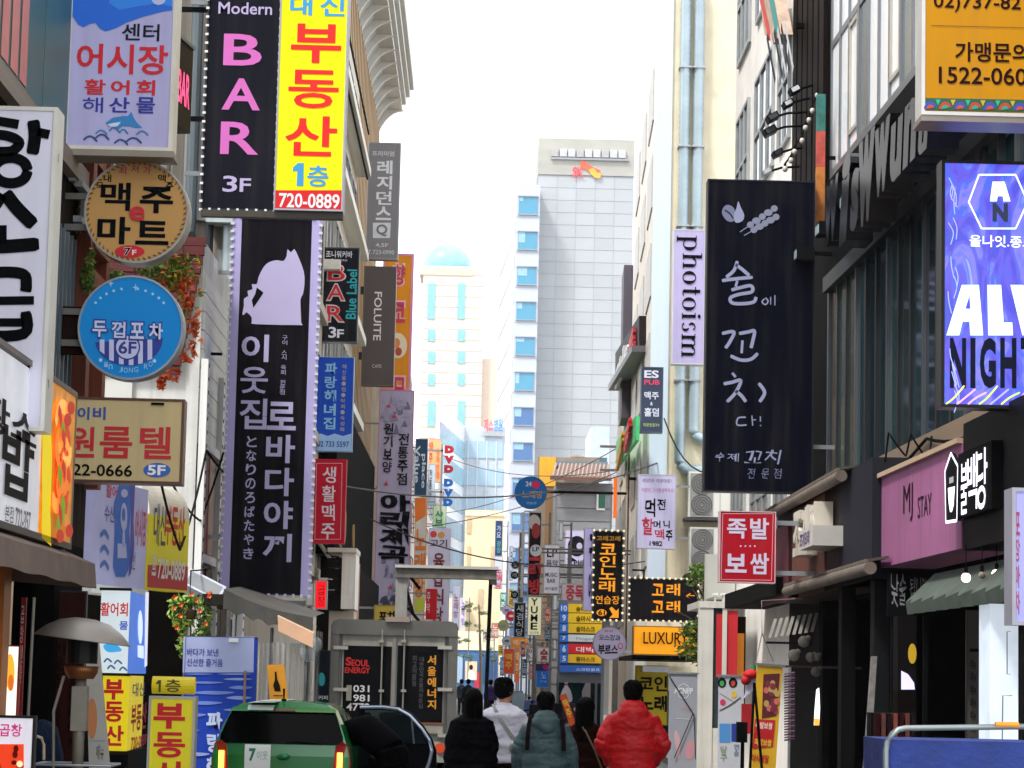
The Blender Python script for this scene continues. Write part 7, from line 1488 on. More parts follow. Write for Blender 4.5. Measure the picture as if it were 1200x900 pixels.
m = MB(); q = rng(pl, 863, 846, 875, 870); m.box(q[0], q[1], -.1, .05, q[2], q[3], mc('16181a', .5)); t.part('box', m)
# striped small awning + toy dispenser silhouettes in the dark shop
t = T('slatted_awning', 'small black awning with pale slats above the hat', 'awning', front(35), 4.2, 2.5); pl = t.pl
for k in range(8): a, b = pl(897+k*7, 748-k*1), pl(912+k*7, 724-k*1); m = MB(); m.add([(a[0], -.3, a[1]), (a[0]+.045, -.3, a[1]), (b[0]+.045, .5, b[1]), (b[0], .5, b[1])], [(0, 1, 2, 3)], mc('77746c', .6)); t.part('slat', m)
m = MB(); a, b = pl(895, 752), pl(957, 742); m.box(a[0], 4.5, -.32, -.3, a[1]-.03, a[1], dk); t.part('front_bar', m); m = MB(); m.box(4.3, 5.0, .4, .5, 3.0, 3.1, dk); t.part('bracket', m)
t = T('dark_shop_front', 'deep black open shopfront under the rolled awnings', 'building', WP, 4.6, 0); t.y0 = 0
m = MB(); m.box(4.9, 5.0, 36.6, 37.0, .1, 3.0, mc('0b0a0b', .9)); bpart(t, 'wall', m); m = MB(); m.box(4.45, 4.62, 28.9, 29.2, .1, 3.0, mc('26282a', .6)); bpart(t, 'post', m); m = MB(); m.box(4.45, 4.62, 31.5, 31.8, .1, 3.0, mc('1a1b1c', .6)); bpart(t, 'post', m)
m = MB(); m.box(4.3, 5.0, 37.2, 45, 3.1, 3.35, mc('1a1a18', .8)); bpart(t, 'canopy', m)
t = T('toy_shelf', 'shelf of pale soft toys hanging over a purple spiral display in the dark shop', 'display', front(34.4), front(34.4)(935, 790)[0], .1); pl = t.pl
for i, (x, y, r_, c_) in enumerate(((930, 768, 7, '8a857c'), (942, 752, 7, '77736c'), (950, 770, 6, '6a6660'), (956, 787, 6, '5a5752'), (957, 770, 5, '6a655f'))): c = pl(x, y); m = MB(); u = 34.4/3000; m.ell((c[0], 0, c[1]), (r_*u, .07, r_*u), mc(c_, .9, 0, 0, .2, 8, .5), 12, 8); m.ell((c[0]+r_*u*.7, 0, c[1]+r_*u*.6), (r_*u*.5, .05, r_*u*.5), mc(c_, .9, 0, 0, .2, 8, .5), 10, 6); t.part('soft_toy', m, smooth=True)
m = MB(); 
for k in range(26): a = pl(919, 790+k*3.1); b = pl(931, 788+k*3.1); m.tube([(a[0], 0, a[1]), (b[0], -.03, b[1])], .012, mc('6a3a5a' if k % 2 else '8a7a84', .6), 5)
t.part('spiral_display', m, stuff=True); m = MB(); a = pl(925, 870); m.tube([(a[0], .02, a[1]+1), (a[0], .02, .1)], .02, alu, 6); t.part('stand', m); m = MB(); a, b = pl(916, 782), pl(958, 775); m.box(a[0], b[0]+.6, .05, .3, a[1], a[1]+.03, mc('4a2a3a', .6)); t.part('shelf', m)
t = T('lit_bottle_sign', 'small glowing white and orange vertical light in the dark shop', 'sign', front(34.2), front(34.2)(958, 830)[0], 1.0); pl = t.pl; ms = {}; m = MB(); m.prism([pl(*p) for p in ((957, 808), (960, 806), (961, 830), (960, 850), (954, 850), (955, 830))], 0, .03, mc('d8e4e8', .4, 1.2)); t.part('panel', m); shape(ms, pl, [(954, 842), (960, 842), (960, 850), (954, 850)], 'e88a2c', emit=1.2); letters(t, ms); m = MB(); m.box(pl(957, 800)[0]-.01, pl(957, 800)[0]+.01, .03, .5, pl(957, 812)[1], pl(957, 810)[1], dk); t.part('bracket', m)
# leaning white board, menu boards, fridge light, framed door on the right
t = T('leaning_board', 'narrow dirty white board leaning in the dark doorway', 'board', front(27.5), front(27.5)(1018, 860)[0], .1); pl = t.pl; m = MB(); m.prism([pl(*p) for p in ((1021, 769), (1028, 769), (1016, 960), (1007, 960))], 0, .03, mc('8f8c88', .7, 0, 0, .4, 8)); t.part('board', m)
t = board('menu_board', 'long dim menu board with rows of small characters in the dark shop', front(25.6), (1132, 715, 1160, 880), '4a4642', .04, '2a2826', .01, cat='menu board'); pl = t.pl; ms = {}; stroke(ms, pl, [(1136, 762), (1158, 762)], 5, '16120f')
for k in range(7): W(ms, pl, '메뉴', 1137, 773+k*15, 1144, 784+k*15, '1c1815', .02); W(ms, pl, '가격', 1147, 773+k*15, 1155, 784+k*15, '1c1815', .02)
letters(t, ms); t.o.location.z = t.zb
m = MB(); s0, s1, z0, z1 = t.s; m.box((s0+s1)/2-.02, (s0+s1)/2+.02, .04, .1, .1, z0+.2, dk); t.part('post', m)
t = T('glowing_fridge', 'tall white glowing refrigerator door with black line frames at the right edge', 'refrigerator', front(23), front(23)(1185, 800)[0], .1); pl = t.pl; q = rng(pl, 1160, 708, 1215, 900)
m = MB(); m.box(q[0], q[1], 0, .5, .1, q[3], mc('c8d4e0', .35, .45)); t.part('body', m); ms = {}
for a in ([(1184, 740), (1180, 740), (1180, 790), (1184, 790)], [(1186, 815), (1175, 815), (1174, 888), (1186, 888)]): stroke(ms, pl, a, 1, '26282c', sm=1)
letters(t, ms, name='frame_line')
t = T('dim_wall_light', 'purple white curved light with a yellow disc in the dark doorway', 'light', front(27), front(27)(1065, 800)[0], 1); pl = t.pl; ms = {}; shape(ms, pl, [(1056, 786), (1064, 790), (1071, 800), (1072, 808), (1056, 808)], 'b9b4e0', emit=.8); shape(ms, pl, ellipse(1069, 766, 5, 12, 14), 'b8941c', emit=.2); letters(t, ms, name='glow_panel'); m = MB(); q = rng(pl, 1052, 722, 1074, 810); m.box(q[0], q[1], .01, .3, q[2], q[3], mc('1c1a1a', .6)); t.part('cabinet', m); m = MB(); m.box(q[0], q[1], .0, .3, .1, q[2], mc('16100e', .7)); t.part('base', m)
ms = {}; t = T('magazine_rack', 'low rack of dark red and orange packets behind the blue cart', 'rack', front(22), front(22)(1050, 860)[0], .1); pl = t.pl
for k in range(7): q = rng(pl, 1026+k*7, 836, 1031+k*7, 880); m = MB(); m.box(q[0], q[1], 0, .15, q[2], q[3], mc(('3a1418', '5a2414', '2a1c20', '7a3420')[k % 4], .5, 0, 0, .5, 12)); t.part('packet', m)
m = MB(); q = rng(pl, 1024, 836, 1076, 900); m.box(q[0], q[1], .15, .4, .1, q[3], dk); t.part('frame', m)
# blue cart with bent grey pipe
pl = front(15.5); t = T('blue_cart', 'blue tarp-covered cart with a bent grey pipe rail at the bottom right', 'cart', pl, pl(1120, 880)[0], 0)
a, b, c = pl(1038, 900), pl(1052, 852), pl(1230, 845); z0 = a[1]
m = MB(); pts = [(a[0], 0, .05), (a[0], 0, z0)]+[(a[0]+.12*(1-math.cos(q)), 0, z0+.1+.14*math.sin(q)) for q in (0, .4, .8, 1.2, 1.57)]+[(c[0], 0, z0+.27)]
m.tube(pts, .018, mc('8a9494', .35, 0, .5), 10); t.part('rail', m, smooth=True)
m = MB(); m.box(a[0], c[0], .02, .9, .45, pl(1100, 868)[1], mc('16307a', .6, 0, 0, .25, 3, .3)); t.part('tarp', m)
m = MB(); d = pl(1180, 847); m.tube([(d[0]-.07, 0, z0+.27), (d[0]+.07, 0, z0+.272)], .021, mc('e08a1c', .5), 10); t.part('orange_tape', m)
for x in (a[0]+.3, c[0]-.3): m = MB(); m.cyl((x, .4, .22), .2, .06, dk, 20); t.part('wheel', m)
# ================================================================== utility pole and wires
t = T('utility_pole', 'grey concrete utility pole rising right of the grey boarded house', 'utility pole', front(108), front(108)(718, 700)[0]+.25, 0)
c = t.sc; m = MB(); m.lathe([(.22, 0), (.2, 6), (.17, 12.5), (0, 12.5)], (c, 0, 0), mc('8a8580', .8, 0, 0, .15, 2, .3), 16); t.part('pole', m, smooth=True)
for z in (10.6, 11.6): m = MB(); m.box(c-.9, c+.9, -.05, .05, z, z+.1, mc('6a6a68', .5)); t.part('crossarm', m)
m = MB(); m.cyl((c+.5, 0, 10.75), .25, .8, mc('77797a', .5), 14, 'z'); t.part('transformer', m)
def wire(name, label, p0, p1, sag, r=.02, col='3a3a3c'):
    pts = []; n = 18
    for i in range(n+1): u = i/n; pts.append((p0[0]+(p1[0]-p0[0])*u, p0[1]+(p1[1]-p0[1])*u, p0[2]+(p1[2]-p0[2])*u-sag*4*u*(1-u)))
    m = MB(); m.tube(pts, r, mc(col, .6), 5); single(name, label, 'cable', m, group='cables across the street')
def cable(label, pts, r=.016, nm='wall_cable', g='cables on the walls'):
    q = []; 
    for i in range(len(pts)-1):
        for k in range(8):
            u = k/8; a, b = Vector(pts[i]), Vector(pts[i+1]); p = a.lerp(b, u); p.z -= .25*(b-a).length/8*4*u*(1-u); q.append(p)
    q.append(Vector(pts[-1])); m = MB(); m.tube(q, r, mc('101012', .6), 5); single(nm, label, 'cable', m, group=g)
cable('black cable sagging along the left wall under the cream room sign', [(-4.0, 24, 4.0), (-3.7, 28.5, 4.4), (-3.75, 32, 3.3), (-3.9, 36, 4.9), (-3.85, 44, 5.2)])
cable('black cable looping from the white frame to the tall black banner', [(-4.0, 31, 4.6), (-3.95, 36, 3.9), (-3.8, 38, 5.3), (-3.95, 50, 6.3), (-4, 62, 6.8)])
cable('thick cable bundle along the left wall above the red beer sign', [(-3.95, 43, 9.3), (-3.9, 52, 8.4), (-3.95, 62, 9.2), (-3.6, 76, 8.6), (-4.0, 100, 9.4)], .03)
cable('black cable sagging along the right glass front above the pink fascia', [(5.28, 21, 4.75), (5.1, 25, 4.5), (5.05, 29, 4.62), (4.95, 36, 4.5), (4.9, 41, 4.9)], .02)
cable('loose cable coil hanging beside the grey fascia end panel', [(4.5, 28.5, 4.3), (4.52, 28.4, 4.62), (4.7, 28.3, 4.35), (4.75, 28.3, 4.6), (4.95, 28.3, 4.3), (5.02, 28.5, 4.6)], .012)
cable('black cable from the white block to the cream wall behind the black sign', [(5.0, 42, 7.0), (5.0, 51, 6.2), (5.3, 74.9, 9.5)], .02)
wire('overhead_cable', 'thick cable crossing from the red beer sign to the coin karaoke boards', (-4.0, 58, 6.2), (5.15, 75, 8.2), .7, .022)
wire('overhead_cable', 'pair cable crossing low toward the round lavender sign', (-4.0, 80, 6.9), (5.2, 76, 5.4), .8, .022)
wire('overhead_cable', 'thin cable sagging across in front of the cream corner house', (-4.2, 150, 11.2), (c, 108, 11.7), .8)
wire('overhead_cable', 'thin cable above the roof letters running down to the banded office', (-4.2, 150, 15.6), (c, 108, 16.0 if 0 else 10.7), 1.0)
wire('overhead_cable', 'low cable crossing just above the truck gantry', (-4.2, 120, 8.6), (c, 108, 10.65), .5)
# far bits: small cluster of parked motorbikes & people handled with vehicles
# ================================================================== truck
pl = front(38); t = T('box_truck', 'white framed box truck seen from behind with black doors lettered in red, white and amber', 'truck', pl, pl(460, 800)[0], 0)
xa, xb = pl(386, 800)[0], pl(535, 800)[0]; zt = pl(460, 727)[1]; zb = .85; L = 3.2
gy = mc('62615c', .45, 0, .3, .15, 3, 0, .4, .3); gl = mc('8f8b82', .5, 0, 0, .1, 3, 0, .4, .25); bk = mc('17181b', .45, 0, 0, .1)
m = MB(); m.box(xa+.02, xb-.02, .06, L, zb, zt-.03, mc('84847f', .5, 0, 0, .08, 1, 0, .4, .2)); t.part('cargo_box', m)
def tb(name, x0, y0, x1, y1, d0, d1, mt, parent=None):
    q = rng(pl, x0, y0, x1, y1); m = MB(); m.box(q[0], q[1], d0, d1, q[2], q[3], mt); return t.part(name, m, parent)
m = MB(); q = rng(pl, 386, 727, 535, 900); f = .13
m.box(xa, xa+f, -.04, .06, zb, zt-.1, gy); m.box(xb-f, xb, -.04, .06, zb, zt-.1, gy)
# rounded top corners
prof = [(xa, zt-.12)]+[(xa+.12-.12*math.cos(a), zt-.12+.12*math.sin(a)) for a in (.4, .8, 1.2, 1.57)]+[(xb-.12+.12*math.sin(a), zt-.12+.12*math.cos(a)) for a in (0, .4, .8, 1.2, 1.57)]+[(xb, zt-.22), (xa, zt-.22)]
m.prism(prof, -.05, .06, gy); t.part('rear_frame', m)
m = MB(); m.prism([(xa+.02, zt-.02)]+[(x_, z_+.005) for x_, z_ in prof[2:9]]+[(xb-.02, zt-.02)], .06, L, gy); t.part('roof', m)
for nm, x0, x1 in (('door', 400, 459), ('door', 463, 520)):
    q = rng(pl, x0, 742, x1, 872); m = MB(); m.box(q[0], q[1], -.005, .05, zb+.12, q[3], gl); d_ = t.part(nm, m)
    q2 = rng(pl, x0+2, 757, x1-1, 848); m = MB(); m.box(q2[0], q2[1], -.012, -.005, q2[2], q2[3], bk); t.part('black_panel', m, d_)
tb('centre_seal', 459, 742, 463, 872, -.03, .05, mc('77756f', .5))
tb('header', 400, 733, 520, 741, -.02, .05, gy)
for x in (418, 481): tb('marker_lamp', x, 737, x+20, 741, -.03, -.02, mc('7a141a', .3))
for x in (446, 472):
    q = rng(pl, x, 738, x+1.6, 872); m = MB(); m.cyl(((q[0]+q[1])/2, -.045, zb+.1), .013, q[3]-zb-.1, mc('a9a59a', .4, 0, .6), 8, 'z'); t.part('lock_rod', m)
    for y in (750, 808, 868): tb('rod_clamp', x-2, y, x+4, y+3, -.07, -.012, mc('9a968c', .4, 0, .5))
for y in (757, 806, 860):
    for x0, x1 in ((391, 408), (513, 530)): tb('hinge', x0, y, x1, y+4, -.06, -.012, mc('a8a49a', .4, 0, .5))
tb('handle_plate', 406, 803, 412, 821, -.05, -.02, mc('8f8b80', .4, 0, .5))
ms = {}; W(ms, pl, 'S', 405, 770, 412, 780, 'b81c1c', .05, y=-.02); W(ms, pl, 'EOUL', 412, 773, 433, 781, 'b81c1c', .05, y=-.02); W(ms, pl, 'ENERGY', 404, 782, 434, 789, 'b81c1c', .05, y=-.02)
W(ms, pl, '031', 414, 803, 433, 811, 'c9c9c9', .03, y=-.02); W(ms, pl, '981', 414, 814, 433, 822, 'c9c9c9', .03, y=-.02); W(ms, pl, '4778', 406, 824, 433, 833, 'c9c9c9', .03, y=-.02)
for i, ch in enumerate('서울에너지'): W(ms, pl, ch, 501, 768+i*13, 511, 779+i*13, 'c8881c', .05, y=-.02)
W(ms, pl, '대한민국숯불의자존심', 491, 770, 496, 830, '4a4a4e', .01, stack=True, y=-.02); W(ms, pl, '최고의품질', 483, 768, 488, 804, '4a4a4e', .01, stack=True, y=-.02); W(ms, pl, '냉동기공 1599-', 499, 748, 514, 751, '3a9aa4', .02, y=-.02)
letters(t, ms)
tb('orange_stripe', 465, 846.5, 519, 848, -.02, -.012, mc('8a4a1c', .5))
tb('lift_plate', 452, 723, 480, 729, -.1, .1, mc('8f7f74', .6))
m = MB(); m.box(xa+.05, xb-.05, .0, .12, .55, zb+.0, mc('8f8f8a', .5, 0, 0, .2)); t.part('bumper', m)
for x in (xa+.2, xb-.22): m = MB(); m.cyl((x, -.03, .76), .075, .05, mc('b8401c', .3, .1), 18); t.part('tail_lamp', m)
m = MB(); m.box(xa+.55, xa+1.1, -.012, 0, .6, .8, mc('d8c84a', .5)); t.part('number_plate', m)
m = MB(); m.box(xa+.35, xb-.35, .2, L+1.7, .45, .8, dk); t.part('chassis', m)
def wheel(t, x, y, r, w_, rim='8a8a88'):
    m = MB(); m.cyl((x, y, r), r, w_, mc('141414', .8), 28, 'x'); o = t.part('wheel', m); m = MB(); m.cyl((x-.005 if x < t.sc else x+w_-.01, y, r), r*.6, .02, mc(rim, .4, 0, .5), 20, 'x'); t.part('rim', m, o)
for y in (1.0, 4.2): wheel(t, xa+.1, y, .34, .2); wheel(t, xb-.3, y, .34, .2)
m = MB(); cs = [(0, .5), (0, 1.95), (.35, 2.05), (1.1, 1.95), (1.5, 1.3), (1.6, .5)]
m.add([(xa+.08, L+.1+y, z) for y, z in cs]+[(xb-.08, L+.1+y, z) for y, z in cs], [(0, 1, 2, 3, 4, 5), (11, 10, 9, 8, 7, 6)]+[(i, 6+i, 6+(i+1) % 6, (i+1) % 6) for i in range(6)], mc('2a5a9a', .35)); t.part('cab', m)
# steel gantry ahead of the truck
pl = front(44); t = T('steel_gantry', 'weathered steel and timber gantry frame rising behind the truck roof', 'gantry', pl, pl(520, 700)[0], 0)
q = rng(pl, 464, 663, 582, 682); m = MB(); m.box(q[0], q[1], 0, .35, q[2]+.06, q[3]-.05, mc('77736a', .8, 0, 0, .35, 6, .4, .3, .4)); t.part('beam', m); m = MB(); m.box(q[0]-.02, q[1]+.03, -.05, .4, q[3]-.05, q[3], mc('b9b7b0', .6)); t.part('cap', m)
m = MB(); x = pl(470, 700)[0]; m.box(q[0], q[0]+.2, .05, .25, .0, q[2]+.06, mc('a09e98', .6, 0, 0, .2, 5, 0, .3, .3)); t.part('post', m); m = MB(); m.tube([(pl(575, 680)[0], .1, q[2]+.08), (pl(568, 816)[0], .1, .05)], .035, dk, 7); t.part('post', m)
for (a, b) in (((478, 712), (505, 745)), ((476, 690), (484, 720)), ((472, 665), (492, 690))): A1, B1 = pl(*a), pl(*b); m = MB(); m.tube([(A1[0], .1, A1[1]), (B1[0], .1, B1[1])], .03, dk, 6); t.part('brace', m)
m = MB(); m.box(pl(574, 690)[0], pl(582, 690)[0], 0, .3, q[2]-.02, q[2]+.05, mc('3a3a38', .6)); t.part('end_block', m)
# ================================================================== hatchback (shared car), rear towards us
pl = front(30); CX = pl(330, 860)[0]
t = T('hatchback_car', 'green hatchback with a white roof stripe, lit tail lamps and an open right door', 'car', pl, CX, 0)
grn = mc('0a7034', .14, 0, .1, .08, 1, 0, .8); wht = mc('d8dcd8', .3, 0, 0, .04, 1, 0, .6); gls = mc('050607', .05, 0, 0, .3, .6, 0, .17)
def rake(z):     # rear surface depth as a function of height
    return .0 if z < .95 else (z-.95)*.55 if z < 1.36 else .2255+(z-1.36)*1.6
secs = [(0, 0), (.35, .02), (1.0, .04), (1.9, .04), (2.5, .0), (3.0, -.5), (3.65, -.55)]
def ring(y, top_drop, wsc=1):
    ht = 1.47+ (0 if y < 2.0 else -.0)
    pts = [(0, .25), (.62, .25), (.78, .35), (.82, .6), (.82, .85), (.79, .98), (.70, 1.22), (.62, 1.38), (.52, 1.44), (.3, 1.465), (0, 1.475)]
    if y >= 2.9: pts = [(x*(1 if z < .9 else .92), min(z, .95+(z-.95)*.08)) for x, z in pts]
    elif y >= 2.4: pts = [(x, z if z < .98 else .98+(z-.98)*.75) for x, z in pts]
    return [(x*wsc, z) for x, z in pts]
rows = []
for k, y in enumerate((0, .25, .6, 1.2, 1.9, 2.4, 2.95, 3.4, 3.62)):
    r_ = ring(y, 0, 1 if 0 < k < 8 else .96)
    full = [(x, z) for x, z in r_]+[(-x, z) for x, z in reversed(r_[1:-1])]
    rows.append([(CX+x, (y+rake(z)*(1 if k == 0 else .75 if k == 1 else .3 if k == 2 else 0)), z) for x, z in full])
n = len(rows[0]); m = MB(); vs = [p for r_ in rows for p in r_]; fs = [(j*n+i, (j+1)*n+i, (j+1)*n+(i+1) % n, j*n+(i+1) % n) for j in range(len(rows)-1) for i in range(n)]
m.add(vs, fs, grn)
h = n//2+1   # caps as strips
for j, rev in ((0, False), (len(rows)-1, True)):
    b = j*n
    for i in range(10-0):
        a_, b2 = i, i+1; c2, d2 = (n-i-1) % n if i+1 < 10 else 10, (n-i) % n
        f_ = [b+a_, b+b2, b+c2, b+d2]; f_ = list(dict.fromkeys(f_))
        if len(f_) > 2: m.f.append(tuple(f_ if not rev else reversed(f_))); m.m.append(m.mi(grn))
t.part('body', m, smooth=False)
def onrear(poly, mt, name, off=.012, parent=None):
    vs = [(CX+x, rake(z)-off, z) for x, z in poly]; m = MB(); tri = tessellate_polygon([[Vector((x, z, 0)) for x, z in poly]]); m.add(vs, [tuple(q) for q in tri], mt); return t.part(name, m, parent)
def strip(zs, wl, wr, mt, name, off=.014):
    m = MB(); vs = []
    for z, a, b in zip(zs, wl, wr): vs += [(CX+a, rake(z)-off, z), (CX+b, rake(z)-off, z)]
    m.add(vs, [(2*i, 2*i+1, 2*i+3, 2*i+2) for i in range(len(zs)-1)], mt); return t.part(name, m, smooth=True)
strip([.99, 1.08, 1.2, 1.3, 1.355], [-.72, -.71, -.665, -.63, -.60], [.72, .71, .665, .63, .60], gls, 'rear_window', .02)
strip([1.355, 1.38, 1.405], [-.62, -.615, -.58], [.62, .615, .58], grn, 'spoiler', .05)
strip([1.362, 1.385], [-.18], [.1], mc('5a1014', .3), 'brake_lamp', .06) if 0 else strip([1.365, 1.388], [-.17, -.17], [.14, .14], mc('6a1418', .3), 'brake_lamp', .058)
strip([.5, .7, .9, .975], [-.42]*4, [-.12]*4, wht, 'white_block', .01)
m = MB(); m.quad((CX-.42, .16, 1.452), (CX-.1, .16, 1.462), (CX+.02, 1.0, 1.485), (CX-.3, 1.0, 1.478), wht); m.quad((CX-.3, 1.0, 1.478), (CX+.02, 1.0, 1.485), (CX+.02, 2.2, 1.482), (CX-.3, 2.2, 1.476), wht); t.part('roof_stripe', m)
strip([1.37, 1.40, 1.425], [-.42, -.42, -.415], [-.12, -.12, -.1], wht, 'stripe_edge', .062)
ms = {}; mb = ms.setdefault('1f7a5a', MB()); put(mb, '7', CX-.37, CX-.29, .78, .93, mc('1f7a5a', .5), .06, y=-.014); put(mb, '이웃', CX-.28, CX-.15, .8, .9, mc('8fb0a4', .5), .01, y=-.014); letters(t, ms)
for sgn in (-1, 1):
    m = MB(); P = [(.60, .62), (.63, .97), (.70, 1.03), (.775, .98), (.805, .8), (.80, .6)]; P = [(sgn*x, z) for x, z in P]
    vs = [(CX+x, -.035+.06*(abs(x) > .76), z) for x, z in P]+[(CX+x*1.01, .12, z) for x, z in P]; k_ = len(P)
    m.add(vs, [tuple(range(k_))]+[(i, (i+1) % k_, k_+(i+1) % k_, k_+i) for i in range(k_)], mc('7a0c10', .15, .12, 0, .2, 6, 0, .8)); o = t.part('tail_lamp', m)
    m = MB(); m.box(CX+sgn*.655, CX+sgn*.715, -.05, -.036, .62, .9, mc('ffb43c', .3, 3.5, 0, 0)); t.part('lit_bulb', m, o)
m = MB(); m.ell((CX+.03, -.02, .84), (.08, .03, .04), mc('0e6a3a', .2, 0, .2), 14, 8); t.part('badge', m, smooth=True)
m = MB(); m.tube([(CX+.05, rake(1.0)-.05, 1.0), (CX+.2, rake(1.02)-.05, 1.015), (CX+.48, rake(1.0)-.05, 1.0)], .012, dk, 6); t.part('wiper', m)
m = MB(); m.cyl((CX-.02, .45, 1.46), .03, .04, dk, 10, 'z'); m.tube([(CX-.02, .45, 1.5), (CX-.02, .42, 1.62)], [.008, .014], dk, 6); t.part('antenna', m)
m = MB(); m.box(CX-.78, CX+.78, -.1, .06, .28, .58, mc('0b5028', .3, 0, .1)); t.part('bumper', m)
m = MB(); m.box(CX-.26, CX+.26, -.115, -.1, .4, .52, white); t.part('number_plate', m)
for y in (.62, 2.85): wheel(t, CX-.8, y, .29, .17); wheel(t, CX+.63, y, .29, .17)
# side glass on both sides
for sgn in (-1, 1):
    for (y0, y1) in ((.55, 1.15), (1.25, 2.2)):
        m = MB(); f = lambda y, x, z: (CX+sgn*(x+.012), y, z); m.add([f(y0, .785, 1.02), f(y1, .785, 1.02), f(y1-.03, .655, 1.34), f(y0+.12, .655, 1.34)], [(0, 1, 2, 3)], gls); t.part('side_window', m)
# open rear right door: hinge at y 1.25, swung out
hx, hy = CX+.82, 1.25; ang = math.radians(50)
dv = Vector((math.sin(ang)*1.0, -math.cos(ang)*.35)); dv = Vector((.95, -.25)).normalized()
hy = 1.9
def dp(u, z, off=0): return (hx+dv.x*u-dv.y*off*0, hy+dv.y*u-off, z)
outl = [(-.02, .35), (.98, .35), (1.0, .62), (.99, .9), (.93, 1.05), (.82, 1.2), (.66, 1.35), (.5, 1.42), (.3, 1.44), (-.02, 1.43)]
m = MB(); tri = tessellate_polygon([[Vector((u, z, 0)) for u, z in outl]]); k_ = len(outl)
m.add([dp(u, z, .05) for u, z in outl]+[dp(u, z, -.03) for u, z in outl], [tuple(q) for q in tri]+[tuple(k_+i for i in reversed(q)) for q in tri]+[(i, (i+1) % k_, k_+(i+1) % k_, k_+i) for i in range(k_)], mc('16171a', .35)); d_ = t.part('door', m)
inn = [(.06, .98), (.86, .98), (.78, 1.13), (.62, 1.29), (.48, 1.36), (.3, 1.38), (.06, 1.37)]
m = MB(); tri = tessellate_polygon([[Vector((u, z, 0)) for u, z in inn]]); m.add([dp(u, z, .056) for u, z in inn], [tuple(q) for q in tri], mc('1a2226', .05, 0, 0, .4, 2, 0, 1)); t.part('window', m, d_)
m = MB(); m.tube([dp(u, z, .062) for u, z in ((.0, 1.405), (.3, 1.415), (.49, 1.395), (.64, 1.32), (.8, 1.16), (.9, 1.02), (.93, .9), (.9, .75), (.82, .55), (.72, .35))], .022, mc('a9b4c4', .3, 0, .5), 6); t.part('trim', m, d_)
m = MB(); m.tube([dp(.66, 1.3, .062), dp(.7, .98, .062)], .012, mc('8f969c', .3, 0, .5), 5); t.part('window_divider', m, d_)
# ================================================================== people
def fuse(mb, vox, name, smooth=4, quilt=None):
    me = mesh_of(mb, (0, 0, 0), True, name); o = bpy.data.objects.new('tmp', me); COL.objects.link(o)
    r = o.modifiers.new('r', 'REMESH'); r.mode = 'VOXEL'; r.voxel_size = vox; r.use_smooth_shade = True
    if smooth: s = o.modifiers.new('s', 'SMOOTH'); s.iterations = smooth; s.factor = .5
    dg = bpy.context.evaluated_depsgraph_get(); m2 = bpy.data.meshes.new_from_object(o.evaluated_get(dg)); bpy.data.objects.remove(o)
    m2.polygons.foreach_set('use_smooth', [True]*len(m2.polygons)); return m2
def loft(mb, secs, m, n=20):
    """secs: (x,y,z,rx,ry) horizontal ellipses, closed ends"""
    vs = []
    for (x, y, z, rx, ry) in secs:
        for k in range(n): a = 2*PI*k/n; vs.append((x+rx*math.cos(a), y+ry*math.sin(a), z))
    fs = [(j*n+k, j*n+(k+1) % n, (j+1)*n+(k+1) % n, (j+1)*n+k) for j in range(len(secs)-1) for k in range(n)]
    fs.append(tuple(range(n))[::-1]); fs.append(tuple((len(secs)-1)*n+k for k in range(n))); mb.add(vs, fs, m)
def limb(mb, pts, rs, m, n=14, quilt=0, per=.11):
    """smooth tapered limb with optional quilting"""
    P = [Vector(p) for p in pts]; out = []; R = []
    for i in range(len(P)-1):
        L_ = (P[i+1]-P[i]).length; k = max(2, int(L_/.022))
        for j in range(k): u = j/k; out.append(P[i].lerp(P[i+1], u)); R.append(rs[i]+(rs[i+1]-rs[i])*u)
    out.append(P[-1]); R.append(rs[-1])
    # soften the bend
    for _ in range(3): out = [out[0]]+[(out[i-1]+out[i]*2+out[i+1])/4 for i in range(1, len(out)-1)]+[out[-1]]
    if quilt:
        d = 0
        for i in range(len(out)):
            if i: d += (out[i]-out[i-1]).length
            R[i] *= 1-quilt*(1-abs(math.sin(PI*d/per)))**3
    mb.tube(out, R, m, n)
skin = mc('b9846a', .55, 0, 0, .06, 8)
def hand(mb, w, dirv, sgn, m):
    """palm, four curled fingers and a thumb below the wrist w"""
    w = Vector(w); d = Vector(dirv).normalized(); side = Vector((0, 1, 0)) if abs(d.y) < .8 else Vector((1, 0, 0)); inn = Vector((-sgn, 0, 0))
    pa = w+d*.045; mb.ell(pa, (.024, .042, .052), m, 10, 8)
    for k in range(4):
        b = w+d*.085+side*(.03-.02*k); l = (.07, .078, .072, .055)[k]; mb.tube([b, b+d*l*.5+inn*.006, b+d*l*.85+inn*.022, b+d*l*.95+inn*.035], [.0095, .009, .008, .006], m, 7)
    b = w+d*.03+side*.035; mb.tube([b, b+side*.022+d*.03+inn*.01, b+side*.022+d*.06+inn*.02], [.012, .011, .008], m, 7)
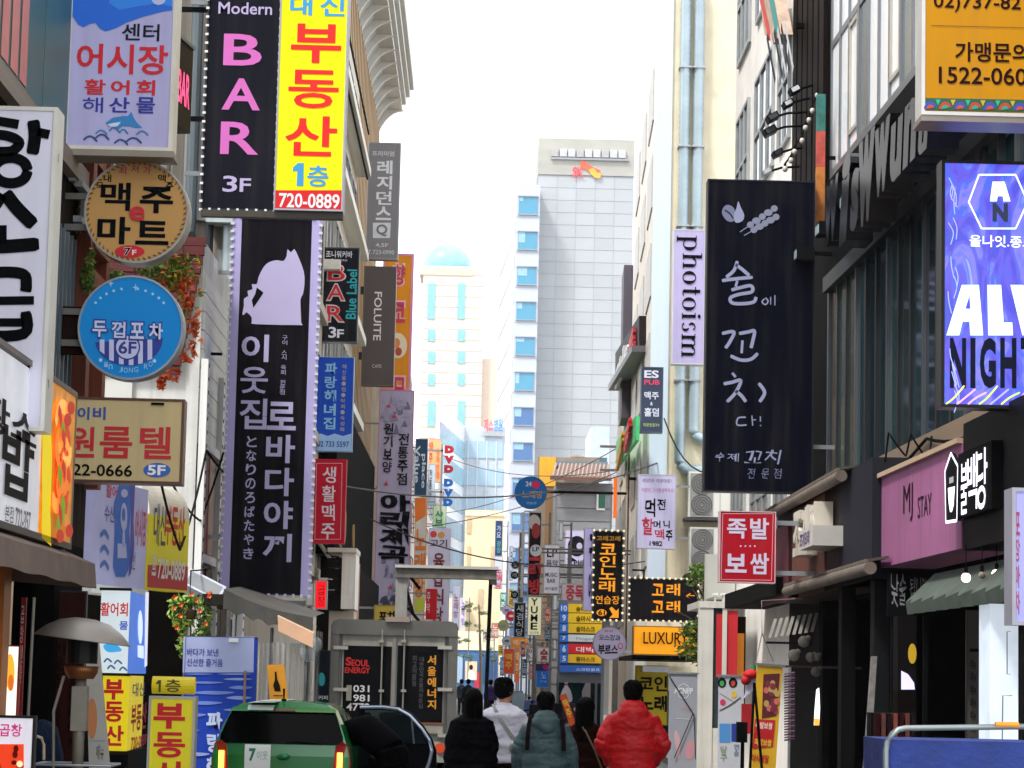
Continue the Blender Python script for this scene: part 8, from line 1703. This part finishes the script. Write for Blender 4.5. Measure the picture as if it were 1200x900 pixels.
def person(label, px, ptop, d, H, turn=0, torso=None, coat='111111', hem=.48, quilt=0, puff=1.0, hair='short', pants='1c1c20', shoulders=.2, arms=None, headturn=0, hood=False, lean=0, wcoat=None, hips=None, shoes='1c1c1e', coatmat=None, tone=None, stride=.16):
    sk = tone or skin
    pl = front(d); x = pl(px, ptop)[0]; t = T('person', label, 'person', pl, x, 0, 'people walking away'); q = turn
    m = MB(); B = MB()
    k = H/1.72; top = H; hz = H-.125*k; sh = H*.822
    # body: head, neck, torso, arms, legs in one surface
    hr = Matrix.Rotation(headturn, 3, 'Z')
    def hp(a, b, c): v = hr @ Vector((a, b, c)); return (v.x+lean, v.y, hz+v.z)
    B.ell(hp(0, .0, 0), (.078*k, .098*k, .118*k), sk, 18, 14, hr)
    B.ell(hp(0, .055*k, -.055*k), (.052*k, .045*k, .06*k), sk, 12, 10, hr)       # jaw
    B.ell(hp(0, .108*k, -.012*k), (.013*k, .022*k, .026*k), sk, 8, 6, hr)        # nose
    B.ell(hp(0, .098*k, -.058*k), (.026*k, .012*k, .01*k), sk, 8, 6, hr)         # lips
    for sg in (-1, 1): B.ell(hp(sg*.08*k, .0, -.01*k), (.014*k, .022*k, .034*k), sk, 8, 8, hr); B.ell(hp(sg*.03*k, .094*k, .02*k), (.018*k, .01*k, .008*k), sk, 8, 6, hr)
    loft(B, [(lean*.6, -.01, sh-.03, .085*k, .07*k), (lean*.7, -.005, sh+.02, .062*k, .058*k), (lean, .0, hz-.08, .056*k, .056*k)], sk)
    sw = shoulders*k
    loft(B, [(0, 0, H*.47, .145*k, .105*k), (0, 0, H*.53, .155*k, .11*k), (0, 0, H*.62, .125*k, .09*k), (lean*.3, 0, H*.73, .16*k, .105*k), (lean*.5, 0, sh-.07, sw*.72, .08*k), (lean*.6, 0, sh-.01, .08*k, .055*k)], sk)
    A = arms or [((-1, 0, 0), (-1.12, -.02, -.29), (-1.2, .06, -.53)), ((1, 0, 0), (1.12, -.02, -.29), (1.2, .06, -.53))]
    AR = []
    for sg, (a, b, c) in zip((-1, 1), A):
        pa = (a[0]*sw+lean*.5, a[1], sh-.035+a[2]); pb = (b[0]*sw*1.02+lean*.4, b[1], sh-.035+b[2]*k); pc = (c[0]*sw+lean*.3, c[1], sh-.035+c[2]*k); AR.append((pa, pb, pc))
        limb(B, [(pa[0]*.78, pa[1], pa[2]-.045), pb, pc], [.044*k, .04*k, .027*k], sk); hand(B, pc, Vector(pc)-Vector(pb), sg, sk)
    for sg in (-1, 1):
        f = stride*sg
        limb(B, [(sg*.085*k, 0, H*.49), (sg*.09*k, f*.35+.02, H*.27), (sg*.088*k, f, .07)], [.085*k, .055*k, .035*k], sk)
        B.ell((sg*.088*k, f+.06, .04), (.042*k, .12*k, .04), sk, 10, 8)
    def add(name, me, parent=None, mats=None):
        for mm in (mats or []): pass
        o = bpy.data.objects.new(name, me); COL.objects.link(o); o.parent = parent or t.o; o.location = (0, 0, 0); return o
    Boff = lambda me: me
    t.sc0 = 0
    def fin(mb, vox, nm, mt, sm=4):
        me = fuse(mb, vox, nm, sm); me.materials.clear(); me.materials.append(mt); me.polygons.foreach_set('material_index', [0]*len(me.polygons))
        if nm in ('coat', 'trousers'):
            nrm = [v.normal.copy() for v in me.vertices]
            for v, vn in zip(me.vertices, nrm):
                c_ = v.co.copy(); a_ = noise.noise(Vector((c_.x*7+px, c_.y*7, c_.z*11)))*.013+noise.noise(Vector((c_.x*19, c_.y*19+px, c_.z*27)))*.006; v.co = c_+vn*a_
        return add(nm, me)
    body = fin(B, .011, 'body', sk, 2)
    # eyes
    for sg in (-1, 1): m = MB(); m.ell(hp(sg*.03*k, .098*k, .012*k), (.012*k, .008*k, .007*k), mc('1a1210', .3), 8, 6); me = mesh_of(m, smooth=True, name='eye'); add('eye', me, body)
    # trousers
    P_ = MB(); loft(P_, [(0, 0, H*.46, .15*k, .115*k), (0, 0, H*.52, .165*k, .125*k), (0, 0, H*.58, .14*k, .105*k)], sk)
    for sg in (-1, 1): f = stride*sg; limb(P_, [(sg*.085*k, 0, H*.5), (sg*.092*k, f*.35+.02, H*.27), (sg*.09*k, f, .1)], [.1*k, .075*k, .062*k], sk)
    fin(P_, .016, 'trousers', mc(pants, .8, 0, 0, .12, 5, .3))
    for sg in (-1, 1): f = stride*sg; m = MB(); m.ell((sg*.088*k, f+.05, .045), (.05*k, .135*k, .05), mc(shoes, .5), 14, 10); add('shoe', mesh_of(m, smooth=True, name='shoe'))
    # coat / jacket
    Cc = MB(); zb = H*hem; zt_ = sh+.03; n_ = 60; secs = []
    W_ = torso or [(0, .19), (.25, .185), (.55, .185), (.8, .215), (.9, .18), (.96, .14), (1, .1)]
    for i in range(n_+1):
        u = i/n_; z = zb+(zt_-zb)*u
        for j in range(len(W_)-1):
            if W_[j][0] <= u <= W_[j+1][0]: v = (u-W_[j][0])/(W_[j+1][0]-W_[j][0]); wv = W_[j][1]+(W_[j+1][1]-W_[j][1])*v*v*(3-2*v); break
        f = 1-(quilt*.5*(1-abs(math.sin(PI*(z-zb)/(.155*k))))**4 if quilt and u < .92 else 0)
        cr_ = (.022*math.sin(z*41+1.3)+.016*math.sin(z*77)) if coatmat != 'smooth' and not quilt else 0
        secs.append((lean*u*.6+.004*math.sin(z*30), .004*math.cos(z*25), z, wv*k*puff*f*(1+cr_*.4), min(wv*.72, .16)*k*puff*f*(1+cr_)))
    loft(Cc, secs, sk, 28)
    for pa, pb, pc in AR:
        pc2 = Vector(pb).lerp(Vector(pc), .97); r0 = .074*k*puff
        limb(Cc, [(pa[0]*.8+lean*.1, pa[1], pa[2]-.035), pb, tuple(pc2)], [r0*1.12, r0*.92, r0*.66], sk, 16, quilt*.5, .155*k)
    if hood:
        Cc.ell((lean*.6, -.1, sh-.015), (.165*k, .09, .1*k), sk, 20, 14); Cc.ell((lean*.7, -.06, sh+.05), (.135*k, .11, .075*k), sk, 20, 12); Cc.ell((lean*.6, -.15, sh-.06), (.09*k, .05, .07*k), sk, 14, 10)
    else: loft(Cc, [(lean*.6, -.005, sh-.02, .1*k, .08), (lean*.7, -.0, sh+.055, .075*k, .07)], sk)
    co_ = fin(Cc, .0125, 'coat', mc(coat, .75 if not quilt else .5, 0, 0, .12, 6, .35, .3), 3)
    # hair
    Hm = MB(); hm = mc('0d0a09', .5, 0, 0, .35, 14, .6, .12)
    Hm.ell(hp(0, -.018*k, .02*k), (.1*k, .115*k, .12*k), hm, 20, 16, hr)
    if hair == 'short':
        Hm.ell(hp(0, -.045*k, -.03*k), (.078*k, .06*k, .07*k), hm, 14, 10, hr)
        rnd = random.Random(int(px)); 
        for i in range(60): a, b = rnd.uniform(0, 6.28), rnd.uniform(.1, 1.5); v = (math.sin(b)*math.cos(a)*.088*k, -.02*k+math.sin(b)*math.sin(a)*.1*k, .022*k+math.cos(b)*.108*k); Hm.ell(hp(*v), (.018, .018, .014), hm, 6, 5)
    else:
        ln = {'long': .36, 'bob': .14, 'longer': .42}[hair]
        secs = []
        for i in range(9): u = i/8; secs.append((lean, -.03*k-.045*u, hz+.03-ln*u*k, (.09+.012*math.sin(u*PI)-.0*u)*k*(1-.25*max(0, u-.7)), (.075-.02*u)*k))
        loft(Hm, secs[::-1], hm, 18)
    ho = fin(Hm, .012, 'hair', hm, 2)
    m = MB(); rnd = random.Random(int(px)+5)
    for i in range(70):
        a = rnd.uniform(0, 2*PI); b = rnd.uniform(.2, 1.0)
        if hair == 'short':
            p = [hp(.1*k*math.sin(b+j*.28)*math.cos(a), -.018*k+.113*k*math.sin(b+j*.28)*math.sin(a), .022*k+.118*k*math.cos(b+j*.28)+.006*j) for j in range(4)]
        else:
            an = PI+rnd.uniform(0, PI); L_ = rnd.uniform(.75, 1.06)*ln*k; p = [(lean+(.096+.01*j)*k*math.cos(an)*(1-.06*j), -.03*k-.045*j/4+(.08-.004*j)*k*math.sin(an), hz+.06-L_*j/4) for j in range(5)]
        m.tube(p, [.006]*(len(p)-1)+[.001], hm, 4, False)
    add('hair_strands', mesh_of(m, smooth=True, name='strands'), ho)
    t.o.rotation_euler = (0, 0, turn); t.k = k; t.H = H; t.sh = sh; t.hz = hz; t.add = add; t.coat = co_
    return t
def strap(t, pts, w_, mt, name, d=.012):
    m = MB(); n = len(pts); vs = []
    for i, p in enumerate(pts):
        a, b = Vector(pts[max(0, i-1)]), Vector(pts[min(n-1, i+1)]); tt_ = (b-a).normalized(); s_ = tt_.cross(Vector((0, -1, 0))).normalized()*w_/2; p = Vector(p)
        vs += [p+s_, p-s_, p-s_+Vector((0, d, 0)), p+s_+Vector((0, d, 0))]
    m.add(vs, [(i*4+j, i*4+(j+1) % 4, (i+1)*4+(j+1) % 4, (i+1)*4+j) for i in range(n-1) for j in range(4)]+[(3, 2, 1, 0), tuple((n-1)*4+j for j in range(4))], mt)
    return t.add(name, mesh_of(m, name=name), None)
# 1 long black hair, black poncho-like coat
t = person('person with long black hair and a wide black coat, leftmost of the walkers', 553, 808, 28, 1.68, coat='0a0a0e', torso=[(0, .31), (.35, .29), (.6, .27), (.78, .25), (.88, .215), (.95, .15), (1, .09)], hem=.44, hair='longer', pants='b9a29a', lean=.02, puff=1.02,
           arms=[((-1, 0, 0), (-1.15, 0, -.28), (-1.0, .12, -.48)), ((1, 0, 0), (1.2, 0, -.28), (1.05, .12, -.48))])
# 2 white shirt man with bag
t = person('person in a white overshirt with a grey crossbody bag, short black hair', 592, 796, 28.6, 1.80, coat='d4d4de', torso=[(0, .235), (.3, .225), (.6, .22), (.8, .235), (.9, .205), (.96, .15), (1, .09)], hem=.485, hair='short', pants='2c2220', headturn=-.9,
           arms=[((-1, 0, 0), (-1.15, 0, -.29), (-1.05, .1, -.52)), ((1, 0, 0), (1.15, .02, -.29), (.9, .12, -.5))])
k, sh = t.k, t.sh; bm2 = mc('8f938c', .7)
strap(t, [(-.13, -.06, sh+.035), (-.1, -.15, sh-.03), (-.02, -.178, sh-.16), (.08, -.175, sh-.3), (.15, -.17, sh-.37)], .035, bm2, 'bag_strap')
m = MB(); m.ell((.19, -.16, sh-.44), (.14, .06, .09), mc('8a8c82', .7, 0, 0, .15, 8, .3), 18, 12); me = fuse(m, .014, 'bag', 1); me.materials.clear(); me.materials.append(mc('8a8c82', .7, 0, 0, .15, 8, .3)); t.add('bag', me)
m = MB(); m.ell((.1, -.2, sh-.39), (.02, .02, .022), mc('c8ccc4', .5), 10, 8); t.add('bag_charm', mesh_of(m, smooth=True, name='charm'))
# 3 green puffer with backpack straps
t = person('person in a grey-green hooded puffer jacket with dark straps', 640, 808, 27, 1.66, coat='3c5254', quilt=.16, puff=1.1, torso=[(0, .235), (.3, .24), (.6, .235), (.8, .235), (.9, .2), (.96, .16), (1, .12)], hem=.44, hair='short', hood=True, pants='1c2438', stride=.14,
           arms=[((-1.05, 0, 0), (-1.45, 0, -.27), (-1.5, .06, -.5)), ((1.05, 0, 0), (1.45, 0, -.27), (1.55, .04, -.52))])
for sg in (-1, 1): strap(t, [(sg*.13, .02, t.sh+.07), (sg*.165, -.12, t.sh+.02), (sg*.185, -.195, t.sh-.12), (sg*.19, -.205, t.sh-.3)], .045, mc('1c1216', .7), 'strap')
# 4 woman in brown jacket looking left
t = person('person in a dark brown jacket with long black hair, face turned left to a friend', 689, 816, 28.2, 1.61, coat='2a100c', torso=[(0, .2), (.3, .18), (.6, .175), (.8, .2), (.9, .165), (.96, .12), (1, .08)], hem=.5, hair='longer', headturn=1.35, pants='a9a6a0', lean=-.04,
           arms=[((-1, 0, 0), (-1.15, .05, -.27), (-.8, .16, -.42)), ((1, 0, 0), (1.1, -.02, -.28), (1.0, .1, -.5))], tone=mc('c89a7c', .5, 0, 0, .05, 8))
strap(t, [(-.1, -.07, t.sh+.03), (-.02, -.15, t.sh-.08), (.08, -.16, t.sh-.28), (.17, -.13, t.sh-.5)], .018, mc('6a5a3c', .5), 'bag_strap')
m = MB(); loft(m, [(-.04, 0, t.sh+.0, .085, .08), (-.045, 0, t.sh+.05, .07, .07)], skin); t.add('scarf', mesh_of(m, smooth=True, name='scarf')); t.o.children[-1].data.materials[0] = mc('6a5f54', .8, 0, 0, .5, 18)
# 5 red puffer man
t = person('person in a bright red hooded puffer jacket, rightmost of the walkers', 742, 795, 27.2, 1.80, coat='b80e14', quilt=.13, puff=1.1, torso=[(0, .2), (.12, .215), (.35, .235), (.6, .235), (.8, .245), (.9, .21), (.96, .16), (1, .12)], hem=.45, hair='short', hood=True, pants='6a4a3c', lean=0.0,
           arms=[((-1.08, 0, 0), (-1.6, -.05, -.29), (-1.05, .1, -.5)), ((1.08, 0, 0), (1.6, -.05, -.29), (1.05, .1, -.5))])
# 6 person bending into the car
t = T('person', 'person in black clothes bending into the open door of the green car', 'person', front(30.9), front(30.9)(440, 880)[0], 0); pl = t.pl
X = t.sc; B = MB()
for sg in (-1, 1): limb(B, [(X+.12+sg*.09, -.2, .86), (X+.1+sg*.09, -.05, .5), (X+.1+sg*.09, -.15, .08)], [.09, .06, .04], skin); B.ell((X+.1+sg*.09, -.05, .045), (.045, .12, .04), skin, 10, 8)
limb(B, [(X+.12, -.2, .9), (X-.1, -.05, 1.12), (X-.42, .15, 1.08)], [.13, .15, .1], skin); limb(B, [(X-.42, .15, 1.08), (X-.55, .25, 1.02)], [.055, .05], skin); B.ell((X-.63, .3, .98), (.09, .1, .11), skin, 14, 10)
for sg in (-1, 1): limb(B, [(X-.35, .1+sg*.14, 1.1), (X-.45, .2+sg*.15, .85), (X-.55, .35+sg*.1, .72)], [.05, .04, .028], skin); hand(B, (X-.55, .35+sg*.1, .72), (-.3, .3, -.6), sg, skin)
me = fuse(B, .013, 'body', 2); me.materials.clear(); me.materials.append(skin); o = bpy.data.objects.new('body', me); COL.objects.link(o); o.parent = t.o; o.location = (-X, 0, 0)
B = MB(); limb(B, [(X+.2, -.2, .72), (X+.16, -.2, .94), (X-.1, -.05, 1.14), (X-.4, .14, 1.1)], [.17, .2, .2, .14], skin, 20)
for sg in (-1, 1): limb(B, [(X-.35, .1+sg*.14, 1.1), (X-.45, .2+sg*.16, .85), (X-.54, .34+sg*.11, .74)], [.09, .075, .055], skin)
limb(B, [(X+.12, -.1, 1.08), (X+.28, -.1, .92), (X+.3, -.12, .7)], [.12, .12, .13], skin)
bc = mc('0a0a0d', .85, 0, 0, .2, 6, .5, .2); me = fuse(B, .016, 'coat', 3); me.materials.clear(); me.materials.append(bc); o = bpy.data.objects.new('coat', me); COL.objects.link(o); o.parent = t.o; o.location = (-X, 0, 0)
B = MB()
for sg in (-1, 1): limb(B, [(X+.12+sg*.09, -.2, .86), (X+.1+sg*.09, -.05, .5), (X+.1+sg*.09, -.15, .12)], [.12, .085, .07], skin)
me = fuse(B, .018, 'trousers', 2); me.materials.clear(); me.materials.append(mc('101014', .8)); o = bpy.data.objects.new('trousers', me); COL.objects.link(o); o.parent = t.o; o.location = (-X, 0, 0)
B = MB(); B.ell((X-.64, .29, 1.0), (.1, .11, .12), skin, 14, 10); me = mesh_of(B, smooth=True, name='hair'); me.materials.clear(); me.materials.append(mc('0d0a09', .5)); o = bpy.data.objects.new('hair', me); COL.objects.link(o); o.parent = t.o; o.location = (-X, 0, 0)
# far pedestrians
def far_person(label, px, d, H, coat, pants='20242c', hair_='short'):
    t = person(label, px, 800, d, H, coat=coat, hair=hair_, pants=pants); t.o['group'] = 'pedestrians far up the street'; return t
far_person('distant person in a dark teal coat before the blue shopfront', 549, 118, 1.72, '24383c')
far_person('distant person in a purple coat beside the gantry post', 575, 112, 1.72, '3a2a6a')
far_person('distant person in dark grey left of the teal coat', 541, 124, 1.7, '2a3a44')
# parked motorbikes in the distance
def moto(label, px, d, col, yaw):
    pl = front(d); x = pl(px, 800)[0]; t = T('motorbike', label, 'motorbike', pl, x, 0, 'motorbikes parked on the right'); t.o.rotation_euler = (0, 0, yaw)
    for yy in (-.6, .6):
        m = MB(); m.cyl((x-.06, yy, .3), .3, .12, mc('121212', .8), 22, 'x'); o = t.part('wheel', m); m = MB(); m.cyl((x-.065, yy, .3), .18, .13, alu, 16, 'x'); t.part('rim', m, o)
    m = MB(); m.tube([(x, .55, .62), (x, .2, .5), (x, -.2, .45), (x, -.6, .62), (x, -.75, .7)], [.1, .14, .18, .16, .08], mc(col, .3), 12); t.part('body', m, smooth=True)
    m = MB(); m.ell((x, -.2, .78), (.14, .36, .07), mc('16161a', .6), 14, 8); t.part('seat', m, smooth=True)
    m = MB(); m.tube([(x, .6, .35), (x, .42, .95), (x-.02, .4, 1.0)], .035, alu, 8); t.part('fork', m)
    m = MB(); m.tube([(x-.36, .3, 1.08), (x-.1, .4, 1.02), (x+.1, .4, 1.02), (x+.36, .3, 1.08)], .02, dk, 7); t.part('handlebar', m)
    m = MB(); m.ell((x, .5, .98), (.11, .09, .11), mc(col, .3), 12, 8); t.part('headlight', m, smooth=True)
    m = MB(); m.box(x-.22, x+.22, -.95, -.5, .82, 1.2, mc('24262c' if col != '8a1c1c' else '2a3a6a', .5)); t.part('top_box', m)
    m = MB(); m.quad((x-.2, .48, 1.05), (x+.2, .48, 1.05), (x+.15, .36, 1.45), (x-.15, .36, 1.45), glass('7a8a94')); t.part('windshield', m)
    for sg in (-1, 1): m = MB(); m.ell((x+sg*.32, .28, 1.25), (.06, .02, .045), dk, 10, 6); m.tube([(x+sg*.3, .3, 1.07), (x+sg*.32, .28, 1.22)], .01, dk, 5); t.part('mirror', m)
    return t
moto('dark motorbike parked nearest, left of the green puffer jacket', 618, 62, '1c2a2a', .5)
moto('red and black motorbike parked behind the dark one', 612, 74, '8a1c1c', .3)
moto('grey motorbike with a blue top box by the bowling shopfront', 650, 66, '3a3e44', .4)
# orange and yellow cartoon-free air dancer style cone: small traffic cone and stand
pl = front(64); t = T('traffic_cone', 'orange and white traffic cone left of the motorbikes', 'traffic cone', pl, pl(604, 820)[0], 0); m = MB(); x = t.sc; m.lathe([(.17, .03), (.12, .25), (.085, .42), (.05, .62), (.02, .7), (0, .7)], (x, 0, 0), mc('d8481c', .5), 18); t.part('cone', m, smooth=True); m = MB(); m.lathe([(.122, .26), (.09, .41)], (x, 0, .0), mc('e0dcd8', .5), 18); t.part('band', m); m = MB(); m.box(x-.2, x+.2, -.2, .2, 0, .035, dk); t.part('base', m)
pl = front(56); t = board('leaning_sign', 'small slanted orange and red stand sign behind the woman in brown', pl, (668, 812, 676, 850), 'd8641c', .05, 'c83020', .02, cat='sign'); t.o.rotation_euler = (0, -.35, 0); ms = {}; W(ms, pl, '맥주', 669, 818, 675, 840, 'f0c84a', .04, stack=True); letters(t, ms)
# ================================================================== haze
m = MB(); hz_ = bpy.data.materials.new('haze_air'); hz_.use_nodes = True; hn = hz_.node_tree.nodes; hn.clear()
pv = hn.new('ShaderNodeVolumePrincipled'); pv.inputs['Density'].default_value = .00012; pv.inputs['Color'].default_value = (.95, .97, 1, 1); pv.inputs['Anisotropy'].default_value = .2
ho = hn.new('ShaderNodeOutputMaterial'); hz_.node_tree.links.new(pv.outputs[0], ho.inputs['Volume'])
m.box(-905, 905, -65, 1505, -1.6, 110, hz_); single('haze', None, None, m, kind='stuff')
